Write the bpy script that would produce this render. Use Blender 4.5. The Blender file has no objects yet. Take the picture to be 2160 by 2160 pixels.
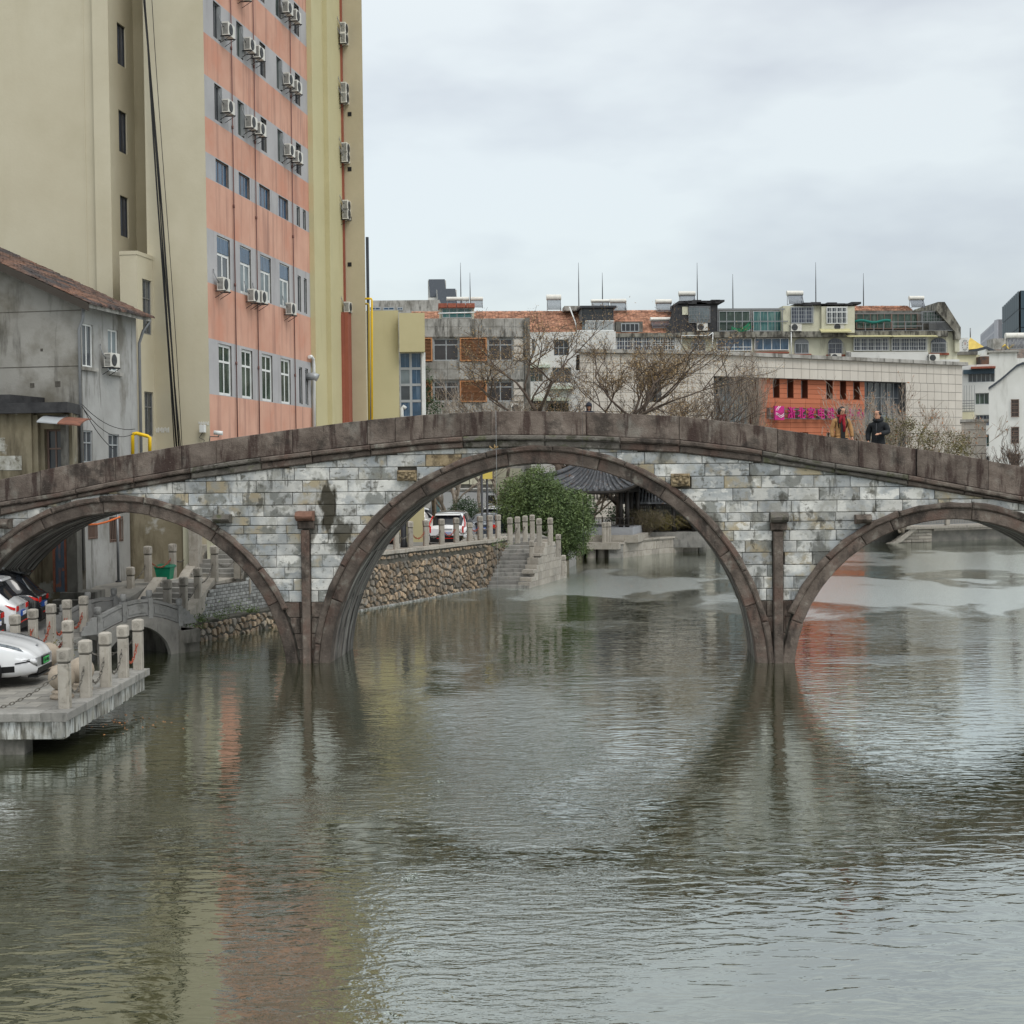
import bpy, math, random
from mathutils import Vector, Matrix
random.seed(11)
SC = bpy.context.scene
COL = SC.collection
R_ = math.radians

# ---------------------------------------------------------------- camera
CAM_H, FPX, PITCH, ROLL = 4.9, 3100.0, math.atan(89/3100), .0108
FW = Vector((0, math.cos(PITCH), -math.sin(PITCH)))
_u0 = Vector((0, math.sin(PITCH), math.cos(PITCH))); _r0 = Vector((1, 0, 0))
RT = _r0*math.cos(ROLL) - _u0*math.sin(ROLL)
UP = _u0*math.cos(ROLL) + _r0*math.sin(ROLL)
CP = Vector((0, 0, CAM_H))
cam = bpy.data.cameras.new('camera'); cam.sensor_width = 36; cam.lens = 36*FPX/2160
cam.clip_start = .5; cam.clip_end = 6000
co = bpy.data.objects.new('camera', cam); COL.objects.link(co)
co.matrix_world = Matrix.Translation(CP) @ Matrix((RT, UP, -FW)).transposed().to_4x4()
SC.camera = co

# ---------------------------------------------------------------- world, sun, exposure
SUN_EL, SUN_AZ = 48, 148          # azimuth from +Y clockwise
w = bpy.data.worlds.new('World'); SC.world = w; w.use_nodes = True
nt = w.node_tree; nt.nodes.clear(); N = nt.nodes.new; LK = nt.links.new
out = N('ShaderNodeOutputWorld')
sky = N('ShaderNodeTexSky'); sky.sky_type = 'NISHITA'; sky.sun_disc = False
sky.sun_elevation = R_(SUN_EL); sky.sun_rotation = R_(SUN_AZ)
bg1 = N('ShaderNodeBackground'); bg1.inputs[1].default_value = .05  # thin blue sky light through the cloud
LK(sky.outputs[0], bg1.inputs[0])
tc = N('ShaderNodeTexCoord')
sep = N('ShaderNodeSeparateXYZ'); LK(tc.outputs['Generated'], sep.inputs[0])
mp = N('ShaderNodeMapping'); mp.inputs['Scale'].default_value = (1, 1, 2.6); mp.inputs['Location'].default_value = (3.1, 1.3, .4)
LK(tc.outputs['Generated'], mp.inputs[0])
n1 = N('ShaderNodeTexNoise'); n1.inputs['Scale'].default_value = 3.2; n1.inputs['Detail'].default_value = 5; n1.inputs['Roughness'].default_value = .5
LK(mp.outputs[0], n1.inputs[0])
cr = N('ShaderNodeValToRGB')
cr.color_ramp.elements[0].position = .36; cr.color_ramp.elements[0].color = (.49, .49, .49, 1)
cr.color_ramp.elements[1].position = .56; cr.color_ramp.elements[1].color = (.70, .718, .68, 1)
LK(n1.outputs[0], cr.inputs[0])
# CIE-overcast like brightening towards the zenith
g = N('ShaderNodeFloatCurve'); cm = g.mapping.curves[0]; cm.points[0].location = (0, .30); cm.points[1].location = (1, .95)
cm.points.new(.06, .32); cm.points.new(.16, .375); cm.points.new(.30, .43); cm.points.new(.5, .64); g.mapping.update()
cl_ = N('ShaderNodeClamp'); LK(sep.outputs[2], cl_.inputs[0]); LK(cl_.outputs[0], g.inputs['Value'])
gm = N('ShaderNodeMath'); gm.operation = 'MULTIPLY'; gm.inputs[1].default_value = 2.4; LK(g.outputs[0], gm.inputs[0]); g = gm
bg2 = N('ShaderNodeBackground'); LK(cr.outputs[0], bg2.inputs[0]); LK(g.outputs[0], bg2.inputs[1])
ad = N('ShaderNodeAddShader'); LK(bg1.outputs[0], ad.inputs[0]); LK(bg2.outputs[0], ad.inputs[1])
LK(ad.outputs[0], out.inputs[0])

sun = bpy.data.lights.new('sun', 'SUN'); sun.energy = 1.15; sun.angle = R_(25); sun.color = (1, .96, .9)
so = bpy.data.objects.new('sun', sun); COL.objects.link(so)
_a, _e = R_(SUN_AZ), R_(SUN_EL)
sd = Vector((math.sin(_a)*math.cos(_e), math.cos(_a)*math.cos(_e), math.sin(_e)))
so.rotation_euler = sd.to_track_quat('Z', 'Y').to_euler(); so.location = (0, -20, 60)
vs = SC.view_settings; vs.view_transform = 'Standard'; vs.look = 'None'; vs.exposure = 0; vs.gamma = 1; vs.use_curve_mapping = False
SC.cycles.max_bounces = 6; SC.cycles.glossy_bounces = 3; SC.cycles.diffuse_bounces = 3

# ---------------------------------------------------------------- survey helpers (measurements read off the photograph -> metres)
def ray(px, py): return FW*FPX + RT*(px-1080) - UP*(py-1080)
def G(px, py, z=0.):
    d = ray(px, py); return CP + d*((z-CAM_H)/d.z)
def AtY(px, py, Y):
    d = ray(px, py); return CP + d*(Y/d.y)
class Fr:
    """a vertical reference frame: x along a facade, y into the building, z up"""
    def __init__(s, o, deg):
        s.o = Vector((o[0], o[1], 0)); s.deg = deg; a = R_(deg)
        s.u = Vector((math.cos(a), math.sin(a), 0)); s.v = Vector((-math.sin(a), math.cos(a), 0))
    def L(s, px, py, y=0.):
        d = ray(px, py); o = s.o + s.v*y; t = (o-CP).dot(s.v)/d.dot(s.v); p = CP+d*t
        return ((p-s.o).dot(s.u), p.z)
    def S(s, px, py, x=0.):
        d = ray(px, py); o = s.o + s.u*x; t = (o-CP).dot(s.u)/d.dot(s.u); p = CP+d*t
        return ((p-s.o).dot(s.v), p.z)
    def W(s, x, y, z=0.): return s.o + s.u*x + s.v*y + Vector((0, 0, z))
    def loc(s, p):
        p = Vector(p)-s.o; return (p.dot(s.u), p.dot(s.v), p.z)

# ---------------------------------------------------------------- object helpers
def tag(o, label=None, cat=None, group=None, kind=None):
    if label: o['label'] = label
    if cat: o['category'] = cat
    if group: o['group'] = group
    if kind: o['kind'] = kind
    return o
def thing(name, label, cat, loc=(0, 0, 0), rz=0., group=None):
    o = bpy.data.objects.new(name, None); COL.objects.link(o)
    o.location = loc; o.rotation_euler = (0, 0, R_(rz)); o.empty_display_size = .2
    return tag(o, label, cat, group)
def fthing(name, label, cat, fr, group=None): return thing(name, label, cat, fr.o, fr.deg, group)
def inst(me, name, parent, loc=(0, 0, 0), rot=(0, 0, 0), sc=(1, 1, 1)):
    o = bpy.data.objects.new(name, me); COL.objects.link(o); o.parent = parent
    o.location = loc; o.rotation_euler = rot; o.scale = sc; return o
def copy_tree(o, parent=None):
    c = o.copy(); COL.objects.link(c); c.parent = parent
    for ch in o.children: copy_tree(ch, c)
    return c
def dup(o, loc, rz=None, label=None, sc=None):
    c = copy_tree(o); c.location = loc
    if rz is not None: c.rotation_euler = (0, 0, R_(rz))
    if label: c['label'] = label
    if sc: c.scale = sc
    return c

class MB:
    """collects faces, then links them as one mesh object"""
    def __init__(s, tf=None): s.v = []; s.f = []; s.m = []; s.tf = tf; s.mi = 0; s.sm = []
    def _a(s, pts):
        b = len(s.v)
        if s.tf: pts = [s.tf(*p) for p in pts]
        s.v += [tuple(p) for p in pts]; return b
    def face(s, idx, m=None, sm=False): s.f.append(idx); s.m.append(s.mi if m is None else m); s.sm.append(sm)
    def poly(s, pts, m=None): b = s._a(pts); s.face(tuple(range(b, b+len(pts))), m)
    def box(s, x0, x1, y0, y1, z0, z1, m=None):
        b = s._a([(x0, y0, z0), (x1, y0, z0), (x1, y1, z0), (x0, y1, z0), (x0, y0, z1), (x1, y0, z1), (x1, y1, z1), (x0, y1, z1)])
        for q in ((0, 1, 5, 4), (1, 2, 6, 5), (2, 3, 7, 6), (3, 0, 4, 7), (4, 5, 6, 7), (3, 2, 1, 0)): s.face(tuple(b+i for i in q), m)
    def cbox(s, x0, x1, y0, y1, z0, z1, c=.01, m=None):
        """box with chamfered edges round the y0 face and vertical edges"""
        cx = min(c, (x1-x0)/3); cz = min(c, (z1-z0)/3)
        r0 = [(x0+cx, y0, z0+cz), (x1-cx, y0, z0+cz), (x1-cx, y0, z1-cz), (x0+cx, y0, z1-cz)]
        r1 = [(x0, y0+c, z0), (x1, y0+c, z0), (x1, y0+c, z1), (x0, y0+c, z1)]
        r2 = [(x0, y1, z0), (x1, y1, z0), (x1, y1, z1), (x0, y1, z1)]
        s.loft([r0, r1, r2], m=m)
    def loft(s, rings, closed=True, caps=True, m=None, sm=False):
        n = len(rings[0]); b = s._a([p for r in rings for p in r])
        for i in range(len(rings)-1):
            for j in range(n if closed else n-1):
                k = (j+1) % n
                s.face((b+i*n+j, b+i*n+k, b+(i+1)*n+k, b+(i+1)*n+j), m, sm)
        if caps:
            s.face(tuple(b+j for j in range(n))[::-1], m); s.face(tuple(b+(len(rings)-1)*n+j for j in range(n)), m)
    def tube(s, pts, r, n=6, m=None, sm=True, caps=True):
        pts = [Vector(p) for p in pts]
        if not hasattr(r, '__len__'): r = [r]*len(pts)
        rings = []; ref = None
        for i, p in enumerate(pts):
            t = (pts[min(i+1, len(pts)-1)]-pts[max(i-1, 0)])
            if t.length < 1e-9: t = Vector((0, 0, 1))
            t.normalize()
            if ref is None: ref = Vector((1, 0, 0)) if abs(t.x) < .8 else Vector((0, 1, 0))
            a = (ref - t*ref.dot(t)).normalized(); bb = t.cross(a); ref = a
            rings.append([p + (a*math.cos(2*math.pi*k/n)+bb*math.sin(2*math.pi*k/n))*r[i] for k in range(n)])
        s.loft(rings, caps=caps, m=m, sm=sm)
    def lathe(s, prof, c=(0, 0, 0), n=16, m=None, sm=True):
        rings = [[(c[0]+r*math.cos(2*math.pi*k/n), c[1]+r*math.sin(2*math.pi*k/n), c[2]+z) for k in range(n)] for r, z in prof]
        s.loft(rings, m=m, sm=sm)
    def ball(s, c, r, n=10, m=None):
        rx, ry, rz = r if hasattr(r, '__len__') else (r, r, r)
        h = n//2; rings = []
        for i in range(h+1):
            a = math.pi*min(max(i/h, .02), .98)
            rings.append([(c[0]+rx*math.sin(a)*math.cos(2*math.pi*k/n), c[1]+ry*math.sin(a)*math.sin(2*math.pi*k/n), c[2]-rz*math.cos(a)) for k in range(n)])
        s.loft(rings, m=m, sm=True)
    def build(s, name, mats, parent=None, loc=None, rz=None):
        me = s.mesh(name, mats)
        o = bpy.data.objects.new(name, me); COL.objects.link(o)
        if parent: o.parent = parent
        if loc is not None: o.location = loc
        if rz is not None: o.rotation_euler = (0, 0, R_(rz))
        return o
    def mesh(s, name, mats):
        me = bpy.data.meshes.new(name); me.from_pydata(s.v, [], s.f)
        if not isinstance(mats, (list, tuple)): mats = [mats]
        for m in mats: me.materials.append(m)
        if len(mats) > 1: me.polygons.foreach_set('material_index', s.m)
        if any(s.sm): me.polygons.foreach_set('use_smooth', s.sm)
        me.update(); return me

def wall(mb, x0, x1, z0, z1, holes=(), rec=.2, zs=(), mf=None, rm=None, y=0.):
    """a wall in the plane y with real openings; holes = (x0,x1,z0,z1)"""
    xs = sorted({x0, x1} | {min(max(h[i], x0), x1) for h in holes for i in (0, 1)})
    zz = sorted({z0, z1} | {min(max(h[i], z0), z1) for h in holes for i in (2, 3)} | {z for z in zs if z0 < z < z1})
    for i in range(len(xs)-1):
        for j in range(len(zz)-1):
            cx, cz = (xs[i]+xs[i+1])/2, (zz[j]+zz[j+1])/2
            if any(h[0] < cx < h[1] and h[2] < cz < h[3] for h in holes): continue
            mb.poly([(xs[i], y, zz[j]), (xs[i+1], y, zz[j]), (xs[i+1], y, zz[j+1]), (xs[i], y, zz[j+1])], mf(cz) if mf else None)
    for a, b, c, d in holes:
        for q in ([(a, c), (b, c)], [(a, d), (b, d)], [(a, c), (a, d)], [(b, c), (b, d)]):
            (p, r), (p2, r2) = q
            mb.poly([(p, y, r), (p2, y, r2), (p2, y+rec, r2), (p, y+rec, r)], rm if rm is not None else (mf((c+d)/2) if mf else None))

def window(parent, x0, x1, z0, z1, y, fm, gm, cols=2, rows=(.0,), fw=.05, tf=None, bars=(), name='window', pb=.03):
    """frame with mullions (part) and its pane (sub-part); rows = relative heights of transoms"""
    f = MB(tf); d = .05
    f.box(x0, x0+fw, y, y+d, z0, z1); f.box(x1-fw, x1, y, y+d, z0, z1)
    f.box(x0+fw, x1-fw, y, y+d, z0, z0+fw); f.box(x0+fw, x1-fw, y, y+d, z1-fw, z1)
    for t in rows:
        if t > 0: z = z0+(z1-z0)*t; f.box(x0+fw, x1-fw, y+.004, y+d, z-fw*.4, z+fw*.4)
    for k in range(1, cols):
        x = x0+(x1-x0)*k/cols; f.box(x-fw*.4, x+fw*.4, y+.008, y+d, z0+fw, z1-fw)
    for bx in bars: f.box(*bx)
    fo = f.build(name, fm, parent)
    g_ = MB(tf); g_.box(x0+.01, x1-.01, y+pb, y+pb+.012, z0+.01, z1-.01); g_.build('pane', gm, fo)
    return fo
# ---------------------------------------------------------------- materials
MATS = {}
def lin(c):
    """sRGB 0-255 -> linear"""
    return tuple(((v/255)/12.92 if v/255 <= .04045 else ((v/255+.055)/1.055)**2.4) for v in c)
def M(name, c1, c2=None, sc=1.5, det=5, rough=.85, bump=.15, bsc=18, patches=(), rnd=0., metal=0., spec=.4, coat=0., lo=.35, hi=.65,
      island=False, off=False, stains=(), bump2=None, rowbump=None, stretch=(1, 1, 1)):
    if name in MATS: return MATS[name]
    m = bpy.data.materials.new(name); MATS[name] = m; m.use_nodes = True
    t = m.node_tree; N = t.nodes.new; L = t.links.new
    b = t.nodes['Principled BSDF']
    b.inputs['Roughness'].default_value = rough; b.inputs['Metallic'].default_value = metal
    b.inputs['Specular IOR Level'].default_value = spec
    if coat: b.inputs['Coat Weight'].default_value = coat; b.inputs['Coat Roughness'].default_value = .04
    c2 = c2 or tuple(x*.82 for x in c1)
    geo = N('ShaderNodeNewGeometry'); P = geo.outputs['Position']
    oi = N('ShaderNodeObjectInfo') if (rnd or off) else None
    if off:
        mu = N('ShaderNodeVectorMath'); mu.operation = 'SCALE'; L(oi.outputs['Random'], mu.inputs['Scale']); mu.inputs[0].default_value = (37, 23, 51)
        ad = N('ShaderNodeVectorMath'); L(P, ad.inputs[0]); L(mu.outputs[0], ad.inputs[1]); PO = ad.outputs[0]
    else: PO = P
    def noise(scale, st=(1, 1, 1), det=5, src=None, ro=.6):
        mp = N('ShaderNodeMapping'); mp.inputs['Scale'].default_value = st; L(src or PO, mp.inputs[0])
        n = N('ShaderNodeTexNoise'); n.inputs['Scale'].default_value = scale; n.inputs['Detail'].default_value = det; n.inputs['Roughness'].default_value = ro
        L(mp.outputs[0], n.inputs[0]); return n.outputs[0]
    def mr(s, a, c, o0=0., o1=1.):
        k = N('ShaderNodeMapRange'); k.inputs[1].default_value = a; k.inputs[2].default_value = c; k.inputs[3].default_value = o0; k.inputs[4].default_value = o1
        L(s, k.inputs[0]); return k.outputs[0]
    def mix(f, a, bcol, amt=1., blend='MIX'):
        k = N('ShaderNodeMix'); k.data_type = 'RGBA'; k.blend_type = blend
        if isinstance(f, float): k.inputs[0].default_value = f
        else: L(f, k.inputs[0])
        for s_, v in ((6, a), (7, bcol)):
            if isinstance(v, tuple): k.inputs[s_].default_value = (*v[:3], 1)
            else: L(v, k.inputs[s_])
        return k.outputs[2]
    col = mix(mr(noise(sc, stretch, det), lo, hi), c1, c2)
    for p in patches:     # (colour, scale, lo, hi, amount, stretch, own)
        pc, ps, pl, ph, pa = p[:5]; st = p[5] if len(p) > 5 else (1, 1, 1)
        col = mix(mr(noise(ps, st, 6, P if len(p) > 6 else None), pl, ph, 0, pa), col, pc)
    for (cx, cy, cz, rx, rz, sc_, am) in stains:
        vm = N('ShaderNodeVectorMath'); vm.operation = 'SUBTRACT'; L(P, vm.inputs[0]); vm.inputs[1].default_value = (cx, cy, cz)
        vn = N('ShaderNodeVectorMath'); vn.operation = 'MULTIPLY'; L(vm.outputs[0], vn.inputs[0]); vn.inputs[1].default_value = (1/rx, .01, 1/rz)
        vl = N('ShaderNodeVectorMath'); vl.operation = 'LENGTH'; L(vn.outputs[0], vl.inputs[0])
        nn = noise(3.0, (1, 1, .5), 6, P); a1 = N('ShaderNodeMath'); a1.operation = 'MULTIPLY_ADD'; L(nn, a1.inputs[0]); a1.inputs[1].default_value = 2.4; L(vl.outputs['Value'], a1.inputs[2])
        col = mix(mr(a1.outputs[0], 1.95, 2.25, am, 0), col, sc_)
    if rnd:
        k = mr(oi.outputs['Random'], 0, 1, 1-rnd, 1+rnd*.6)
        mm = N('ShaderNodeMix'); mm.data_type = 'RGBA'; mm.blend_type = 'MULTIPLY'; mm.inputs[0].default_value = 1; L(col, mm.inputs[6]); L(k, mm.inputs[7]); col = mm.outputs[2]
    if island:
        k = mr(geo.outputs['Random Per Island'], 0, 1, 1-island, 1+island*.5)
        mm = N('ShaderNodeMix'); mm.data_type = 'RGBA'; mm.blend_type = 'MULTIPLY'; mm.inputs[0].default_value = 1; L(col, mm.inputs[6]); L(k, mm.inputs[7]); col = mm.outputs[2]
    L(col, b.inputs['Base Color'])
    if bump:
        bp = N('ShaderNodeBump'); bp.inputs['Strength'].default_value = min(1, bump*2); bp.inputs['Distance'].default_value = .02
        L(noise(bsc, (1, 1, 1), 6), bp.inputs['Height']); last = bp
        if bump2:
            b2 = N('ShaderNodeBump'); b2.inputs['Strength'].default_value = bump2[0]; b2.inputs['Distance'].default_value = bump2[2]
            L(noise(bump2[1], bump2[3] if len(bump2) > 3 else (1, 1, 1), 4), b2.inputs['Height']); L(bp.outputs[0], b2.inputs['Normal']); last = b2
        L(last.outputs[0], b.inputs['Normal'])
    return m
def S(name, rgb, rough=.6, **k):
    k.setdefault('bump', 0); k.setdefault('sc', 3)
    c = lin(rgb); return M(name, c, k.pop('c2', tuple(x*.88 for x in c)), rough=rough, **k)
Lc = lin
marble = M('marble_block', (.33, .33, .315), (.60, .595, .56), sc=1.5, rough=.8, bump=.4, bsc=10, rnd=.24, off=True, lo=.3, hi=.62,
    patches=[((.19, .225, .26), .9, .46, .60, .6), ((.20, .23, .255), .8, .48, .62, .6, (1, 1, 1.3), 1), ((.36, .29, .17), .9, .54, .64, .8), ((.15, .155, .14), 1.6, .54, .60, .8),
             ((.10, .095, .075), 6, .60, .66, .7, (1, 1, 1.6)), ((.62, .61, .57), 1.3, .56, .60, .8, (1, 1, 1.4)),
             ((.30, .295, .26), 2.6, .56, .60, .6, (1, 1, 1), 1), ((.075, .07, .055), 3.4, .60, .66, .8, (1, 1, .6), 1), ((.10, .10, .09), 2.0, .60, .66, .7, (2.5, 2.5, .4), 1)], bump2=(.6, 4, .03),
    stains=[(-4.72, 37.6, 4.0, .24, .62, (.035, .03, .018), .97), (-4.35, 37.6, 3.35, .28, .5, (.04, .035, .022), .9), (-5.15, 37.6, 3.55, .22, .5, (.045, .04, .028), .8), (7.75, 37, 2.6, .3, .6, (.08, .08, .07), .8), (9.2, 37, 3.0, .25, .35, (.07, .065, .05), .8), (5.0, 37, 3.3, .3, .4, (.08, .075, .06), .85)])
brown = M('brown_granite', (.062, .047, .038), (.17, .138, .115), sc=2.6, det=9, rough=.85, bump=.7, bsc=26, rnd=.25, off=True, lo=.3, hi=.7,
    patches=[((.12, .068, .052), 1.2, .5, .62, .6), ((.028, .022, .018), 1.6, .52, .64, .85, (1.3, 1.3, .6)), ((.25, .24, .205), 2.6, .58, .68, .6), ((.26, .23, .19), 22, .62, .68, .4)], bump2=(.8, 5, .06))
parapet_m = M('parapet_granite', (.078, .057, .046), (.215, .176, .148), sc=2.0, det=9, rough=.88, bump=.7, bsc=34, rnd=.2, off=True, lo=.3, hi=.7,
    patches=[((.25, .235, .205), 1.7, .54, .68, .55, (1, 1, .7)), ((.04, .022, .018), 2.6, .50, .60, .85, (1.5, 1.5, .25)), ((.03, .024, .02), 1.3, .54, .64, .75), ((.27, .25, .21), 26, .62, .68, .45)], bump2=(.7, 6, .05))
mossy = M('mossy_granite', (.10, .09, .078), (.17, .155, .135), sc=2, rough=.9, bump=.5, bsc=25, rnd=.2, off=True,
    patches=[((.07, .08, .03), 4, .52, .62, .7), ((.04, .035, .03), 2, .5, .62, .8), ((.3, .29, .25), 3, .62, .7, .6)], bump2=(.7, 5, .05))
rib = M('intrados_granite', (.10, .088, .08), (.17, .155, .14), sc=2, rough=.85, bump=.5, bsc=14, rnd=.45, off=True,
    patches=[((.36, .36, .33), 1.2, .50, .58, .85, (.35, 5, .35), 1), ((.02, .018, .016), 1.5, .50, .58, .92, (.35, 4, .35), 1)])
mortar = M('dark_joint', (.05, .046, .038), (.11, .10, .085), sc=4, rough=.95)
carve = M('carved_sandstone', (.20, .15, .085), (.34, .27, .17), sc=6, rough=.9, bump=.6, bsc=25, off=True, patches=[((.06, .045, .03), 5, .5, .62, .8)])
granite = M('pale_granite', (.30, .275, .235), (.39, .36, .315), sc=3, rough=.8, bump=.3, bsc=60, rnd=.18, off=True,
    patches=[((.20, .175, .13), 2.2, .56, .68, .6, (2, 2, .5)), ((.14, .13, .11), 14, .60, .66, .35), ((.12, .11, .09), 3, .6, .7, .7)])
granite_w = M('grey_granite', (.19, .185, .17), (.28, .27, .25), sc=2.5, rough=.8, bump=.3, bsc=50, rnd=.2, off=True,
    patches=[((.11, .11, .10), 2.5, .52, .64, .7, (2, 2, .6)), ((.16, .14, .10), 5, .6, .68, .5)])
wet_stone = M('stained_edge_stone', (.42, .43, .42), (.30, .29, .25), sc=2.5, rough=.8, bump=.3, bsc=30, rnd=.35, off=True,
    patches=[((.07, .065, .05), 5, .46, .6, .85, (2, 2, .35))])
pave = M('paving_stone', (.27, .255, .225), (.20, .19, .17), sc=2, rough=.72, bump=.25, bsc=40, rnd=.22, off=True,
    patches=[((.10, .10, .095), .6, .5, .62, .6)])
concrete = M('weathered_concrete', (.30, .29, .265), (.42, .41, .38), sc=1, rough=.9, bump=.2, bsc=20,
    patches=[((.06, .058, .05), 2.6, .5, .66, .8, (1, 1, .25)), ((.12, .11, .09), .6, .5, .65, .6)])
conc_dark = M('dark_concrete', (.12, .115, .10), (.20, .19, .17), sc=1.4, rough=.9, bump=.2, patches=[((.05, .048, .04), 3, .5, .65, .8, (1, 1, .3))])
asphalt = M('lot_paving', (.20, .195, .185), (.27, .265, .25), sc=.8, rough=.85, bump=.15, bsc=40, patches=[((.12, .12, .115), .5, .5, .65, .5)])
earth = M('earth', (.10, .09, .06), (.16, .14, .10), sc=1.5, rough=1, bump=.4, bsc=9)
rubble_m = M('rubble_stone', (.40, .29, .19), (.24, .195, .15), sc=3, rough=.85, bump=.4, bsc=30, rnd=.55, off=True,
    patches=[((.17, .165, .15), .8, .5, .56, .8), ((.42, .33, .23), .9, .55, .6, .7), ((.06, .055, .04), 7, .58, .66, .6)])
rubble_mort = M('rubble_mortar', (.06, .056, .046), (.11, .105, .09), sc=4, rough=.95, bump=.3, patches=[((.045, .045, .03), 2, .5, .62, .7)])
greybrick = M('grey_brick', (.23, .235, .23), (.33, .335, .33), sc=4, rough=.85, bump=.2, rnd=.3, off=True, patches=[((.08, .08, .07), 2, .5, .65, .7, (2, 2, .6))])
cream = M('cream_paint', Lc((194, 187, 165)), Lc((186, 178, 155)), sc=.35, rough=.9, bump=.12, bsc=9,
    patches=[(Lc((168, 160, 134)), .25, .50, .75, .5), (Lc((176, 168, 142)), .9, .56, .75, .3, (1, 1, .15))])
cream2 = M('yellow_cream_paint', Lc((190, 182, 144)), Lc((182, 174, 136)), sc=.4, rough=.9, bump=.08, bsc=9, patches=[(Lc((150, 140, 100)), 1, .58, .75, .3, (1, 1, .2))])
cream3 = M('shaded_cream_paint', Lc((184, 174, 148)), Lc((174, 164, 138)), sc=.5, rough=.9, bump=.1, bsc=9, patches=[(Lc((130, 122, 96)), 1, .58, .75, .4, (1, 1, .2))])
salmon = M('salmon_paint', Lc((204, 160, 140)), Lc((192, 144, 124)), sc=.5, rough=.9, bump=.1, bsc=14,
    patches=[(Lc((128, 94, 86)), 1.8, .50, .70, .65, (1.2, 1.2, .1)), (Lc((200, 138, 114)), .5, .55, .7, .5)])
lilac = M('lilac_grey_paint', Lc((174, 173, 174)), Lc((162, 161, 163)), sc=.6, rough=.9, bump=.08, patches=[(Lc((120, 112, 112)), 2, .54, .72, .45, (1.2, 1.2, .12))])
reveal_m = M('dark_grey_reveal', Lc((112, 112, 112)), Lc((90, 88, 84)), sc=3, rough=.9, patches=[(Lc((60, 56, 50)), 3, .5, .65, .7, (1, 1, .3))])  # window reveals: darker grey than the wall bands, with darker upright streaks
stucco = M('grey_stucco', Lc((168, 168, 166)), Lc((150, 150, 147)), sc=.8, rough=.92, bump=.2, bsc=12,
    patches=[(Lc((95, 90, 78)), .9, .52, .66, .7, (1, 1, .5)), (Lc((70, 66, 58)), 2.2, .56, .68, .7, (1.5, 1.5, .18))])
stucco2 = M('stained_gable_stucco', Lc((150, 148, 142)), Lc((135, 133, 127)), sc=.5, rough=.92, bump=.2, bsc=12,
    patches=[(Lc((88, 82, 68)), .55, .46, .62, .7), (Lc((60, 57, 50)), 1.8, .55, .68, .7, (1.2, 1.2, .2))])
stucco3 = M('mouldy_stucco', Lc((140, 132, 112)), Lc((112, 104, 84)), sc=.7, rough=.92, bump=.2, bsc=12,
    patches=[(Lc((60, 52, 38)), .9, .48, .62, .85, (1.3, 1.3, .3)), (Lc((178, 178, 172)), .9, .60, .66, .8)])
whitewall = M('white_wall', Lc((214, 214, 210)), Lc((202, 202, 197)), sc=.5, rough=.9, bump=.05, patches=[(Lc((150, 148, 140)), 1.2, .56, .72, .5, (1, 1, .2))])
creamwall = M('old_cream_wall', Lc((205, 203, 182)), Lc((188, 186, 164)), sc=.6, rough=.9, patches=[(Lc((120, 116, 98)), 1.4, .55, .7, .55, (1, 1, .25))])
roof_dirty = M('dirty_ledge', Lc((150, 148, 138)), Lc((110, 106, 96)), sc=1, rough=.9, patches=[(Lc((40, 38, 34)), 1.8, .45, .6, .85, (1.2, 1.2, .4))])
tile_m = M('clay_roof_tile', Lc((194, 146, 120)), Lc((160, 116, 94)), sc=1.2, rough=.85, bump=0, island=.45, patches=[(Lc((90, 66, 54)), 1.1, .52, .66, .7), (Lc((60, 50, 44)), 6, .56, .64, .7)])
tile_dark = M('soot_dark_roof_tile', Lc((118, 86, 70)), Lc((86, 70, 62)), sc=.9, rough=.9, bump=0, island=.4, patches=[(Lc((60, 60, 62)), .7, .46, .56, .85)])
ctile = M('grey_chinese_tile', Lc((92, 94, 98)), Lc((70, 72, 76)), sc=3, rough=.8, bump=.2, patches=[(Lc((150, 152, 156)), 2.2, .55, .66, .6), (Lc((110, 80, 55)), 5, .6, .66, .6)])
darkwood = S('dark_timber', (44, 40, 38), .6, patches=[(Lc((70, 62, 55)), 4, .55, .7, .5)])
slate = S('slate_cladding', (64, 70, 78), .7, patches=[(Lc((90, 96, 102)), 3, .55, .7, .5)])
panel = M('beige_stone_panel', Lc((196, 190, 180)), Lc((190, 184, 174)), sc=.5, rough=.6, bump=.05, rnd=.06, off=True, patches=[(Lc((165, 158, 146)), .8, .56, .72, .35, (1, 1, .3))])
panel_joint = S('panel_joint', (84, 84, 84), .9)
orange_m = M('orange_terracotta', Lc((184, 112, 82)), Lc((176, 104, 74)), sc=.7, rough=.75, bump=.1, rnd=.1, island=.12, patches=[(Lc((160, 84, 54)), 1.2, .55, .7, .4, (1, 1, .3))])
orange_d = M('orange_joint', Lc((110, 58, 36)), Lc((95, 48, 30)), rough=.9)
def glass(name, rgb, rough=.06, **k):
    return M(name, Lc(rgb), tuple(x*.6 for x in Lc(rgb)), sc=1.5, rough=rough, bump=0, spec=.5, **k)
g_dark = glass('dark_window_glass', (40, 44, 50)); g_blue = glass('blue_curtained_glass', (52, 84, 112), patches=[(Lc((110, 130, 150)), 4, .55, .62, .6, (3, 3, .15))])
g_green = glass('green_glass', (52, 70, 62), patches=[(Lc((96, 112, 100)), 3, .52, .6, .5, (1, 1, .2))]); g_grey = glass('grey_glass', (70, 76, 82), patches=[(Lc((120, 124, 126)), 3, .54, .62, .5, (2, 2, .15))])
g_teal = glass('teal_curtained_glass', (60, 112, 112), patches=[(Lc((130, 150, 140)), 3, .52, .6, .5, (2, 2, .15))]); g_frost = glass('frosted_glass', (120, 132, 136), .3)
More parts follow.
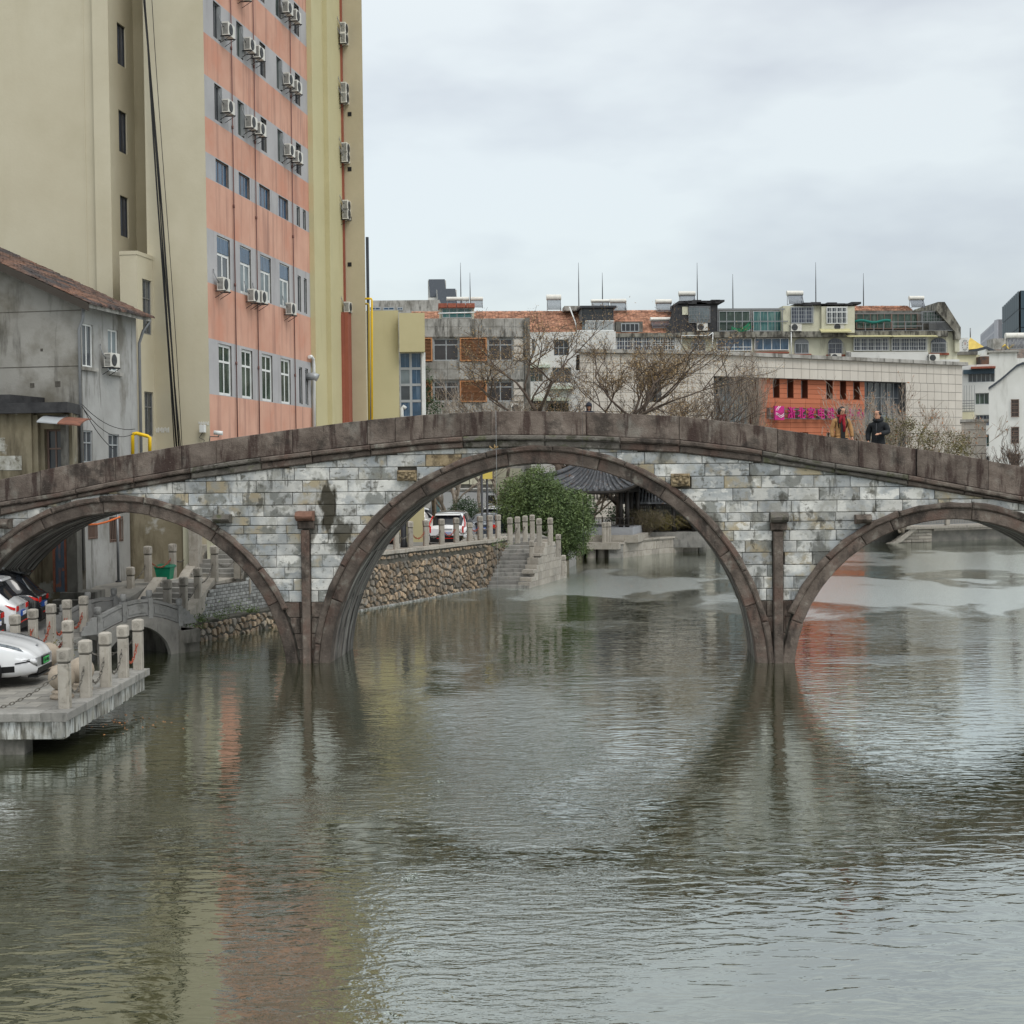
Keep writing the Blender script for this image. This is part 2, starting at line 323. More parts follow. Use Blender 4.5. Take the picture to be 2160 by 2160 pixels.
g_navy = S('tower_glass', (66, 82, 92), .5, spec=.15); g_warm = glass('brown_window_glass', (56, 52, 54))
g_purple = glass('slate_blue_window_glass', (70, 76, 92), patches=[(Lc((110, 118, 132)), 3, .52, .6, .5, (2, 2, .15))])
pvc = S('white_window_frame', (222, 224, 222), .5); alu = S('aluminium_frame', (168, 172, 174), .45, metal=.3); rustf = S('brown_wood_frame', (120, 100, 90), .7)
steel_dark = S('dark_steel', (52, 54, 58), .5); steel_grey = S('grey_steel', (130, 132, 134), .45, metal=.4)
rust = M('rust', Lc((150, 74, 44)), Lc((104, 52, 36)), sc=14, rough=.9, bump=.3)
rust_red = M('rusty_chain', Lc((168, 84, 62)), Lc((120, 58, 42)), sc=14, rough=.85, bump=.2)
chain_m = M('chain_steel', Lc((120, 116, 108)), Lc((84, 80, 74)), sc=14, rough=.6, metal=.3)
yellow_pipe_m = S('yellow_pipe_paint', (232, 190, 20), .5)
black = S('black_rubber', (22, 22, 23), .7); blackm = S('black_paint', (18, 19, 21), .35)
ac_white = S('ac_casing', (214, 212, 204), .5, rnd=.08, patches=[(Lc((160, 150, 130)), 4, .58, .7, .4, (1, 1, .3))]); ac_dark = S('ac_grille', (60, 62, 64), .6)
louver_m = M('orange_brown_slat', Lc((140, 94, 60)), Lc((120, 80, 50)), sc=3, rough=.6, rnd=.12); louver_f = S('orange_slat_frame', (180, 124, 80), .5)
bin_green = S('green_bin_plastic', (10, 122, 92), .45)
pipe_brown = S('brown_pipe_paint', (112, 78, 72), .8)
redbrown = S('red_brown_paint', (150, 88, 70), .9, patches=[(Lc((120, 66, 54)), 2, .5, .65, .6, (1.5, 1.5, .1))])
bark = M('bark', Lc((128, 116, 100)), Lc((92, 82, 70)), sc=5, rough=.95, bump=.4, bsc=14)
bark_dark = M('dark_bark', Lc((104, 92, 82)), Lc((74, 64, 58)), sc=5, rough=.95, bump=.3, bsc=14)
bark_pale = M('pale_bark', Lc((168, 158, 146)), Lc((128, 116, 104)), sc=5, rough=.95, bump=.2, bsc=14)
def leafm(name, a, b, **k):
    m = M(name, Lc(a), Lc(b), sc=1.1, rough=.6, bump=0, island=.5, **k); return m
leaf_g = leafm('evergreen_leaf', (112, 130, 78), (72, 92, 54)); leaf_g2 = leafm('dark_leaf', (70, 92, 58), (52, 72, 46))
leaf_bud = leafm('ochre_bud', (172, 146, 104), (146, 120, 84)); leaf_or = leafm('dry_orange_leaf', (188, 134, 84), (150, 96, 56)); leaf_ol = leafm('olive_shrub_leaf', (116, 110, 66), (90, 82, 54))
gold = M('gold_roof', Lc((226, 196, 96)), Lc((206, 176, 84)), sc=1, rough=.5)
magenta = S('magenta_sign', (190, 30, 122), .5); foam_m = S('foam', (150, 158, 150), .6)
white_s = S('white_sign', (236, 236, 236), .5)
skin = S('skin', (196, 148, 122), .55); hair_m = S('black_hair', (28, 22, 20), .5)
# ================================================================ THE BRIDGE
BR = Fr(G(655, 1398), -4.6); BW = 3.0
def pts(l): return [BR.L(*p) for p in l]
def interp(P):
    def f(s):
        if s <= P[0][0]: a, b = P[0], P[1]
        elif s >= P[-1][0]: a, b = P[-2], P[-1]
        else:
            for a, b in zip(P, P[1:]):
                if a[0] <= s <= b[0]: break
        return a[1]+(b[1]-a[1])*(s-a[0])/(b[0]-a[0])
    return f
z_top = interp(pts([(0, 1011), (129, 984), (248, 963.5), (375, 941.5), (500, 922), (618, 905.5), (742, 889), (892, 876), (1037, 868), (1080, 866.5), (1235, 869), (1429, 878), (1580, 895.6), (1700, 913.5), (1914, 944), (2028, 962), (2160, 984)]))
z_par = interp(pts([(0, 1059), (129, 1038.5), (246, 1014), (388, 989.5), (500, 971), (680, 949), (895, 926), (988, 920), (1063, 917), (1235, 918.5), (1308, 922), (1429, 927.5), (1580, 945), (1700, 968), (1905, 999.6), (2028, 1023), (2160, 1047.5)]))
z_cor = interp(pts([(0, 1088), (83, 1070), (160, 1051.5), (285, 1029.5), (404, 1010), (500, 998.5), (680, 974.6), (783, 961.6), (895, 950), (978, 945), (1063, 944), (1235, 945.6), (1308, 948.7), (1434, 955), (1580, 972.5), (1700, 988), (1762, 998), (1914, 1023.8), (2033, 1043), (2152, 1062)]))
SX = lambda px, py=990: BR.L(px, py)[0]
S0, S1 = SX(-420), SX(2700)
# circles: centre and radius (m)
def circ(cx, cy, r):
    c = BR.L(cx, cy); t = BR.L(cx, cy-r); return (c[0], c[1], t[1]-c[1])
ARCH = [circ(250.6, 1446, 364), circ(1141.5, 1427, 451), circ(2013, 1432, 335.5)]
PXM = 1/82.5
T1, T2 = 24*PXM, 37*PXM          # thickness of the voussoir ring, then of ring + hood
def ring_z(s, extra):
    z = -9
    for c, zc, r in ARCH:
        R = r+extra
        if abs(s-c) < R: z = max(z, zc+math.sqrt(R*R-(s-c)**2))
    return z
bridge = fthing('arch_bridge', 'old three-arched stone footbridge with grey marble spandrels standing across the canal', 'bridge', BR)
def stone(name, lo, hi, t0, t1, yf, yb, mat, n=4, bev=.02, jit=.004, parent=bridge):
    """one stone: cross-section swept along t between curves lo(t) and hi(t) in the facade plane"""
    if t1-t0 < .03: return
    bt = bev/max(.001, (Vector(lo(t1))-Vector(lo(t0))).length)*(t1-t0)
    ts = [t0, t0+bt]+[t0+(t1-t0)*k/n for k in range(1, n)]+[t1-bt, t1]
    rings = []; ok = 0
    for i, t in enumerate(ts):
        a, b = Vector(lo(t)), Vector(hi(t)); d = b-a; h = d.length
        if h < .004: d = Vector((0, .004)); h = .004
        e = min(bev, h/3); u = d/h; yy = yf + (bev if i in (0, len(ts)-1) else random.uniform(-jit, jit))
        p1, p2 = a+u*e, b-u*e
        rings.append([(p1.x, yy, p1.y), (p2.x, yy+random.uniform(-jit, jit)*.5, p2.y), (b.x, yf+bev, b.y), (b.x, yb, b.y), (a.x, yb, a.y), (a.x, yf+bev, a.y)])
    mb = MB(); mb.loft(rings); return mb.build(name, mat, parent)

# --- parapet slabs
pj = [-420, -250, -90, 85, 244, 383, 457, 618, 776, 835, 895, 1037, 1237, 1433, 1640, 1811, 1934, 2085, 2260, 2430, 2700]
for a, b in zip(pj, pj[1:]):
    s0, s1 = SX(a)+.004, SX(b)-.004
    if b == 1934: s1 -= .03
    dz = random.uniform(-.01, .01)
    for y0, y1, nm in ((-.02, .24, 'parapet_slab'), (BW-.24, BW+.02, 'parapet_slab')):
        stone(nm, lambda s: (s, z_par(s)+.006), lambda s: (s, z_top(s)+dz), s0, s1, y0, y1, parapet_m, n=6, bev=.012, jit=.012)
# --- cornice: projecting lip, then a recessed band below it
cj = [-420, -200, 0, 163, 285, 404, 552, 660, 783, 978, 1150, 1308, 1434, 1607, 1760, 1914, 2033, 2152, 2330, 2500, 2700]
for k, (a, b) in enumerate(zip(cj, cj[1:])):
    s0, s1 = SX(a)+.006, SX(b)-.006
    mt = mossy if a in (978, 1150, 1607, 1760, 404) else brown
    lip = .125
    for sd in (0, 1):
        yf, yb = (-.17, .3) if not sd else (BW-.3, BW+.17)
        stone('cornice_lip' if not sd else 'cornice_lip', lambda s: (s, z_par(s)-lip+random.uniform(-.006, .006)), lambda s: (s, z_par(s)-.006), s0, s1, yf, yb, mt, n=5, bev=.03, jit=.01)
        yf, yb = (-.08, .3) if not sd else (BW-.3, BW+.08)
        stone('cornice_stone' if not sd else 'cornice_stone', lambda s: (s, z_cor(s)), lambda s: (s, z_par(s)-lip-.012), s0, s1, yf, yb, mt, n=4, bev=.03, jit=.01)
# --- deck
mb = MB(); ss = [S0+(S1-S0)*k/60 for k in range(61)]
for a, b in zip(ss, ss[1:]):
    mb.poly([(a, .2, z_top(a)-.78), (b, .2, z_top(b)-.78), (b, BW-.2, z_top(b)-.78), (a, BW-.2, z_top(a)-.78)])
mb.build('deck', granite_w, bridge)
# --- core of the bridge behind the facing stones
mb = MB(); n = 700; YB0, YB1 = .07, BW-.07
for k in range(n):
    a, b = S0+(S1-S0)*k/n, S0+(S1-S0)*(k+1)/n
    la, lb = max(ring_z(a, T1*.9), -1.), max(ring_z(b, T1*.9), -1.)
    ha, hb = z_top(a)-.8, z_top(b)-.8
    for y in (YB0, YB1): mb.poly([(a, y, la), (b, y, lb), (b, y, hb), (a, y, ha)])
    if la > -.99 or lb > -.99: mb.poly([(a, YB0, la), (b, YB0, lb), (b, YB1, lb), (a, YB1, la)])
mb.build('core_wall', mortar, bridge)
# --- voussoirs: five strips deep, and a projecting hood ring on both faces
NS = 7
for ai, (c, zc, R) in enumerate(ARCH):
    a0 = math.asin(max(-1, min(1, (-.6-zc)/R))); a1 = math.pi-a0
    def P(ang, r, c=c, zc=zc): return (c+r*math.cos(ang), zc+r*math.sin(ang))
    cuts = [a0]
    rr = random.Random(40+ai)
    while cuts[-1] < a1-2.6/R: cuts.append(cuts[-1]+rr.choice((.8, 1.3, 1.7, 2.1, 2.5))*rr.uniform(.9, 1.1)/R)
    cuts.append(a1)
    for p, q in zip(cuts, cuts[1:]):
        g = .005/R; dr = rr.uniform(-.012, .012)
        for k in range(NS):
            y0, y1 = BW*k/NS, BW*(k+1)/NS
            if k == 0: y0 = -.05
            if k == NS-1: y1 = BW+.05
            d2 = rr.uniform(-.012, .012)
            o = stone('voussoir', lambda t: P(t, R+dr+d2), lambda t: P(t, R+T1+.01), p+g, q-g, y0+(.022 if k else .0), y1-.022, brown if k == 0 else rib, n=5, bev=.03 if k else .022, jit=.008)
    cuts = [a0+.0]
    while cuts[-1] < a1-1.9/R: cuts.append(cuts[-1]+rr.uniform(1.0, 2.2)/R)
    cuts.append(a1)
    # the hood stops where it meets its neighbour's pillar
    lim = {0: (.0, .19), 1: (.06, .06), 2: (.24, .0)}[ai]
    for p, q in zip(cuts, cuts[1:]):
        p2, q2 = max(p, a0+ (lim[1] if ai != 2 else lim[1])), q
        lo_lim = a0 + {0: .42, 1: .10, 2: .0}[ai]; hi_lim = a1 - {0: .0, 1: .10, 2: .42}[ai]
        p2, q2 = max(p, lo_lim), min(q, hi_lim)
        if q2-p2 < .05: continue
        for y0, y1, nm in ((-.12, .22, 'hood_stone'), (BW-.22, BW+.12, 'hood_stone')):
            w0 = rr.uniform(-.02, .02)
            stone(nm, lambda t: P(t, R+T1+.004), lambda t: P(t, R+T2+w0+.012*math.sin(t*37+w0*90)), p2+.008/R, q2-.008/R, y0+w0*.5, y1, brown, n=7, bev=.035, jit=.014)
# --- spandrel masonry: level courses of marble, brown granite near the water
crs = [BR.L(1650, y)[1] for y in (1410, 1370, 1335, 1300, 1266.6, 1241.5, 1216, 1191, 1165, 1140.6, 1118.5, 1100, 1081, 1056, 1029, 1003, 976, 950, 925, 905)]
FIX = []   # zones kept free for pilasters and carved stones: (s0,s1,z0,z1)
def rect(x0, x1, y0, y1):
    a, b = BR.L(x0, (y0+y1)/2), BR.L(x1, (y0+y1)/2); xm = (x0+x1)/2
    return (a[0], b[0], BR.L(xm, y1)[1], BR.L(xm, y0)[1])
pil = [rect(638.5, 657, 1117, 1500), rect(1630.5, 1652.5, 1120, 1500)]
neck = [rect(629, 664, 1099, 1116.5), rect(1625, 1659, 1102, 1119.5)]
caps_ = [rect(628, 664, 1078, 1098), rect(1623.5, 1661, 1080, 1101)]
logs = [rect(456, 490, 1085, 1103), rect(1802, 1835, 1085, 1104), rect(-6, 27, 1094, 1115)]
masks = [rect(839, 879, 992, 1014), rect(1415, 1455, 999, 1026)]
FIX = pil+neck+caps_+masks
rr = random.Random(5)
for i in range(len(crs)-1):
    z0, z1 = crs[i], crs[i+1]
    s = S0+rr.uniform(0, .6)
    low = i < 4
    while s < S1:
        L_ = rr.choice((.62, .78, .9, 1.0, 1.12, 1.3))*rr.uniform(.88, 1.12)*(1.1 if low else 1)
        e = min(s+L_, S1); segs = [(s, e)]
        for f in FIX:
            if min(f[3], z1)-max(f[2], z0) > .5*(z1-z0):
                ns = []
                for a, b in segs:
                    if f[1] <= a or f[0] >= b: ns.append((a, b)); continue
                    if f[0] > a: ns.append((a, f[0]))
                    if f[1] < b: ns.append((f[1], b))
                segs = ns
        mt = brown if low else (carve if rr.random() < .012 else marble)
        yo = rr.uniform(-.006, .008)
        for a, b in segs:
            # trim against the arches and the cornice
            lo_f = lambda t: max(z0+.005, ring_z(t, T1+.06)); hi_f = lambda t: min(z1-.006, z_cor(t)-.004)
            m = max(3, int((b-a)/.05)); run = None; runs = []
            for k in range(m+1):
                t = a+.005+(b-a-.010)*k/m; ok = hi_f(t)-lo_f(t) > .03
                if ok and run is None: run = t
                if (not ok or k == m) and run is not None: runs.append((run, t)); run = None
            for p, q in runs:
                if q-p < .04: continue
                if ring_z((p+q)/2, T1+.05) < -8 and hi_f((p+q)/2) < z0: continue
                flat = hi_f(p) == z1-.006 == hi_f(q) and lo_f(p) == z0+.005 == lo_f(q)
                stone('block', lambda t: (t, lo_f(t)), lambda t: (t, max(hi_f(t), lo_f(t)+.004)), p, q, yo, .09, mt, n=2 if flat else 8, bev=.014, jit=.007)
        s = e
# rear face, plain coursed wall seen only in reflections and from the side
mb = MB()
for i in range(len(crs)-1):
    s = S0
    while s < S1:
        e = s+.95; z0, z1 = crs[i], crs[i+1]
        lo = max(z0, ring_z(s+.1, T1), ring_z(e-.1, T1)); hi = min(z1, z_cor(s), z_cor(e))
        if hi-lo > .06: mb.box(s+.008, e-.008, BW-.09, BW, lo+.01, hi-.008)
        s = e
mb.build('rear_masonry', marble, bridge)
# pilasters, capitals, projecting tie-beam ends and carved faces
for f in pil:
    z0 = -.6
    stone('pilaster', lambda t: (t, z0), lambda t: (t, f[3]-.01), f[0]+.012, f[1]-.012, -.15, .1, brown, n=2, bev=.025, jit=.01)
for f in neck: stone('neck_stone', lambda t: (t, f[2]+.01), lambda t: (t, f[3]), f[0], f[1], -.13, .1, brown, n=2, bev=.03, jit=.01)
def tie_end(f, nm, mt, out=.34):
    mb = MB(); zc, h = (f[2]+f[3])/2, (f[3]-f[2])/2
    prof = [(-out, -h*.45), (-out-.03, 0), (-out+.02, h*.72), (-out*.6, h), (.2, h), (.2, -h), (-out*.62, -h)]
    mb.loft([[(s, y+random.uniform(-.01, .01), zc+z+random.uniform(-.01, .01)) for y, z in prof] for s in (f[0], f[0]+.03, (f[0]+f[1])/2, f[1]-.03, f[1])], sm=False)
    mb.build(nm, mt, bridge)
for f, mt in zip(caps_+logs, (M('red_sandstone', (.23, .12, .085), (.16, .085, .06), sc=4, bump=.4, patches=[((.06, .045, .035), 3, .5, .65, .7)]), mossy, mossy, brown, brown)): tie_end(f, 'tie_beam_end', mt)
for f in masks:
    mb = MB(); cx, cz, w_, h_ = (f[0]+f[1])/2, (f[2]+f[3])/2, f[1]-f[0], f[3]-f[2]
    mb.cbox(f[0], f[1], -.16, .1, f[2], f[3], .03)
    for q in (-1, 1):
        mb.ball((cx+q*w_*.2, -.16, cz+h_*.16), (w_*.1, .05, h_*.13), 8)         # eyes
        mb.ball((cx+q*w_*.2, -.17, cz+h_*.32), (w_*.17, .04, h_*.06), 8)        # brows
        mb.ball((cx+q*w_*.32, -.16, cz-h_*.12), (w_*.13, .06, h_*.16), 8)       # cheeks
        mb.ball((cx+q*w_*.42, -.15, cz+h_*.3), (w_*.08, .05, h_*.14), 8)        # ears
    mb.ball((cx, -.18, cz-h_*.02), (w_*.09, .08, h_*.15), 8); mb.ball((cx, -.17, cz-h_*.26), (w_*.26, .05, h_*.07), 8); mb.ball((cx, -.165, cz-h_*.4), (w_*.16, .05, h_*.06), 8)
    mb.build('carved_beast_face', carve, bridge)
# cords hanging from the parapet
for k, (px, yb_, lab) in enumerate(((1049, 1180, 'thin pale cord hanging off the parapet past the mid-canal steps'), (1230, 1215, 'thin dark cord hanging off the parapet near the hooded child'))):
    s = SX(px); z1 = z_top(s)+.01; z0 = 1.1-.35*k
    mb = MB(); mb.tube([(s, .1, z1), (s, -.22, z1+.01), (s, -.24, z0)], .0035, 4)
    tag(mb.build('fishing_line', alu if k == 0 else steel_dark, None, BR.o, BR.deg), lab, 'line', 'lines hanging off the bridge')
mb = MB(); s, z = BR.L(1043, 948)
for k in range(9):
    a = random.uniform(0, 3.1); mb.tube([(s, -.2, z), (s+.12*math.cos(a), -.25, z+.05+.10*math.sin(a)*random.random())], .007, 4)
tag(mb.build('straw_tuft', leaf_bud, None, BR.o, BR.deg), 'small dry straw tuft caught on the cornice above the middle arch', 'straw')
# ================================================================ WATER
def water_mat():
    m = bpy.data.materials.new('canal_water'); m.use_nodes = True; t = m.node_tree; N = t.nodes.new; L = t.links.new
    b = t.nodes['Principled BSDF']; b.inputs['Base Color'].default_value = (.034, .037, .014, 1)
    b.inputs['Roughness'].default_value = .025; b.inputs['IOR'].default_value = 3.2; b.inputs['Specular IOR Level'].default_value = .5
    geo = N('ShaderNodeNewGeometry')
    def noise(sc, st, det=2, dist=0., rot=0., ro=.5):
        mp = N('ShaderNodeMapping'); mp.inputs['Scale'].default_value = st; mp.inputs['Rotation'].default_value = (0, 0, rot); L(geo.outputs['Position'], mp.inputs[0])
        n = N('ShaderNodeTexNoise'); n.inputs['Scale'].default_value = sc; n.inputs['Detail'].default_value = det; n.inputs['Distortion'].default_value = dist; n.inputs['Roughness'].default_value = ro
        L(mp.outputs[0], n.inputs[0]); return n.outputs[0]
    def math_(op, a, c):
        k = N('ShaderNodeMath'); k.operation = op
        for i, v in enumerate((a, c)):
            if isinstance(v, (int, float)): k.inputs[i].default_value = v
            else: L(v, k.inputs[i])
        return k.outputs[0]
    def mr(s, a, c, o0, o1):
        k = N('ShaderNodeMapRange'); k.interpolation_type = 'SMOOTHSTEP'; k.inputs[1].default_value = a; k.inputs[2].default_value = c; k.inputs[3].default_value = o0; k.inputs[4].default_value = o1; L(s, k.inputs[0]); return k.outputs[0]
    # wind patches decide how rough each stretch is
    patch = mr(noise(.13, (1, 1.4, 1), 3, .6, .25), .54, .68, 0, .55)
    wob = noise(.35, (1, .6, 1), 3, .5)
    for cx, cy, rx, ry, am in ((3.0, 62, 7.5, 9, 1.), (15.0, 57, 10.5, 11, 1.), (-.7, 27, 2.9, 10, .75), (-.5, 14, 2.2, 6, .6), (13, 44, 5, 4, .45), (24, 75, 12, 12, .9)):
        mp = N('ShaderNodeMapping'); mp.vector_type = 'TEXTURE'; mp.inputs['Location'].default_value = (cx, cy, 0); mp.inputs['Scale'].default_value = (rx, ry, 1); L(geo.outputs['Position'], mp.inputs[0])
        ln = N('ShaderNodeVectorMath'); ln.operation = 'LENGTH'; L(mp.outputs[0], ln.inputs[0])
        e = mr(math_('ADD', ln.outputs['Value'], math_('MULTIPLY', math_('SUBTRACT', wob, .5), 2.2)), .55, 1.15, am, 0); patch = math_('MAXIMUM', patch, e)
    swell = noise(1.1, (.55, 1.25, 1), 2, .4, .12)
    mid = noise(3.3, (.55, 1.3, 1), 2.5, .8, -.1)
    fine = noise(9.0, (.6, 1.1, 1), 3, .3, .1, .6)
    h = math_('MULTIPLY', swell, .0075)
    h = math_('ADD', h, math_('MULTIPLY', mid, mr(patch, 0, 1, .0095, .021)))
    h = math_('ADD', h, math_('MULTIPLY', fine, mr(patch, 0, 1, .0010, .0140)))
    bp = N('ShaderNodeBump'); bp.inputs['Strength'].default_value = 1; bp.inputs['Distance'].default_value = 1.0
    L(h, bp.inputs['Height']); L(bp.outputs[0], b.inputs['Normal'])
    b.inputs['Specular IOR Level'].default_value = 0; b.inputs['Roughness'].default_value = .6
    gl = N('ShaderNodeBsdfGlossy'); L(mr(patch, .55, 1, .015, .24), gl.inputs['Roughness']); gl.inputs['Color'].default_value = (.93, .97, .95, 1); L(bp.outputs[0], gl.inputs['Normal'])
    lw = N('ShaderNodeLayerWeight'); lw.inputs['Blend'].default_value = .5; L(bp.outputs[0], lw.inputs['Normal'])
    f = math_('ADD', math_('MULTIPLY', math_('POWER', lw.outputs['Facing'], 1.9), .95), .02)
    mx = N('ShaderNodeMixShader'); L(f, mx.inputs[0]); L(b.outputs[0], mx.inputs[1]); L(gl.outputs[0], mx.inputs[2])
    L(mx.outputs[0], t.nodes['Material Output'].inputs['Surface'])
    return m
mb = MB(); mb.poly([(-90, -30, 0), (140, -30, 0), (140, 135, 0), (-90, 135, 0)])
tag(mb.build('canal_water', water_mat()), 'rippled olive-green canal water under the bridge', None, None, 'structure')
rr = random.Random(91)
def flecks(name, mat, label, spots, n, s, flat=True):
    mb = MB()
    for px, py, rx, ry in spots:
        c = G(px, py, .006)
        for _ in range(n):
            x, y, a, q = c.x+rr.gauss(0, rx), c.y+rr.gauss(0, ry), rr.uniform(0, 6.3), s*rr.uniform(.5, 1.4); z = .006 if flat else rr.uniform(.004, .02)
            mb.poly([(x+q*math.cos(a+k*1.57)*(1 if k % 2 else .55), y+q*math.sin(a+k*1.57)*(1 if k % 2 else .55), z+(.01 if k == 0 else 0)) for k in range(4)])
    return tag(mb.build(name, mat), label, None, None, 'stuff')
FLECKS = flecks
mb = MB(); mb.poly([(-3000, -500, -1.6), (3000, -500, -1.6), (3000, 4000, -1.6), (-3000, 4000, -1.6)])
tag(mb.build('terrain', earth), 'bare ground reaching to the horizon beneath the town', None, None, 'structure')
# ================================================================ THE TOWER (cream end wall, salmon and lilac side)
TW = Fr(AtY(442, 850, 52), -9)
tower = fthing('tower_block', 'tall cream tower block with a salmon and lilac banded side wall', 'building', TW)
side = lambda a, b, z: (-b, a, z)                 # a runs along the side wall, b goes into the building
def side_at(X): return lambda a, b, z: (X-b, a, z)
zS = lambda y: TW.L(437, y)[1]
ZT = 34.0
# side wall: bands read at its near edge
tops = [831, 713, 595, 480, 373, 319, 244, 155, 66]       # lilac strips: (713..831) (480..595) (319..373) (155..244) (-20..66)
strips = [(zS(831), zS(713)), (zS(595), zS(480)), (zS(373), zS(319)), (zS(244), zS(155))]
st_h = zS(66)-zS(244)
strips.append((zS(244)+st_h, zS(155)+st_h)); strips.append((zS(244)+2*st_h, zS(155)+2*st_h)); strips.append((zS(244)+3*st_h, zS(155)+3*st_h)); strips.append((zS(244)+4*st_h, zS(155)+4*st_h))
zsplit = [z for s in strips for z in s]
mf = lambda z: 1 if any(a < z < b for a, b in strips) else 0
wx = [(1.0, 2.35), (3.44, 4.68), (5.8, 7.1), (8.2, 9.48)]; nx = [(10.65, 11.1), (11.55, 11.95)]
holes = []; wins = []
for fi, (a, b) in enumerate(strips):
    if fi in (0, 1):
        for k, (p, q) in enumerate(wx): holes.append((p, q, a+.02, b-.10)); wins.append((fi, p, q, a+.02, b-.10, k))
        for k, (p, q) in enumerate(nx): holes.append((p, q, a+.1, b-.3)); wins.append((fi, p, q, a+.1, b-.3, 8+k))
    elif fi == 2:
        for k, (p, q) in enumerate(wx): holes.append((p, q, a+.02, b-.03)); wins.append((fi, p, q, a+.02, b-.03, k))
        for k, (p, q) in enumerate(nx): holes.append((p, q, a+.02, b-.03)); wins.append((fi, p, q, a+.02, b-.03, 8+k))
    else:
        for k, (p, q) in enumerate([(1.0, 1.75), (3.44, 4.15), (6.1, 6.8), (8.2, 8.9), (10.7, 11.4)]):
            holes.append((p, q, a+.12, b-.06)); wins.append((fi, p, q, a+.12, b-.06, k))
mb = MB(side_at(0)); LEN = 12.45
wall(mb, 0, LEN, -.3, ZT, holes, .14, zsplit, mf, rm=2)
mb.build('banded_side_wall', [salmon, lilac, reveal_m], tower)
rr = random.Random(3)
for fi, p, q, a, b, k in wins:
    T = side_at(0)
    if k >= 8: window(tower, p, q, a, b, .05, alu, g_dark, 1, (), .05, T, pb=.02); continue
    if fi == 0: window(tower, p, q, a, b, .06, pvc, g_green, 2, (.66,), .10, T, pb=.02)
    elif fi == 1:
        window(tower, p, q, a, b, .06, pvc, g_frost if k != 0 else g_grey, 2, (.64,), .11, T, pb=.02)
        m2 = MB(T); m2.box(p+.05, q-.05, .045, .058, a+(b-a)*.67, b-.05); m2.build('upper_pane', g_blue, tower)
    elif fi == 2: window(tower, p, q, a, b, .07, rustf, g_blue, 3, (), .04, T, pb=.02)
    else:
        window(tower, p, q, a, b, .08, steel_grey, g_dark if k % 2 == 0 else g_green, 2 if k != 4 else 1, (), .04, T)
        if k in (0, 1, 3) and fi in (3, 4):   # open casement
            m2 = MB(T); xx = q-.12
            m2.box(xx-.03, xx, -.07, .1, a+.05, b-.05); m2.build('open_casement', alu, tower)
# end wall: corner pier, recess, side-lit wing with the stair windows
def TL(px, py=400, y=0): return TW.L(px, py, y)[0]
xp = TL(308); xr = -3.42
mb = MB()
wall(mb, xp, 0, -.3, ZT); mb.poly([(xp, 0, -.3), (xp, 1.9, -.3), (xp, 1.9, ZT), (xp, 0, ZT)])
mb.build('corner_pier', cream, tower)
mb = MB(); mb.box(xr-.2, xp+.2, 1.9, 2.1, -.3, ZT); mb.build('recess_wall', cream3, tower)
Tw = side_at(xr-.0)
hz = [TW.S(262, 54+(0), xr)[1]]
sw = [(54, 140), (235, 322), (413, 498)]
hs = []
for a, b in sw:
    z1 = TW.S(258, a, xr)[1]; z0 = TW.S(258, b, xr)[1]; hs.append((.50, 1.22, z0, z1))
dzw = hs[0][2]-hs[1][2]
hs.append((.50, 1.22, hs[0][2]+dzw, hs[0][3]+dzw)); hs.append((.50, 1.22, hs[0][2]+2*dzw, hs[0][3]+2*dzw))
mb = MB(Tw); wall(mb, -.25, 1.95, -.3, ZT, hs, .12); mb.build('stair_side_wall', cream, tower)
for h in hs: window(tower, h[0], h[1], h[2], h[3], .05, steel_dark, g_purple, 2, (), .04, Tw)
mb = MB(); wall(mb, -26, TL(208)-.0, -.3, ZT, y=-.05); wall(mb, TL(208), xr, -.3, ZT, y=-.25); mb.box(TL(208)-.02, TL(208)+.0, -.25, -.05, -.3, ZT)
mb.box(TL(208)-.5, TL(208)-.44, -.062, -.04, -.3, ZT)
mb.build('broad_end_wall', cream, tower)
mb = MB(); mb.box(-26, -.05, 2.2, 22, ZT-.3, ZT); mb.box(-26, -25.8, 0, 22, -.3, ZT); mb.box(-26, -.3, 21.8, 22, -.3, ZT); mb.build('roof', concrete, tower)
# parapet strip on top
mb = MB(); mb.box(xp, .1, -.1, .3, ZT, ZT+.4); mb.build('coping', cream, tower)
# lower projecting stair volume
zl = TW.L(300, 537, -1.0)[1]; XA, XB = TW.L(255, 700, -1.4)[0], TW.L(291, 700, -1.4)[0]
vol = tower
Tv = side_at(XB)
h2 = []
for a, b in ((590, 705), (826, 920)):
    z1 = TW.S(309, a, XB)[1]; z0 = TW.S(309, b, XB)[1]; h2.append((-.95, -.15, z0, z1))
mb = MB(Tv); wall(mb, -1.4, .0, -.3, zl, h2, .12); mb.build('annex_side_wall', cream, tower)
for h in h2: window(tower, h[0], h[1], h[2], h[3], .05, steel_grey, g_grey, 2, (.66,), .05, Tv)
mb = MB(); wall(mb, XA, XB, -.3, zl-.05, y=-1.4); mb.box(XA, XB+.02, -1.42, 0, zl-.05, zl+.08); mb.poly([(XA, -1.4, -.3), (XA, 0, -.3), (XA, 0, zl), (XA, -1.4, zl)]); mb.build('annex_wall', cream, tower)
# bare brick-veneer patches where the render fell off
for (xa, xb, ya, yb) in ((TL(326, 903), TL(358, 903), 900, 911), (TL(419, 890), TL(441, 890), 889, 897)):
    mb = MB(); z0, z1 = zS(yb), zS(ya); n = 9
    for k in range(n): a = xa+(xb-xa)*k/n; mb.box(a, a+(xb-xa)/n*.7, -.012, .01, z0+ (0 if k % 3 else .05), z1-.03*(k % 2))
    mb.build('bare_tile_patch', whitewall, tower)
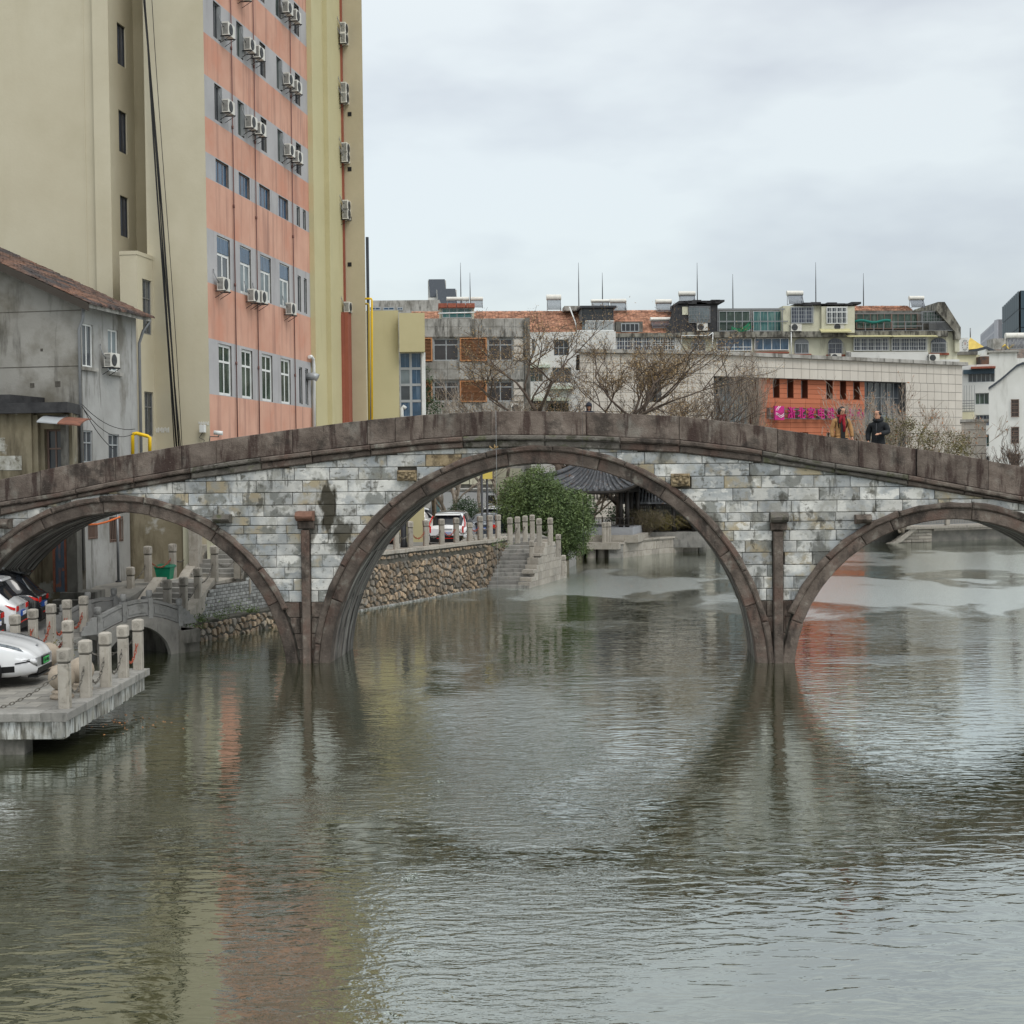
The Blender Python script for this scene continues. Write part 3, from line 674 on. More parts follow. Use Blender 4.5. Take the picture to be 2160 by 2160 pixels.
# yellow fluted pier at the far end of the side wall and the rear wing beyond it
mb = MB(side_at(0)); z0 = -.3
mb.box(LEN, 14.2, -.22, .3, z0, ZT); mb.box(14.2, 16.5, -.42, .3, z0, ZT); mb.build('yellow_pier', cream2, tower)
XW = TW.L(766.5, 300, 16.5)[0]
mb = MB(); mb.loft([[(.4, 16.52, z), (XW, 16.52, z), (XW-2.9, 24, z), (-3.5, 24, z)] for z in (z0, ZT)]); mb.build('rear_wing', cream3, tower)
mb = MB(); mb.box(.36, .5, 16.35, 16.5, 3, ZT); mb.build('downpipe', redbrown, tower)
a0, a1 = TW.L(714, 800, 16.2)[0], TW.L(739, 800, 16.2)[0]; zt_ = TW.L(725, 660, 16.2)[1]
mb = MB(); mb.box(a0, a1, 15.9, 16.5, -.3, zt_); mb.cbox(a0+.03, a1-.2, 15.86, 15.9, .5, zt_-.1, .02); mb.build('red_brown_shaft', redbrown, tower)
for y in (241, 357, 462, 558):
    x, z = TW.L(738, y, 16.52); mb = MB(); mb.box(x-.1, x+.08, 16.50, 16.53, z-.09, z+.1); mb.build('wall_hole', black, tower)
mb = MB(); x = XW; mb.box(x+.02, x+.14, 16.6, 16.7, 6, TW.L(770, 500, 16.6)[1]); mb.build('lightning_strip', slate, tower)
# rust-brown condensate pipes down the side wall
for k, (a, zt0) in enumerate(((2.72, 24), (5.25, 24), (9.95, 24))):
    mb = MB(side_at(0)); mb.tube([(a, -.05, zt0), (a, -.05, 5.0)], .022, 5); 
    z = 6.
    while z < 24: mb.tube([(a, -.05, z), (a, -.05, z+.12)], .038, 6); z += 2.9
    mb.build('drain_pipe', pipe_brown, tower)
mb = MB(side_at(0)); p = [TW.S(px, py, .05) for px, py in ((649, 753), (653, 752), (657, 757), (659, 775), (659.5, 900))]
mb.tube([(a, -.12, z) for a, z in p], .075, 8); mb.build('white_downpipe', pvc, tower)
a, z = TW.S(649, 795); mb = MB(side_at(0)); mb.tube([(a, .1, z), (a, -.3, z+.02), (a+.02, -.45, z-.05)], .17, 10); mb.build('vent_duct', alu, tower)

# ---- air conditioners: one model, two half-parts, copied
def ac_model():
    t = thing('air_conditioner', 'x', 'air conditioner')
    mb = MB(); mb.cbox(-.4, .4, -.30, 0, 0, .56, .015); mb.build('casing', ac_white, t)
    mb = MB(); mb.lathe([(.22, 0), (.235, .012), (.2, .02)], n=20)
    for k in range(8): a = k*math.pi/8; mb.box(-.2, .2, -.006, .006, .018, .024)
    me = mb.mesh('fan_grille', ac_dark); inst(me, 'fan_grille', t, (-.12, -.305, .28), (R_(90), 0, 0))
    mb = MB()
    for k in range(9): mb.box(.403, .408, -.27, -.03, .05+k*.052, .075+k*.052)
    for k in range(9): mb.box(-.408, -.403, -.27, -.03, .05+k*.052, .075+k*.052)
    mb.build('side_vent', ac_dark, t)
    mb = MB()
    for x in (-.3, .3): mb.box(x-.02, x+.02, -.36, .12, -.04, 0); mb.tube([(x, -.34, -.03), (x, .12, -.3)], .014, 4)
    mb.build('bracket', steel_dark, t)
    mb = MB(); mb.tube([(-.38, -.1, .3), (-.5, .0, .5), (-.48, .1, .75), (-.42, .14, .9)], .02, 5); mb.build('hose', steel_grey, t)
    return t
AC0 = ac_model(); _acn = [0]
def put_ac(loc, rz, label, group, sc=1.):
    if _acn[0] == 0: t = AC0; t.location = loc; t.rotation_euler = (0, 0, R_(rz)); t.scale = (sc,)*3; t['label'] = label
    else: t = dup(AC0, loc, rz, label, (sc,)*3)
    t['group'] = group; _acn[0] += 1; return t
# on the side wall: (along px, top py, bottom py)
acs = [(492, 708, 'lone grey unit under the first second-floor window of the salmon wall', 636-0, 0)]
spots = [(493, 78, 'lone air conditioner near the cream corner, two floors above the half-height windows'), (493, 240, 'lone air conditioner near the cream corner, one floor above the half-height windows'),
  (538, 109, 'left unit of the pair by the third window, upper row of the salmon wall'), (557, 125, 'right unit of the pair by the third window, upper row of the salmon wall'),
  (541, 272, 'left unit of the pair by the third window, row above the half-height windows'), (560, 286, 'right unit of the pair by the third window, row above the half-height windows'),
  (617, 30, 'left unit of the topmost pair at the far edge of the salmon wall'), (634, 47, 'right unit of the topmost pair at the far edge of the salmon wall'),
  (619, 181, 'left unit of the middle pair at the far edge of the salmon wall'), (636, 196, 'right unit of the middle pair at the far edge of the salmon wall'),
  (621, 330, 'left unit of the lowest pair at the far edge of the salmon wall'), (638, 344, 'right unit of the lowest pair at the far edge of the salmon wall'),
  (483, 614, 'lone air conditioner under the first tall white-framed window of the salmon wall'), (546, 637, 'left one of two units side by side under the third tall white-framed window'),
  (563, 640, 'right one of two units side by side under the third tall white-framed window'), (624, 664, 'lone air conditioner beside the narrow slit windows of the salmon wall'),
  (528, -3, 'unit on the salmon wall cut off by the top edge of the picture')]
for px, py, lb in spots:
    a, z = TW.S(px, py, .45); p = TW.W(.13, a, z); put_ac(p, TW.deg+90, lb, 'air conditioners on the salmon side wall', .84)
for k, (px, py) in enumerate(((716, 56), (717, 78), (718, 182), (718.5, 203), (719, 309), (719.5, 328), (721, 430), (721, 448), (726, 644))):
    x, z = TW.L(px, py+6, 16.2)
    nm = ('upper', 'lower')[k % 2]+' unit of the '+('topmost', 'second', 'third', 'fourth')[k//2]+' stacked pair on the rear wing' if k < 8 else 'single air conditioner standing on top of the red-brown shaft'
    put_ac(TW.W(.52, 16.35, z-.2), TW.deg+90, nm, 'air conditioners on the rear cream wing', .85)
# hanging cable bundle down the cream pier
for k, (x0, x1) in enumerate(((297, 378), (299, 373), (296, 383), (301, 376), (303, 371), (318, 388))):
    mb = MB(); P0, P1 = TW.L(x0, -60, -.35), TW.L(x1, 950, -.5); n = 14; 
    mb.tube([TW.W(P0[0]+(P1[0]-P0[0])*(t**1.0)+.10*math.sin(t*3.1+k)*t*(1-t)*2, -.25-.25*t-.03*k, P0[1]+(P1[1]-P0[1])*t) for t in [i/n for i in range(n+1)]], (.030, .022, .016, .018, .02, .012)[k], 5)
    tag(mb.build('hanging_cable', blackm), ('thickest black cable', 'second black cable', 'left edge thin cable', 'inner thin cable', 'short inner cable', 'separate thin cable right')[k]+' hanging down the cream tower corner', 'cable', 'cables hanging down the cream tower')
# security cameras by the corner
x, z = TW.L(429, 905, -.1); t = thing('security_camera', 'small white box camera on the cream corner just above the parapet', 'camera', TW.W(x, -.12, z), TW.deg)
mb = MB(); mb.box(-.09, .09, -.14, .05, -.12, .14); mb.build('body', pvc, t)
mb = MB(); mb.tube([(0, 0, -.1), (-.15, 0, -.3), (.05, 0, -.4), (-.05, 0, -.55)], .012, 4); mb.build('wire', steel_dark, t)
x, z = TW.L(461, 914, -.6); t = thing('security_camera', 'white tube camera on a bracket arm at the foot of the salmon wall', 'camera', TW.W(x, -.6, z), TW.deg+20)
mb = MB(); mb.tube([(-.16, 0, .03), (.14, -.05, 0)], .075, 8); mb.build('body', pvc, t)
mb = MB(); mb.tube([(0, 0, -.05), (0, .1, -.12), (-.3, .3, -.1), (-.32, .34, -.4)], .02, 5); mb.build('arm', steel_grey, t)

# ================================================================ SMALL GREY HOUSE
HZ0 = 1.4
HS = Fr(AtY(170.5, 640, 44.5), -10.5)
house = fthing('grey_house', 'old two-storey grey stucco house with tiled roof left of the tower', 'house', HS)
HL = HS.S(289, 800)[0]
def hS(px, py): return HS.S(px, py)
def hl(px, py, y=0): return HS.L(px, py, y)
eave = hS(176, 640)[1]
Th = side_at(0)
def hole(px0, px1, py0, py1):
    a = hS(px0, (py0+py1)/2)[0]; b = hS(px1, (py0+py1)/2)[0]; m = (px0+px1)/2
    return (a, b, hS(m, py1)[1], hS(m, py0)[1])
HH = [hole(173.5, 196, 684, 774), hole(228, 249, 696, 784), hole(175, 196, 908, 976), hole(229, 252, 916, 976), hole(186, 204, 1105, 1137), hole(231, 258, 1090, 1143)]
mb = MB(Th); wall(mb, 0, HL, 0, eave, HH, .1); mb.build('side_wall', stucco, house)
for i, h in enumerate(HH[:4]): window(house, *h, .04, pvc if i < 2 else alu, g_grey if i != 1 else g_frost, 2, () if i < 2 else (.62,), .05, Th)
for h in HH[4:]:
    n = 7; bars = [(h[0]+(h[1]-h[0])*k/n-.012, h[0]+(h[1]-h[0])*k/n+.012, -.03, -.01, h[2], h[3]) for k in range(n+1)]+[(h[0], h[1], -.035, -.015, h[2]+(h[3]-h[2])*f-.012, h[2]+(h[3]-h[2])*f+.012) for f in (.1, .9)]
    window(house, *h, .05, rustf, g_dark, 1, (), .04, Th, bars=bars, name='barred_window')
for i in (0, 1):
    h = HH[i]; mb = MB(Th); mb.box(h[0]-.12, h[1]+.15, -.1, .05, h[2]-.12, h[2]-.01); mb.build('window_sill', concrete, house)
# gable wall: polygon under the slope
xg0 = -9.5; slope = (hl(0, 553)[1]-hl(176, 633)[1])/(hl(0, 553)[0]-hl(176, 633)[0])
zr = lambda x: eave+(x)*slope
mb = MB(); mb.poly([(xg0, 0, 0), (0, 0, 0), (0, 0, eave), (xg0, 0, zr(xg0))])
mb.poly([(0, HL, 0), (-4, HL, 0), (-4, HL, zr(-4)), (0, HL, eave)])
mb.build('gable_wall', stucco2, house)
mb = MB()
for py in (657, 774):
    z = hl(80, py)[1]; mb.box(-6, 0, -.006, .01, z-.012, z+.012)
for px, py, r in ((68, 813, .07), (122, 810, .085), (88, 738, .04)):
    x, z = hl(px, py); mb.lathe([(r, 0), (r*.8, .01)], (0, 0, 0), 9) if False else mb.box(x-r, x+r, -.008, .02, z-r, z+r)
mb.build('wall_crack', mortar, house)
# roof slab + tiles + bargeboard
OV = .38
def rp(x, y, up=0): return (x, y, zr(x)+up)
mb = MB(); mb.loft([[rp(x, -OV, .0), rp(x, -OV, .13), rp(x, HL+.25, .13), rp(x, HL+.25, .0)] for x in (xg0, .42)]); mb.build('roof_slab', concrete, house)
mb = MB(); mb.loft([[rp(x, -OV-.05, -.10), rp(x, -OV-.05, .14), rp(x, -OV+.03, .14), rp(x, -OV+.03, -.10)] for x in (xg0, .44)]); mb.build('bargeboard', S('dark_bargeboard', (66, 60, 54), .9), house)
mb = MB(); rr = random.Random(9); rw, cw = .26, .21
x = .50
ln = math.sqrt(1+slope*slope)
while x > xg0:
    y = -OV-.04
    while y < HL+.25:
        u = rr.uniform(-.012, .02); x1 = x-rw/ln-.05
        za, zb_ = zr(x)+.17+u, zr(x1)+.15+u
        pr = [(-.5, 0), (-.3, .035), (0, .05), (.3, .035), (.5, 0)]
        b = mb._a([(x, y+cw*(.5+p), za+h) for p, h in pr]+[(x1, y+cw*(.5+p), zb_+h) for p, h in pr]+[(x, y+cw*(.5+p), za-.03) for p, h in pr])
        for k in range(4): mb.face((b+k, b+k+1, b+6+k, b+5+k)); mb.face((b+k+1, b+k, b+10+k, b+11+k))
        y += cw
    x -= rw/ln
tag(mb.build('roof_tile', tile_dark, house), kind='stuff')
# gutter and downpipe at the corners
mb = MB(); mb.tube([(.12, -.06, eave-.1), (.1, -.08, eave-.5), (-.02, -.1, eave-.8), (-.02, -.1, 2)], .045, 7); mb.tube([(.4, HL+.2, eave-.15), (.2, HL+.1, eave-.5), (.08, HL+.05, eave-.9), (.08, HL+.05, 2)], .05, 7)
mb.build('downpipe', steel_grey, house)
x, z = HS.S(238, 775, .3); put_ac(HS.W(.16, x, z), HS.deg+90, 'white air conditioner with round fan on the grey house beside the upper right window', 'air conditioners on the grey house', .78)
# low annex in front with flat black roof, door-window and awning
AN = Fr(AtY(100, 950, 43.0), -10.5)
annex = fthing('house_annex', 'mouldy brown stucco annex with flat black roof and curved tin awning', 'annex', AN)
def al(px, py, y=0): return AN.L(px, py, y)
ax1 = al(152, 900)[0]; az = al(100, 872)[1]
dh = (al(94, 950)[0], al(131, 950)[0], al(112, 1240)[1]+.1, al(112, 905)[1])
dh = (dh[0], dh[1], dh[2], dh[3])
mb = MB(); wall(mb, -12, al(75, 900)[0], 0, az, y=-.25); wall(mb, al(75, 900)[0], ax1, 0, az, [(dh[0], dh[1], 4.2, dh[3])], .25); mb.poly([(ax1, 0, 0), (ax1-.5, 1.3, 0), (ax1-.5, 1.3, az), (ax1, 0, az)])
x = al(75, 900)[0]; mb.poly([(x, -.25, 0), (x, 0, 0), (x, 0, az), (x, -.25, az)]); mb.build('wall', stucco3, annex)
for px0, px1 in ((72, 86), (134, 146)):
    mb = MB(); mb.box(al(px0, 950)[0], al(px1, 950)[0], -.16, .02, 0, az-.05); mb.build('pilaster', conc_dark if px0 > 100 else stucco3, annex)
window(annex, dh[0], dh[1], 4.2, dh[3], .16, rustf, g_grey, 2, (.72,), .06)
mb = MB(); mb.loft([[(-12, -.5, z), (ax1+.12, -.5, z), (ax1-.4, 1.3, z), (-12, 1.3, z)] for z in (az, az+.3)]); mb.box(-12, al(38, 850)[0], -.45, 2, az+.3, az+.55); mb.build('flat_roof', M('tar_roof', (.02, .02, .022), (.05, .05, .052), sc=2, rough=.8, bump=.3), annex)
mb = MB(); xa, xb = al(90, 890, -.5)[0], al(176, 890, -.5)[0]; zA = al(91, 874, -.3)[1]; n = 10
mb.loft([[(xa+(xb-xa)*f, -.15-.7*t, zA-.02-.2*t*t-.12*f) for t in [i/8 for i in range(9)]]+[(xa+(xb-xa)*f, -.15-.7*t, zA-.05-.2*t*t-.12*f) for t in [i/8 for i in range(8, -1, -1)]] for f in (0, .5)]); mb.build('tin_awning', alu, annex)
mb = MB()
mb.loft([[(xa+(xb-xa)*f, -.15-.7*t, zA-.02-.2*t*t-.12*f) for t in [i/8 for i in range(9)]]+[(xa+(xb-xa)*f, -.15-.7*t, zA-.05-.2*t*t-.12*f) for t in [i/8 for i in range(8, -1, -1)]] for f in (.5, 1.05)]); mb.build('rusty_awning', M('brown_tin', Lc((128, 84, 66)), Lc((100, 66, 54)), sc=6, rough=.8), annex)
# white painted notice patches on the annex wall
for (a, b, c, d) in ((8, 55, 962, 992), (0, 20, 924, 952)):
    mb = MB(); mb.box(al(a, c)[0], al(b, c)[0], -.262, -.25, al(a, d)[1], al(a, c)[1]); mb.build('whitewash_patch', M('whitewash', Lc((186, 186, 180)), Lc((140, 138, 126)), sc=4, rough=.95, patches=[(Lc((90, 84, 70)), 5, .52, .62, .8)]), annex)
# ground-floor details under the arch: blue and orange door, pillar
dp = [hole(128, 147, 1120, 1238)]
t = fthing('worn_door', 'peeling blue door with orange edges under the left arch', 'door', AN)
x0, x1 = al(127, 1180)[0], al(148, 1180)[0]; z1 = al(140, 1125)[1]
mb = MB(); mb.box(x0, x1, -.33, -.27, 1.5, z1); mb.build('door_leaf', M('peeling_blue', Lc((92, 108, 124)), Lc((74, 88, 104)), sc=2, rough=.8, patches=[(Lc((160, 100, 74)), 3, .58, .62, .8)]), t)
for xx in (x0-.05, x1): 
    mb = MB(); mb.box(xx, xx+.07, -.36, -.25, 1.5, z1+.05); mb.build('jamb', M('orange_primer', Lc((150, 92, 70)), Lc((120, 76, 60)), sc=5, rough=.8), t)
mb = MB(); 
for k in range(3): mb.box(x0+.12, x1-.12, -.345, -.33, 1.65+k*.75, 2.2+k*.75)
mb.build('door_panel', M('peeling_blue2', Lc((84, 98, 112)), Lc((150, 96, 74)), sc=3, rough=.8), t)
mb = MB(); a = al(154, 1150)[0]; b = al(176, 1150)[0]; mb.box(a, b, -.4, -.1, 1.5, 4.6); mb.build('pillar', conc_dark, annex)
# stained wall right of the house (base of the tower) with doorway
WB = Fr(AtY(300, 1150, 47.5), -6)
tb = fthing('base_wall', 'stained grey plaster ground-floor wall behind the stone stairs', 'wall', WB)
wl = lambda px, py=1120: WB.L(px, py)[0]
mb = MB(); wall(mb, wl(265), wl(388), .8, 5.15, y=0); mb.build('plaster', stucco3, tb)
mb = MB(); mb.box(wl(388), wl(402), -.1, .4, 1, 5.15); mb.box(wl(430), wl(446), .3, .6, 1, 5.15); mb.build('door_jamb', creamwall, tb)
mb = MB(); mb.box(wl(405), wl(424), -.35, .1, 1.5, 5.15); mb.build('pillar', granite, tb)
mb = MB(); mb.box(wl(440), wl(520), 3.0, 3.2, 1, 5.15); mb.build('dark_doorway', conc_dark, tb)
t = thing('street_pole', 'slim dark grey steel pole standing by the door under the left arch', 'pole', (0, 0, 0)); p = G(148, 1262, 1.0)
t.location = p; mb = MB(); mb.tube([(0, 0, 0), (0, 0, 3.6)], .05, 8); mb.build('shaft', steel_dark, t); mb = MB(); mb.lathe([(.11, 0), (.11, .04), (.06, .06)]); mb.build('base', steel_dark, t)
t = thing('street_pole', 'grey steel pole holding up an orange banner cord beside the barred window', 'pole', AtY(250, 1228, 43.5)); mb = MB(); mb.tube([(0, 0, 0), (0, 0, 2.3)], .04, 8); mb.build('shaft', steel_grey, t); mb = MB(); mb.lathe([(.09, 0), (.09, .03), (.05, .05)]); mb.build('base', steel_dark, t)
mb = MB(); mb.tube([AtY(150, 1108, 43.0), AtY(205, 1106, 43.3), AtY(225, 1101, 43.4), AtY(254, 1090, 43.5)], .03, 5); tag(mb.build('orange_strap', M('orange_strap', Lc((226, 116, 60)), rough=.7)), 'orange strap stretched from the pole across the barred windows', 'strap')
# yellow gas pipes
def pipe(pts_, r, name, label, group=None, mat=yellow_pipe_m):
    mb = MB(); mb.tube(pts_, r, 10); return tag(mb.build(name, mat), label, 'pipe', group)
pipe([AtY(280, 962, 45.3), AtY(280, 920, 45.3), AtY(282, 915, 45.3), AtY(288, 914, 45.3), AtY(311, 920, 45.3), AtY(316, 923, 45.3), AtY(316, 955, 45.3)], .055, 'gas_pipe', 'yellow gas pipe bend standing between the grey house and the tower')
pipe([AtY(770, 630, 66), AtY(783.5, 630, 66), AtY(784.5, 633, 66), AtY(785, 900, 66)], .045, 'gas_pipe', 'tall bright yellow gas pipe running down beside the cream low building', 'yellow gas pipes')
pipe([AtY(770, 641, 67), AtY(777, 641, 67), AtY(778, 644, 67), AtY(779, 900, 67)], .045, 'gas_pipe', 'shorter darker yellow gas pipe left of the bright one', 'yellow gas pipes', M('old_yellow', Lc((186, 160, 60)), rough=.6))
# slack wires from the house corner
for k, (a, b, s) in enumerate((((172, 852), (285, 905), .5), ((172, 856), (282, 915), .8), ((174, 858), (240, 948), .3), ((60, 1005), (230, 968), -.1))):
    P0, P1 = AtY(*a, 43.9), AtY(*b, 45.0); mb = MB(); mb.tube([P0.lerp(P1, t)-Vector((0, 0, s*4*t*(1-t)*.5)) for t in [i/10 for i in range(11)]], .012, 4)
    tag(mb.build('slack_wire', blackm), ('upper slack wire from the grey house corner to the yellow pipe', 'lower slack wire sagging from the grey house corner', 'short wire dropping from the house corner to the small window', 'wire rising from the annex wall behind the parapet')[k], 'wire', 'wires on the grey house')
# ================================================================ GROUND, QUAYS, STAIRS
def V2(p): return (p[0], p[1])
def slab(name, poly, z0, z1, mat, label=None, kind='structure', group=None):
    mb = MB(); mb.loft([[(x, y, z) for x, y in poly] for z in (z0, z1)])
    o = mb.build(name, mat); return tag(o, label, None, group, kind)
LOTZ = 1.4
Q1, Q2, Q3 = G(340, 1371), G(753, 1287), G(1028, 1240)
# ground sheets (land behind the quay)
slab('car_park_ground', [(-60, 52.5), (-6.6, 50.5), (-5.9, 52.5), (-1.6, 61.6), (1.5, 65.2), (3.2, 75), (4.2, 92), (8, 98), (140, 98), (700, 900), (-700, 900), (-60, 98)], -1.5, LOTZ, asphalt, 'grey paved car park ground behind the quay wall')
slab('street', [(-60, 30), (-11.2, 30.9), (-11.05, 38.7), (-11.9, 40.9), (-11.6, 43.0), (-11.6, 52.4), (-60, 52.4)], -1.5, .75, asphalt, 'grey street ground under the left arch')
# ---- foreground platform
PZ = .75; XE = -7.76; YF, YBk = 25.40, 31.15
slab('platform_deck', [(-40, YF+.35), (XE-.45, YF+.35), (XE-.45, YBk-.2), (-11.3, YBk-.2), (-11.3, 33), (-40, 33)], .35, PZ-.045, mortar, 'dark bedding slab of the waterside platform')
plat = thing('waterside_platform', 'paved stone platform jutting over the water where the white car stands', 'platform', (0, 0, 0))
rr = random.Random(21)
y = YF+.45; row = 0
while y < YBk-.25:
    x = XE-.47; first = True
    while x > -13.5:
        L_ = .62*(1 if not (first and row % 2) else .5); first = False
        z = PZ-rr.uniform(0, .004); mb = MB(); mb.box(x-L_+.006, x-.006, y+.005, min(y+.31, YBk-.21), PZ-.05, z)
        mb.build('paving_slab', pave, plat); x -= L_
    y += .315; row += 1
# edge coping slabs, right side and front
yy = YF; 
while yy < YBk:
    L_ = 1.18; e = min(yy+L_, YBk)
    mb = MB(side_at(XE)); mb.cbox(yy+.005, e-.005, 0, .46, PZ-.14, PZ+.015, .012); mb.build('edge_coping', granite_w, plat); yy = e
x = XE-.46
while x > -14:
    mb = MB(); mb.cbox(x-1.1+.005, x-.005, YF, YF+.46, PZ-.14, PZ+.015, .012); mb.build('edge_coping', granite_w, plat); x -= 1.1
mb = MB(side_at(XE))
yy = YF
while yy < YBk-.05:
    L_ = rr.uniform(.14, .3); e = min(yy+L_, YBk-.03)
    m2 = MB(side_at(XE-.07)); m2.cbox(yy+.004, e-.004, rr.uniform(0, .015), .2, PZ-.44+rr.uniform(-.02, .02), PZ-.145, .008); m2.build('edge_facing_stone', wet_stone, plat); yy = e
x = XE-.1
while x > -14:
    L_ = rr.uniform(.5, .9); m2 = MB(); m2.cbox(x-L_+.004, x-.004, YF+.08+rr.uniform(0, .012), YF+.3, PZ-.46, PZ-.145, .01); m2.build('edge_facing_stone', wet_stone, plat); x -= L_
mb = MB(); mb.box(XE-.45, XE-.01, YBk+.0, YBk+.12, PZ-.14, PZ-.0); mb.build('corner_stone', granite_w, plat)
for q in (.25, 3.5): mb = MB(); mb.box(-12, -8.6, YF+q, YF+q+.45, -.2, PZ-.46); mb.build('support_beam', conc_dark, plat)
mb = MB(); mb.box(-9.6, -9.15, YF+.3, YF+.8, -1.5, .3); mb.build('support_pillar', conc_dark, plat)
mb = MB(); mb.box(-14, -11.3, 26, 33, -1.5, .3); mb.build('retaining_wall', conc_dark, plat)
# inlet wall behind the platform, with curb stones
mb = MB(); mb.box(-11.32, -11.12, 30.9, 38.6, -1.5, .58); mb.build('inlet_wall', rubble_mort, plat)
yy = 31.1
while yy < 38.5:
    m2 = MB(side_at(-11.0)); m2.cbox(yy+.005, yy+1.15, 0, .5, .58, .765, .012); m2.build('edge_coping', granite_w, plat); yy += 1.16

# ---- granite posts: one model, copied
def post_model():
    t = thing('granite_post', 'x', 'post')
    mb = MB(); h = .80; a = .115
    mb.loft([[(s*x, t_*y_, z) for s, t_, x, y_ in ((-1, -1, a, a*.8), (-1, -1, a*.8, a), (1, -1, a*.8, a), (1, -1, a, a*.8), (1, 1, a, a*.8), (1, 1, a*.8, a), (-1, 1, a*.8, a), (-1, 1, a, a*.8))] for z in (0, h)])
    mb.box(-a*.55, a*.55, -a-.008, -a+.01, .12, h-.12); mb.box(a-.01, a+.008, -a*.55, a*.55, .12, h-.12)
    mb.build('shaft', granite, t)
    mb = MB(); mb.box(-.1, .1, -.1, .1, h, h+.03); mb.build('neck', mortar, t)
    mb = MB(); c = .125; q = .02
    rings = []
    for z, k in ((h+.03, q), (h+.05, 0), (h+.24, 0), (h+.26, q), (h+.275, .06)):
        d = c-k; rings.append([(-d, -d*.9, z), (-d*.9, -d, z), (d*.9, -d, z), (d, -d*.9, z), (d, d*.9, z), (d*.9, d, z), (-d*.9, d, z), (-d, d*.9, z)])
    mb.loft(rings)
    mb.build('cap', granite, t)
    mb = MB()
    for r in (.07, .045): mb.tube([(r*math.cos(k*math.pi/5), -.127, h+.145+r*math.sin(k*math.pi/5)) for k in range(11)], .009, 4, caps=False)
    for k in range(4): mb.ball((.025*math.cos(k*1.57), -.128, h+.145+.025*math.sin(k*1.57)), .014, 6)
    mb.build('rosette', granite, t)
    return t
POST0 = post_model(); _pn = [0]
def put_post(x, y, z, rz, label, group, h=1.):
    if _pn[0] == 0: t = POST0; t.location = (x, y, z); t.rotation_euler = (0, 0, R_(rz)); t['label'] = label; t.scale = (.84, .84, h)
    else: t = dup(POST0, (x, y, z), rz, label, (.84, .84, h))
    t['group'] = group; _pn[0] += 1; return t
def chain(a, b, sag, mat, label, group, r=.016, link=.075, name='hanging_chain'):
    a, b = Vector(a), Vector(b); L_ = (b-a).length*(1+.9*sag*sag); n = max(8, int(L_/link)); mb = MB()
    P = [a.lerp(b, k/n)-Vector((0, 0, 1.35*sag*(b-a).length*4*(k/n)*(1-k/n))) for k in range(n+1)]
    for k in range(n):
        d = (P[k+1]-P[k]); m_ = (P[k+1]+P[k])/2; l = d.length*.66; d.normalize()
        s_ = d.cross(Vector((0, 0, 1))); s_ = s_.normalized() if s_.length > .01 else Vector((1, 0, 0)); u_ = s_ if k % 2 else s_.cross(d)
        q = [m_+d*(l*math.cos(t))+u_*(r*1.5*math.sin(t)) for t in [i*math.pi/4 for i in range(8)]]
        mb.tube(q+[q[0]], r*.55, 4, caps=False)
    return tag(mb.build(name, mat), label, 'chain', group)
HC = .72
plab = ['granite post at the outer corner of the platform, nearest the viewer', 'darker second granite post from the platform corner', 'pale third granite post from the platform corner', 'fourth granite post from the platform corner', 'last granite post at the far right end of the platform']
PA = [(-7.96, 25.95), (-7.95, 27.2), (-7.94, 28.5), (-7.94, 29.8), (-7.94, 31.0)]
for (x, y), lb in zip(PA, plab): put_post(x, y, PZ+.01, rr.uniform(-2, 2), lb, 'granite posts round the platform')
put_post(-9.42, 31.0, PZ, 1, 'tall granite post on the inner rear corner of the platform behind the corner post', 'granite posts round the platform', 1.0)
PBs = [(-11.32, 33.3), (-11.35, 34.65), (-11.33, 35.95), (-11.3, 37.15), (-11.2, 38.25)]
for (x, y), lb in zip(PBs, ('weathered granite post behind the white car bonnet, first of the street row', 'second weathered post of the street row, beside the black car tail', 'third weathered post of the street row', 'fourth weathered post of the street row', 'last weathered post of the street row, by the carved bridge end')):
    put_post(x, y, PZ, 0, lb, 'weathered granite posts along the street edge', .92)
cl = ('rust stained chain between first and second platform posts', 'grey chain between second and third platform posts', 'dark chain between third and fourth platform posts', 'bright rusty chain between fourth and fifth platform posts')
for k in range(4): chain((*PA[k], PZ+HC), (*PA[k+1], PZ+HC), .30, rust_red if k == 3 else chain_m, cl[k], 'chains between the platform posts')
chain((PA[0][0], PA[0][1], PZ+HC), (-11.2, 25.75, PZ+HC), .17, chain_m, 'long grey chain swinging left from the corner post past the car', 'chains between the platform posts')
chain((-9.42, 31.0, PZ+HC), (-7.94, 31.0, PZ+HC), .2, chain_m, 'thin grey chain across the rear edge of the platform', 'chains between the platform posts')
chain((-9.45, 31.0, PZ+HC), (-11.32, 33.3, PZ+.3), .1, rust_red, 'dark red rusty chain slanting from the inner post to the street kerb', 'rusty chains along the street edge', .02)
for k in range(4): chain((*PBs[k], PZ+.68), (*PBs[k+1], PZ+.68), .32, rust_red, ('rusty chain behind the white car bonnet', 'rusty chain in front of the black car tail', 'rusty chain between third and fourth street posts', 'rusty chain between the last two street posts')[k], 'rusty chains along the street edge', .02)
def ball_bollard(x, y, z, lb):
    t = thing('stone_ball_bollard', lb, 'bollard', (x, y, z), 0, 'stone ball bollards on the platform')
    mb = MB(); mb.lathe([(.21, 0), (.22, .06), (.17, .1), (.2, .13), (.15, .17)], n=20); mb.build('base', M('warm_granite', (.36, .30, .235), (.27, .225, .175), sc=5, bump=.3, bsc=40, rough=.8), t)
    mb = MB(); mb.ball((0, 0, .40), .25, 20); mb.build('sphere', MATS['warm_granite'], t)
ball_bollard(-8.38, 27.15, PZ, 'stone ball bollard half hidden left behind the corner post')
ball_bollard(-8.30, 28.1, PZ, 'stone ball bollard right behind the corner post')
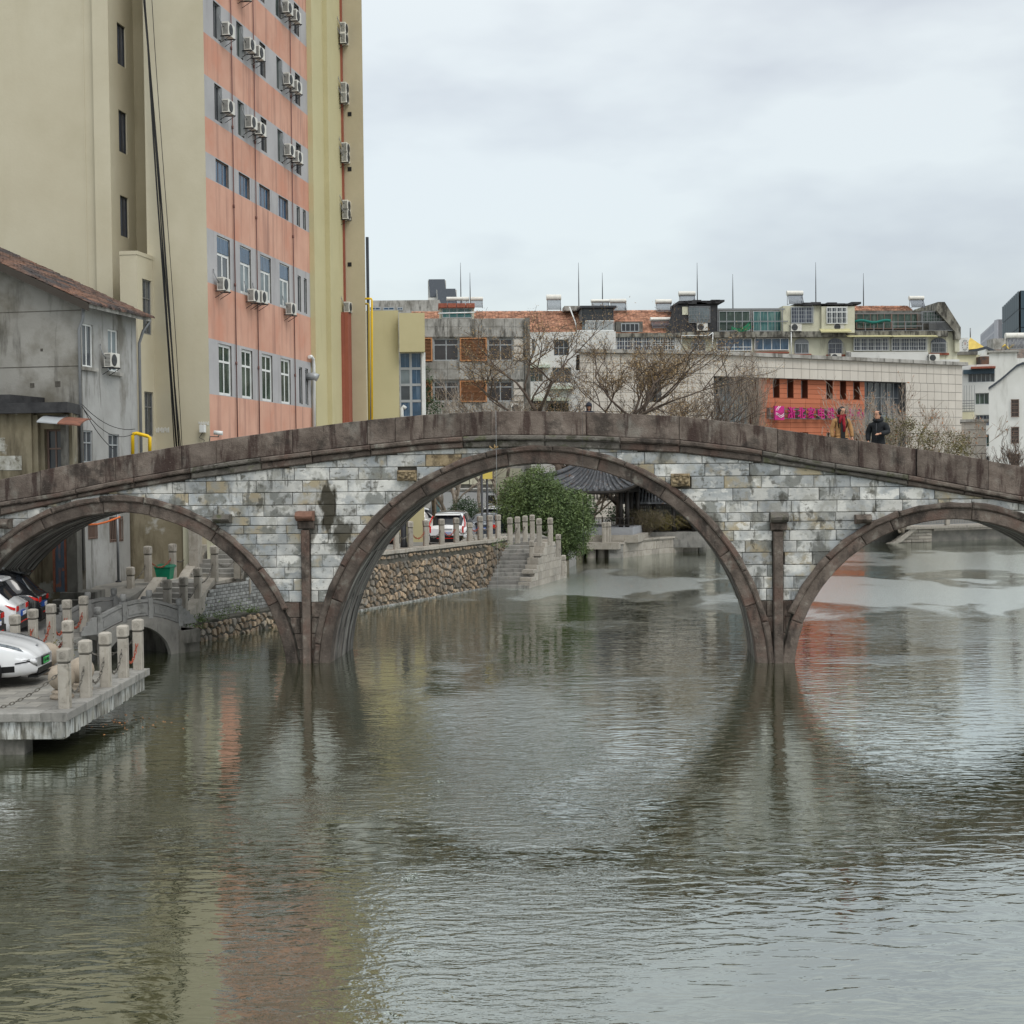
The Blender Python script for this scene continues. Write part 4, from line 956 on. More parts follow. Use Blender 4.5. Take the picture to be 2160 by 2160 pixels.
ball_bollard(-9.72, 30.6, PZ, 'stone ball bollard behind the white car nose')

# ---- carved little humpback bridge over the inlet
sb = thing('small_arch_bridge', 'small grey humpback bridge with carved slab railings crossing the side inlet', 'bridge', (-10.75, 37.85, 0), 55)
# local x runs across (2.9 m long), y away from the viewer's side
LB = 2.75
def dk(t): return .78+.33*math.sin(math.pi*min(max(t, 0), 1))**1.0
NB = 28
def intr(t): return -.3 if (t < .06 or t > .86) else (dk(t)-.26)*math.sin(math.pi*(t-.06)/.80)**.4
mb = MB(); 
for y0, y1 in ((-.12, 0), (1.3, 1.42)):
    mb.loft([[(LB*t, y0, intr(t)), (LB*t, y1, intr(t)), (LB*t, y1, dk(t)), (LB*t, y0, dk(t))] for t in [k/NB for k in range(NB+1)]])
mb.build('side_wall', granite_w, sb)
mb = MB(); mb.loft([[(LB*t, 0, dk(t)-.16), (LB*t, 1.3, dk(t)-.16), (LB*t, 1.3, dk(t)), (LB*t, 0, dk(t))] for t in [k/NB for k in range(NB+1)]]); mb.build('deck', granite_w, sb)
dgran = M('dark_carved_granite', (.20, .20, .195), (.28, .28, .27), sc=3, bump=.4, bsc=30, rnd=.15, off=True, patches=[((.08, .08, .075), 3, .5, .64, .7)])
for y0 in (-.09, 1.33):
    tp = (0.0, .30, .62, 1.0)
    for k in range(3):
        a, b = tp[k]+.03, tp[k+1]-.03
        mb = MB(); mb.loft([[(LB*t, y0, dk(t)+.03), (LB*t, y0+.07, dk(t)+.03), (LB*t, y0+.07, dk(t)+.36), (LB*t, y0, dk(t)+.36)] for t in (a, (a+b)/2, b)])
        mb.loft([[(LB*t, y0-.025, dk(t)+.38), (LB*t, y0+.095, dk(t)+.38), (LB*t, y0+.095, dk(t)+.46), (LB*t, y0-.025, dk(t)+.46)] for t in (a, (a+b)/2, b)])
        mb.loft([[(LB*t, y0-.02, dk(t)+.10), (LB*t, y0, dk(t)+.10), (LB*t, y0, dk(t)+.28), (LB*t, y0-.02, dk(t)+.28)] for t in (a+.02, (a+b)/2, b-.02)])
        mb.build('railing_panel', dgran, sb)
    for t in tp:
        x, z = LB*t, dk(t)
        mb = MB(); mb.box(x-.07, x+.07, y0-.035, y0+.105, z-.05, z+.50); mb.lathe([(.05, .5), (.075, .53), (.085, .6), (.085, .68), (.07, .70), (.02, .71)], (x, y0+.035, z), 12); mb.build('newel', dgran, sb)
    for s_, t in ((-1, 0), (1, 1)):
        x, z = LB*t, dk(t); mb = MB(); prof = [(0, 0), (.5, 0), (.5, .10), (.42, .13), (.40, .22), (.3, .24), (.28, .33), (.16, .35), (.14, .42), (0, .44)]
        mb.loft([[(x+s_*(.07+px_), yv, z+pz_) for px_, pz_ in prof] for yv in (y0, y0+.07)]); mb.build('drum_stone', dgran, sb)
mb = MB(); mb.box(LB-.1, LB+.6, -.2, 1.6, -1.5, .62); mb.box(LB+.0, LB+.5, -.35, 1.7, .28, .62); mb.build('abutment', conc_dark, sb)
# ---- quay wall behind the stairs: rubble footing, grey brick, landing
def quay_block(name, a, b, z0, z1, th, mat, parent=None, out=0.):
    a, b = Vector((a[0], a[1], 0)), Vector((b[0], b[1], 0)); d = (b-a).normalized(); n = Vector((-d.y, d.x, 0))
    mb = MB(); mb.loft([[tuple(p+Vector((0, 0, z))) for p in (a-n*out, b-n*out, b+n*th, a+n*th)] for z in (z0, z1)]); return mb.build(name, mat, parent)
def clip(poly, nx, ny, c):
    o = []
    for i in range(len(poly)):
        p, q = poly[i], poly[(i+1) % len(poly)]; dp, dq = nx*p[0]+ny*p[1]-c, nx*q[0]+ny*q[1]-c
        if dp <= 0: o.append(p)
        if dp*dq < 0: t = dp/(dp-dq); o.append((p[0]+(q[0]-p[0])*t, p[1]+(q[1]-p[1])*t))
    return o
def rubble(parent, A, B, z0, z1, cw, ch, seed, limit=300, yoff=-.05, name='stone', mat=None, zf=None):
    """irregular stones on the wall face from A to B: each a clipped cell with its own edges and depth"""
    rr = random.Random(seed); A, B = Vector((A[0], A[1], 0)), Vector((B[0], B[1], 0)); L_ = (B-A).length; u = (B-A)/L_; nrm = Vector((u.y, -u.x, 0))
    nx, nz = int(L_/cw), max(1, int((z1-z0)/ch)); P = {}
    for i in range(-2, nx+3):
        for j in range(-2, nz+3): P[i, j] = ((i+.5+rr.uniform(-.42, .42)+.5*(j % 2))*L_/nx, z0+(j+.5+rr.uniform(-.4, .4))*(z1-z0)/nz)
    cells = []
    for i in range(nx):
        for j in range(nz):
            c = P[i, j]; poly = [(max(0, c[0]-1.5*cw), z0), (min(L_, c[0]+1.5*cw), z0), (min(L_, c[0]+1.5*cw), z1), (max(0, c[0]-1.5*cw), z1)]
            for di in range(-2, 3):
                for dj in range(-2, 3):
                    if di or dj:
                        q = P[i+di, j+dj]; dx, dz = q[0]-c[0], q[1]-c[1]
                        poly = clip(poly, dx, dz, (q[0]**2-c[0]**2+q[1]**2-c[1]**2)/2)
                        if len(poly) < 3: break
                if len(poly) < 3: break
            if len(poly) < 3: continue
            cells.append(poly)
    rest = MB(); cells.sort(key=lambda p: -abs(sum(p[k-1][0]*p[k][1]-p[k][0]*p[k-1][1] for k in range(len(p)))))
    for k, poly in enumerate(cells):
        cx = sum(p[0] for p in poly)/len(poly); cz = sum(p[1] for p in poly)/len(poly); g = rr.uniform(.03, .055)
        def sh(f, dep):
            out_ = []
            for x, z in poly:
                dx, dz = x-cx, z-cz; l = math.hypot(dx, dz) or 1; s_ = max(.2, (l-g)/l)*f
                p = A+u*(cx+dx*s_)+nrm*dep; out_.append((p.x, p.y, cz+dz*s_))
            return out_
        if zf and cz > zf(cx): continue
        o_ = rr.uniform(.02, .06); mb = rest if k >= limit else MB()
        mb.loft([sh(1, -.06), sh(1, o_*.5), sh(.78, o_+.025)])
        if k < limit: mb.build(name, mat or rubble_m, parent)
    if rest.v: tag(rest.build('small_stones', mat or rubble_m, parent), kind='stuff')
qw = thing('quay_wall', 'rubble stone quay wall with grey brick above, below the left stairs', 'wall', (0, 0, 0))
qa, qb = (Q1.x, Q1.y), (-6.9, 48.3); ZF = .55
quay_block('footing', qa, qb, -1.5, ZF, .9, rubble_mort, qw)
quay_block('ledge', qa, qb, ZF, ZF+.04, .5, rubble_mort, qw, .02)
rubble(qw, qa, qb, -.1, ZF, .26, .2, 5)
# brick face, set back
ba, bb = Vector((-10.2, 41.0, 0)), Vector((-7.35, 48.4, 0)); bu = (bb-ba).normalized(); bn = Vector((bu.y, -bu.x, 0)); bL = (bb-ba).length
def btop(s): return .78 if s < 1.9 else (.78+(s-1.9)*.8/1.6 if s < 3.5 else (1.55 if s < 5.2 else 2.3))
backp = MB(); 
for k in range(30):
    s0, s1 = bL*k/30, bL*(k+1)/30; a, b = ba+bu*s0, ba+bu*s1; backp.poly([(a.x, a.y, .5), (b.x, b.y, .5), (b.x, b.y, btop(s1)), (a.x, a.y, btop(s0))])
backp.build('brick_backing', mortar, qw)
bricks = []; z = .58; j = 0
while z < 2.2:
    s = (j % 2)*.11
    while s < bL:
        if z+.1 < btop(s+.1): bricks.append((s, z))
        s += .23
    z += .105; j += 1
ub = MB(); ub.cbox(0, .215, -.03, .05, 0, .09, .006); ubm = ub.mesh('brick', greybrick); restb = MB()
brz = math.atan2(bu.y, bu.x)
bricks.sort(key=lambda b: (b[0], b[1]))
for k, (s, z) in enumerate(bricks):
    p = ba+bu*s+bn*0
    if k < 300: inst(ubm, 'brick', qw, (p.x, p.y, z), (0, 0, brz))
    else:
        c, s_ = math.cos(brz), math.sin(brz); o = len(restb.v)
        for v in ub.v: restb.v.append((p.x+v[0]*c-v[1]*s_, p.y+v[0]*s_+v[1]*c, z+v[2]))
        for f in ub.f: restb.f.append(tuple(i+o for i in f)); restb.m.append(0); restb.sm.append(False)
if restb.v: tag(restb.build('far_bricks', greybrick, qw), kind='stuff')
# stairs
ST = Fr((-11.05, 43.0), -9)
stairs = fthing('stone_stairs', 'two-flight granite staircase climbing behind the small arched bridge', 'stairs', ST)
def step(y, z0, z1, x0, x1, dep=1.2): mb = MB(); mb.cbox(x0, x1, y, y+dep, z0, z1, .012); mb.build('step', granite_w, stairs)
mb = MB(); mb.box(-.4, 1.95, -2.0, 0, -.5, .78); mb.build('lower_landing', granite_w, stairs)
for k in range(6): step(.30*k, .78+.137*k-.2, .78+.137*(k+1), .12, 1.5, 1.6 if k == 5 else .6)
mb = MB(); mb.box(-.15, 1.78, 1.8, 3.95, -.5, 1.6); mb.build('middle_landing', granite, stairs)
for k in range(6): step(3.6+.30*k, 1.6+.13*k-.3, 1.6+.13*(k+1), .25, 2.05, .6)
mb = MB(); mb.box(-1.5, 3.2, 5.4, 9, -.5, 2.38); mb.build('upper_landing', granite, stairs)
def stringer(x, y0, z0, y1, z1, w=.32):
    mb = MB(side_at(x)); mb.loft([[(y, b, z-.5), (y, b, z), (y, b-w, z), (y, b-w, z-.5)] for y, b, z in ((y0-.25, 0, z0-.02), (y0, 0, z0+.14), (y1, 0, z1+.14), (y1+.25, 0, z1+.12))]); mb.build('stringer', granite, stairs)
stringer(-.2, 0, .78, 1.8, 1.6); stringer(1.45, -.1, .78, 1.8, 1.6); stringer(-.05, 3.6, 1.6, 5.4, 2.38); stringer(2.0, 3.6, 1.6, 5.4, 2.38)
# ramp left of the stairs and door steps
mb = MB(); mb.loft([[ST.W(x, y, z) for y, z in ((-2.6, .7), (1.4, 1.5), (5, 1.5), (5, 0), (-2.6, 0))] for x in (-1.9, -.25)]); tag(mb.build('paved_ramp', pave), 'sloping grey paved ramp between the door steps and the stairs', 'ramp')
t = thing('door_steps', 'four worn dark stone steps up to the peeling blue door', 'steps', AtY(142, 1275, 41.5).xy.to_3d())
for k in range(4): mb = MB(); mb.cbox(-.85+.12*k, .55, -.0+.30*k, 1.9, .7+.2*k, .9+.2*k, .015); mb.build('step', conc_dark, t)
gp = 'granite posts along the left stairs'
sp = [(276.5, 1272, 1.0), (354, 1305, .85), (388, 1297, .85), (418, 1275, 1.02), (313, 1227, 1.6), (365, 1220, 1.6), (453, 1227, 1.6), (501, 1220, 1.6), (412, 1161, 2.35)]
sl = ['post at the left foot of the stairs beside the ramp', 'post in front of the stairs beside the carved bridge end', 'second post in front of the stairs', 'post on the slanted right edge of the lower flight', 'post left of the green bin on the stair landing', 'post right of the green bin on the landing', 'post at the right front corner of the stair landing', 'post at the far right of the stair landing', 'tall post at the top of the upper flight']
SPp = []
for (px, py, z), lb in zip(sp, sl):
    p = G(px, py, z); SPp.append(p); put_post(p.x, p.y, z, -9, lb, gp, 1.02)
for a, b, c in ((0, 4, 'chain up the left edge of the lower flight'), (4, 5, 'rusty sagging chain behind the green bin'), (5, 8, 'chain up the left edge of the upper flight'), (6, 7, 'dark chain across the landing edge right'), (3, 6, 'dark chain up the right edge of the lower flight'), (2, 3, 'chain between the front and the slanted-edge post'), (1, 2, 'chain between the two posts in front of the stairs')):
    chain(SPp[a]+Vector((0, 0, .7)), SPp[b]+Vector((0, 0, .7)), .16, rust_red if c.startswith('rusty') else chain_m, c, 'chains along the left stairs')
t = thing('wheelie_bin', 'green plastic wheelie bin with lid on the stair landing', 'bin', G(346, 1222, 1.6).xy.to_3d()+Vector((0, .15, 1.6)), -8)
mb = MB(); mb.loft([[(-.2, -.18, 0), (.2, -.18, 0), (.2, .2, 0), (-.2, .2, 0)], [(-.26, -.24, .38), (.26, -.24, .38), (.26, .24, .38), (-.26, .24, .38)]]); mb.build('body', bin_green, t)
mb = MB(); mb.loft([[(-.28, -.27, .38), (.28, -.27, .38), (.28, .27, .38), (-.28, .27, .38)], [(-.25, -.2, .44), (.25, -.2, .44), (.25, .25, .46), (-.25, .25, .46)]]); mb.build('lid', S('green_lid', (8, 100, 76), .4), t)

# ---- main rubble quay wall under the parked cars
mq = thing('quay_wall', 'tall rubble quay wall of tan and grey stones below the car park', 'wall', (0, 0, 0))
CZ = 2.0
W0 = (-7.6, 46.9); W1 = V2(Q3)
quay_block('wall_core', W0, W1, -1.5, CZ-.13, .8, rubble_mort, mq)
WM = tuple(W0[i]+(W1[i]-W0[i])*.31 for i in (0, 1))
rubble(mq, W0, WM, -.1, CZ-.15, .2, .3, 6, 20, name='stone')
rubble(mq, WM, W1, -.12, CZ-.42, .165, .27, 7, 280)
rubble(mq, WM, W1, CZ-.33, CZ-.15, .26, .18, 8, 0)
d = (Vector((*W1, 0))-Vector((*W0, 0))); n_ = int(d.length/.62); dn = d.normalized(); nn = Vector((-dn.y, dn.x, 0))
uc = MB(); uc.cbox(.004, .616, -.08, .55, -.13, 0, .01); ucm = uc.mesh('coping_stone', granite)
for k in range(n_): p = Vector((*W0, 0))+dn*(.62*k); inst(ucm, 'coping_stone', mq, (p.x, p.y, CZ+random.uniform(-.006, .004)), (0, 0, math.atan2(dn.y, dn.x)))
mb = MB(); mb.tube([Vector((W0[0], W0[1], 0))-nn*.06, Vector((*W1, 0))-nn*.06], .06, 6); mb.build('waterline_kerb', wet_stone, mq)
# posts along it
def onwall(px, off=.22):
    # intersect sight line with the coping line
    r = ray(px, 1150); A = Vector((*W0, 0))+nn*off; k = r.x/r.y; t = (A.x-k*A.y)/(k*dn.y-dn.x); return A+dn*t
names = 'first second third fourth fifth sixth seventh eighth ninth tenth eleventh twelfth'.split()
PW = []
for k, px in enumerate((792, 836, 865.6, 898.6, 932, 962.7, 991, 1013, 1034, 1051)):
    p = onwall(px); PW.append(p); put_post(p.x, p.y, CZ-(.12 if k == 6 else .02), rr.uniform(-3, 3)+20, names[k]+' post from the arch along the car park wall', 'granite posts along the car park wall', .95 if k != 6 else .82)
for k in range(len(PW)-1): chain(PW[k]+Vector((0, 0, CZ+.65)), PW[k+1]+Vector((0, 0, CZ+.65)), .2, chain_m if k % 2 else rust_red, names[k]+' chain from the arch along the car park wall', 'chains along the car park wall', .02, .1)

# ---- mid-canal steps with block side wall
MS = Fr(G(1028, 1241), -4)
ms = fthing('canal_steps', 'broad granite steps going down into the canal below the car park corner', 'stairs', MS)
wS = MS.loc(G(1117, 1241))[0]; NSt = 13; rise = 1.95/NSt; tr = .27
for k in range(NSt):
    mb = MB(); mb.cbox(0+.05*k, wS, tr*k, tr*k+.6, -1 if k == 0 else rise*k-.05, rise*(k+1)-.02, .014); mb.build('step', granite_w, ms)
LSd = MS.loc(G(1196, 1218)); A_ = Vector((wS, -.05, 0)); B_ = Vector((LSd[0], LSd[1], 0)); dS = (B_-A_); LS = dS.length; dS.normalize(); nS = Vector((-dS.y, dS.x, 0))
def topz(s):
    if s < .5*LS: return 1.98*min(1, (s+1.0)/(.5*LS)) if s < .5*LS-1.0 else 1.98
    return 1.98
def stepz(s): 
    f = s/LS
    if s < 3.5: return min(1.98, rise*(math.floor(s/tr)+1)-.03)
    if f < .55: return 1.98
    return 1.98-(math.floor((f-.55)/.45*6))/6*1.5
angS = math.atan2(dS.y, dS.x)
bh = .33; j = 0; z = -.1; cnt = 0
core = MB()
for k in range(44):
    s0, s1 = LS*k/44, LS*(k+1)/44; a, b = A_+dS*s0+nS*.03, A_+dS*s1+nS*.03; h = min(stepz(s0+.01), stepz(s1-.01))-.02
    core.loft([[tuple(q+Vector((0, 0, zz))) for q in (a, b, b+nS*.6, a+nS*.6)] for zz in (-1, h)])
core.build('side_wall_core', granite_w, ms)
while z < 2:
    s = 0; w = .55
    s = -(j % 2)*w/2
    while s < LS:
        a, b = max(s, 0), min(s+w, LS)
        h = min(z+bh, max(stepz(a+.02), stepz(b-.02)) if a < 3.2 else min(stepz(a+.02), stepz(b-.02)))
        if h-z > .08 and b-a > .08:
            m2 = MB(lambda x, y, zz: tuple(A_+dS*x+nS*y+Vector((0, 0, zz)))); m2.cbox(a+.005, b-.005, random.uniform(-.006, .006), .5, z+.004, h-.004, .01); m2.build('wall_block', granite, ms)
        s += w
    z += bh; j += 1
# left flank of the steps
ra = MS.W(.72, 3.7); quay_block('return_wall', (Q3.x+.02, Q3.y+.1), (ra.x, ra.y), -1, 1.86, .9, rubble_mort, mq); rubble(mq, (Q3.x+.02, Q3.y), (ra.x, ra.y), .1, 1.8, .2, .3, 12, 0); quay_block('return_coping', (Q3.x+.0, Q3.y-.1), (ra.x, ra.y), 1.86, 1.99, .6, granite, mq, .06)
for i, (px, py, z, lb) in enumerate(((1076, 1149, 1.95, 'post left of the top of the canal steps'), (1092, 1146, 1.95, 'second post behind the top of the canal steps'), (1108, 1143, 1.95, 'third post behind the top of the canal steps'), (1123, 1140, 1.95, 'fourth post behind the top of the canal steps'), (1137.5, 1152, 1.95, 'post at the top right corner of the canal steps'), (1122, 1193, .82, 'lone post standing halfway down the canal steps'), (1161, 1150, 1.95, 'post right of the canal steps against the bush'), (1178, 1175, 1.4, 'small post on the stepped wall above the water'), (1189, 1215, .25, 'lowest post at the water end of the stepped wall'))):
    p = G(px, py, z); put_post(p.x, p.y, z, -4, lb, 'granite posts around the canal steps', 1.0 if i < 7 else .85)
for a, b, c in (((1076, 1149), (1092, 1146), 'chain left of the canal steps top'), ((1092, 1146), (1108, 1143), 'second chain behind the canal steps'), ((1137.5, 1152), (1161, 1150), 'chain between the right top posts of the canal steps')):
    chain(G(*a, 1.95)+Vector((0, 0, .7)), G(*b, 1.95)+Vector((0, 0, .7)), .2, chain_m, c, 'chains around the canal steps', .02, .1)
# land under and behind the steps
slab('steps_landing', [MS.W(.6, 3.3).xy.to_tuple(), MS.W(*(A_+dS*LS*.55).xy).xy.to_tuple(), (1.2, 70), (-2, 76), (-2.2, 62)], -1.5, 1.9, pave, 'pale paved landing at the head of the canal steps')
# ---- bank towards the pavilion and the far quay
BK = [G(1196, 1216), G(1235, 1190)]
slab('planted_bank', [(2.4, 66.6), (2.7, 70), (2.9, 76), (4.4, 83.5), (8, 84.5), (10.9, 86.9), (10.9, 99), (-2, 99), (-2, 70)], -1.5, .55, earth, 'dark planted bank between the steps and the pavilion')
def block_wall(name, label, P, z1, w, h, mat, seed=1, piece='wall_block', out=0.):
    t = thing(name, label, 'wall', (0, 0, 0)); rr = random.Random(seed)
    for a, b in zip(P, P[1:]):
        a, b = Vector((a[0], a[1], 0)), Vector((b[0], b[1], 0)); L_ = (b-a).length; d = (b-a)/L_; n = Vector((-d.y, d.x, 0)); T = lambda x, y, z: tuple(a+d*x+n*y+Vector((0, 0, z)))
        mb = MB(T); mb.box(0, L_, .04, .7, -1.5, z1-.02); mb.build('core', mortar, t)
        z = -.15; j = 0
        while z < z1-.05:
            s = -(j % 2)*w/2
            while s < L_:
                x0, x1 = max(s, 0), min(s+w, L_)
                if x1-x0 > .1: mb = MB(T); mb.cbox(x0+.006, x1-.006, rr.uniform(-.006, .006), .3, z+.005, min(z+h, z1)-.005, .012); mb.build(piece, mat, t)
                s += w
            z += h; j += 1
        mb = MB(T); mb.box(-.05, L_+.05, -.08, .5, z1, z1+.1); mb.build('coping', granite, t)
    return t
bp1, bp2, bp3, bp4 = G(1284, 1177.5), G(1315, 1176.5), G(1390, 1168), G(1473, 1162)
block_wall('canal_wall', 'curved pale granite block wall under the shrubs right of the pavilion', [bp2, bp3, bp4], .85, 1.1, .45, granite, 3)
block_wall('canal_wall', 'short grey block wall directly under the pavilion', [bp1, bp2], .75, .9, .42, granite_w, 4)
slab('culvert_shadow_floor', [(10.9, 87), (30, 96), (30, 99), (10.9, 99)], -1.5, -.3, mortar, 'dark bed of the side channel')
f1, f2, f3 = G(1500, 1161), G(1790, 1150), G(1850, 1145)
t = thing('culvert_wall', 'dark grey retaining wall of the side channel beyond the middle arch', 'wall', (0, 0, 0))
mb = MB(); a, b = bp4+Vector((.1, .3, 0)), bp4+Vector((1.6, 3, 0)); mb.loft([[tuple(q+Vector((0, 0, z))) for q in (a, b, b+Vector((-.5, .5, 0)), a+Vector((-.5, .5, 0)))] for z in (-1.5, 1.1)]); mb.build('wall', conc_dark, t)
quay_block('far_wall', (12.6, 89), (22.0, 93.3), -1.5, .9, .6, granite_w, t)
# far quay on the right with steps, railing and overhanging walk
FQ = thing('far_quay', 'far pale granite quay with overhanging walkway seen through the right arch', 'wall', (0, 0, 0))
a0 = G(1862, 1146); a1 = G(1966, 1143); a2 = G(2130, 1137); a3 = a2+(a2-a1)*3
zq = lambda p, y, px: CAM_H
mb = MB(); 
for P_, z1 in (((a0+Vector((1.4, -.1, 0)), a1), 2.35), ):
    pass
T = lambda A, B: (lambda x, y, z: tuple(A+(B-A).normalized()*x+Vector((-(B-A).normalized().y, (B-A).normalized().x, 0))*y+Vector((0, 0, z))))
L1 = (a1-a0).length; tf = T(a0, a1); rr = random.Random(8)
for j in range(5):
    s = -(j % 2)*.55+.0
    while s < L1:
        x0, x1 = max(s, .9+.35*j), min(s+1.05, L1)
        if x1-x0 > .15: mb = MB(tf); mb.cbox(x0+.01, x1-.01, rr.uniform(-.01, .01), .4, .2*j+.01, .2*(j+1)-.01, .012); mb.build('wall_block', granite, FQ)
        s += 1.05
mb = MB(tf); mb.loft([[(.2, y, 0), (.6, y, .1), (L1*.6, y, 1.08), (L1*.6+.3, y, 1.08), (L1*.6+.3, y, .96), (1.1, y, .05), (.4, y, -.1)] for y in (-.35, -.02)]); mb.build('stair_stringer', granite, FQ)
for k in range(9): mb = MB(tf); mb.cbox(-2.6, .5+.28*k, 1.2+.28*k, 1.9+.28*k, -.5, .105*(k+1), .015); mb.build('step', granite_w, FQ)
L2 = (a3-a1).length; tf2 = T(a1, a3)
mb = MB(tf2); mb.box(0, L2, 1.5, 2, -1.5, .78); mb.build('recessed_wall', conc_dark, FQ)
for j in range(2):
    s = 0
    while s < 13: mb = MB(tf2); mb.cbox(s+.02, s+.58, 1.4+rr.uniform(0, .03), 1.6, .02+.2*j, .2+.2*j, .02); mb.build('footing_block', granite_w, FQ); s += .62
mb = MB(tf2); mb.box(-L1, L2, -.3, 3, .86, 1.0); mb.box(0, L2, -.2, .2, .72, .86); mb.build('walkway_slab', granite, FQ)
def railing(A, B, z, n, name, label, sp=2.2):
    t = thing(name, label, 'railing', (0, 0, 0)); tf = T(A, B); L_ = (B-A).length; k = 0; s = 0
    while s <= L_:
        mb = MB(tf); mb.box(s-.13, s+.13, -.13, .13, z, z+.88); mb.build('post', granite, t)
        if s+sp <= L_+.01:
            mb = MB(tf); mb.box(s+.13, s+sp-.13, -.03, .03, z+.72, z+.78); mb.box(s+.13, s+sp-.13, -.03, .03, z+.08, z+.13)
            for q in range(14): x = s+.2+(sp-.4)*q/13; mb.box(x-.015, x+.015, -.015, .015, z+.13, z+.72)
            mb.build('rail_panel', steel_grey, t)
        s += sp
    return t
railing(a0+Vector((-1, 0, 0)), a3, 1.0, 1, 'railing', 'white metal and stone railing on the far quay walkway', 3.1)
slab('far_bank_ground', [(12.6, 89.6), (22.6, 94.1), (a0.x+3, a0.y+2.2), (a1.x, a1.y+.4), (a3.x, a3.y+.4), (200, 140), (200, 200), (8, 99)], -1.5, .92, pave, 'pale paved ground behind the far quay')
# ================================================================ CREAM LOW BUILDING, LOUVRE BUILDING, KIOSK
def bhelp(fr): return (lambda px, py, y=0.: fr.L(px, py, y)), (lambda x0, x1, y0, y1, y=0.: (fr.L(x0, (y0+y1)/2, y)[0], fr.L(x1, (y0+y1)/2, y)[0], fr.L((x0+x1)/2, y1, y)[1], fr.L((x0+x1)/2, y0, y)[1]))
LB_ = Fr(AtY(775, 800, 72), -1); l_, lr = bhelp(LB_)
low = fthing('cream_low_building', 'low cream rendered building with a tall blue-curtained window grid next to the tower', 'building', LB_)
r1 = lr(775, 843, 655, 1110); r2 = lr(842, 896, 660, 742, -.6); gw = lr(843, 890, 743, 880)
zb = LOTZ-.1
def tap(mb, x0, x1, y0, y1, z0, z1): k = .14*(y1-y0); mb.loft([[(x0, y0, z), (x1, y0, z), (x1-k, y1, z), (x0, y1, z)] for z in (z0, z1)])
mb = MB(); tap(mb, r1[0], r1[1], 0, 9, zb, r1[3]); tap(mb, r1[1]-.02, l_(892, 900)[0], .25, 9, zb, gw[2]); tap(mb, r1[1], l_(892, 900)[0]-.05, .3, 9, gw[2]-.2, r2[3]-.3); mb.build('wall', cream2, low)
mb = MB(); tap(mb, r2[0], r2[1], -.6, 8.8, r2[2], r2[3]); mb.build('upper_block', cream2, low)
fw = .09
for i in range(4):
    for j in range(2):
        a = gw[0]+(gw[1]-gw[0])*j/2; b = gw[0]+(gw[1]-gw[0])*(j+1)/2; c = gw[3]-(gw[3]-gw[2])*(i+1)/4; d_ = gw[3]-(gw[3]-gw[2])*i/4
        window(low, a, b, c, d_, .05, alu, (g_blue, g_blue, g_frost, g_blue, g_grey, g_blue, g_blue, g_blue)[(i*2+j) % 8], 1, (), .06)
mb = MB(); mb.box(gw[1], gw[1]+.16, -.05, .3, gw[2], gw[3]); mb.build('corner_post', pvc, low)
mb = MB(); x, z = l_(847, 870, -.2); mb.tube([(x, 0, z-1.5), (x, 0, z+.2), (x+.08, 0, z+.3), (x+.2, 0, z+.2)], .09, 8); mb.build('vent_pipe', pvc, low)
# grey louvre building
GV = Fr(AtY(895, 760, 108), 1.5); g_, gr = bhelp(GV)
lv = fthing('louvre_building', 'weathered concrete office with orange-brown louvre screens between dark windows', 'building', GV)
xL, xR = g_(850, 800)[0], g_(1117, 800)[0]; zT = g_(1000, 672)[1]
zr1 = gr(900, 1000, 672, 713); zr2 = gr(900, 1000, 762, 803); zr3 = gr(900, 1000, 848, 1000)
win = [(914, 968), (1029, 1082)]; lou = [(880, 912), (970, 1027)]
holes = [gr(a, b, 714, 761) for a, b in win]+[gr(a, b, 804, 847) for a, b in win]
mb = MB(); wall(mb, xL, xR, .5, zT, holes, .25); mb.box(xL, xR, .3, 12, .5, zT-.1); mb.build('wall', concrete, lv)
mb = MB(); mb.box(g_(1107, 800)[0], xR+.05, -.35, .0, .5, zT); mb.box(g_(995, 690)[0], g_(1003, 690)[0], -.02, .0, zr1[2], zT-.05); mb.build('corner_pier', conc_dark, lv)
# facing panels, each its own
for (ya, yb, cols_) in ((672, 690, 9), (690, 711, 9), (764, 779, 9), (779, 801, 9), (850, 868, 9), (868, 886, 9)):
    xs = [896+(k*24) for k in range(10)]
    for a, b in zip(xs, xs[1:]):
        if a < 1000 < b: b = 995
        r = gr(a, min(b, 1106), ya, yb); mb = MB(); mb.cbox(r[0]+.008, r[1]-.008, -.12, 0, r[2]+.008, r[3]-.008, .008); mb.build('facing_panel', concrete, lv)
for a, b in ((1084, 1105),):
    for ya, yb in ((716, 730), (731, 745), (746, 760), (806, 820), (821, 835), (836, 847)):
        r = gr(a, b, ya, yb); mb = MB(); mb.cbox(r[0], r[1]-.02, -.1, 0, r[2]+.02, r[3]-.02, .02); mb.build('facing_panel', panel, lv)
for h in holes: window(lv, *h, .15, alu, g_warm, 2, (.72,), .09)
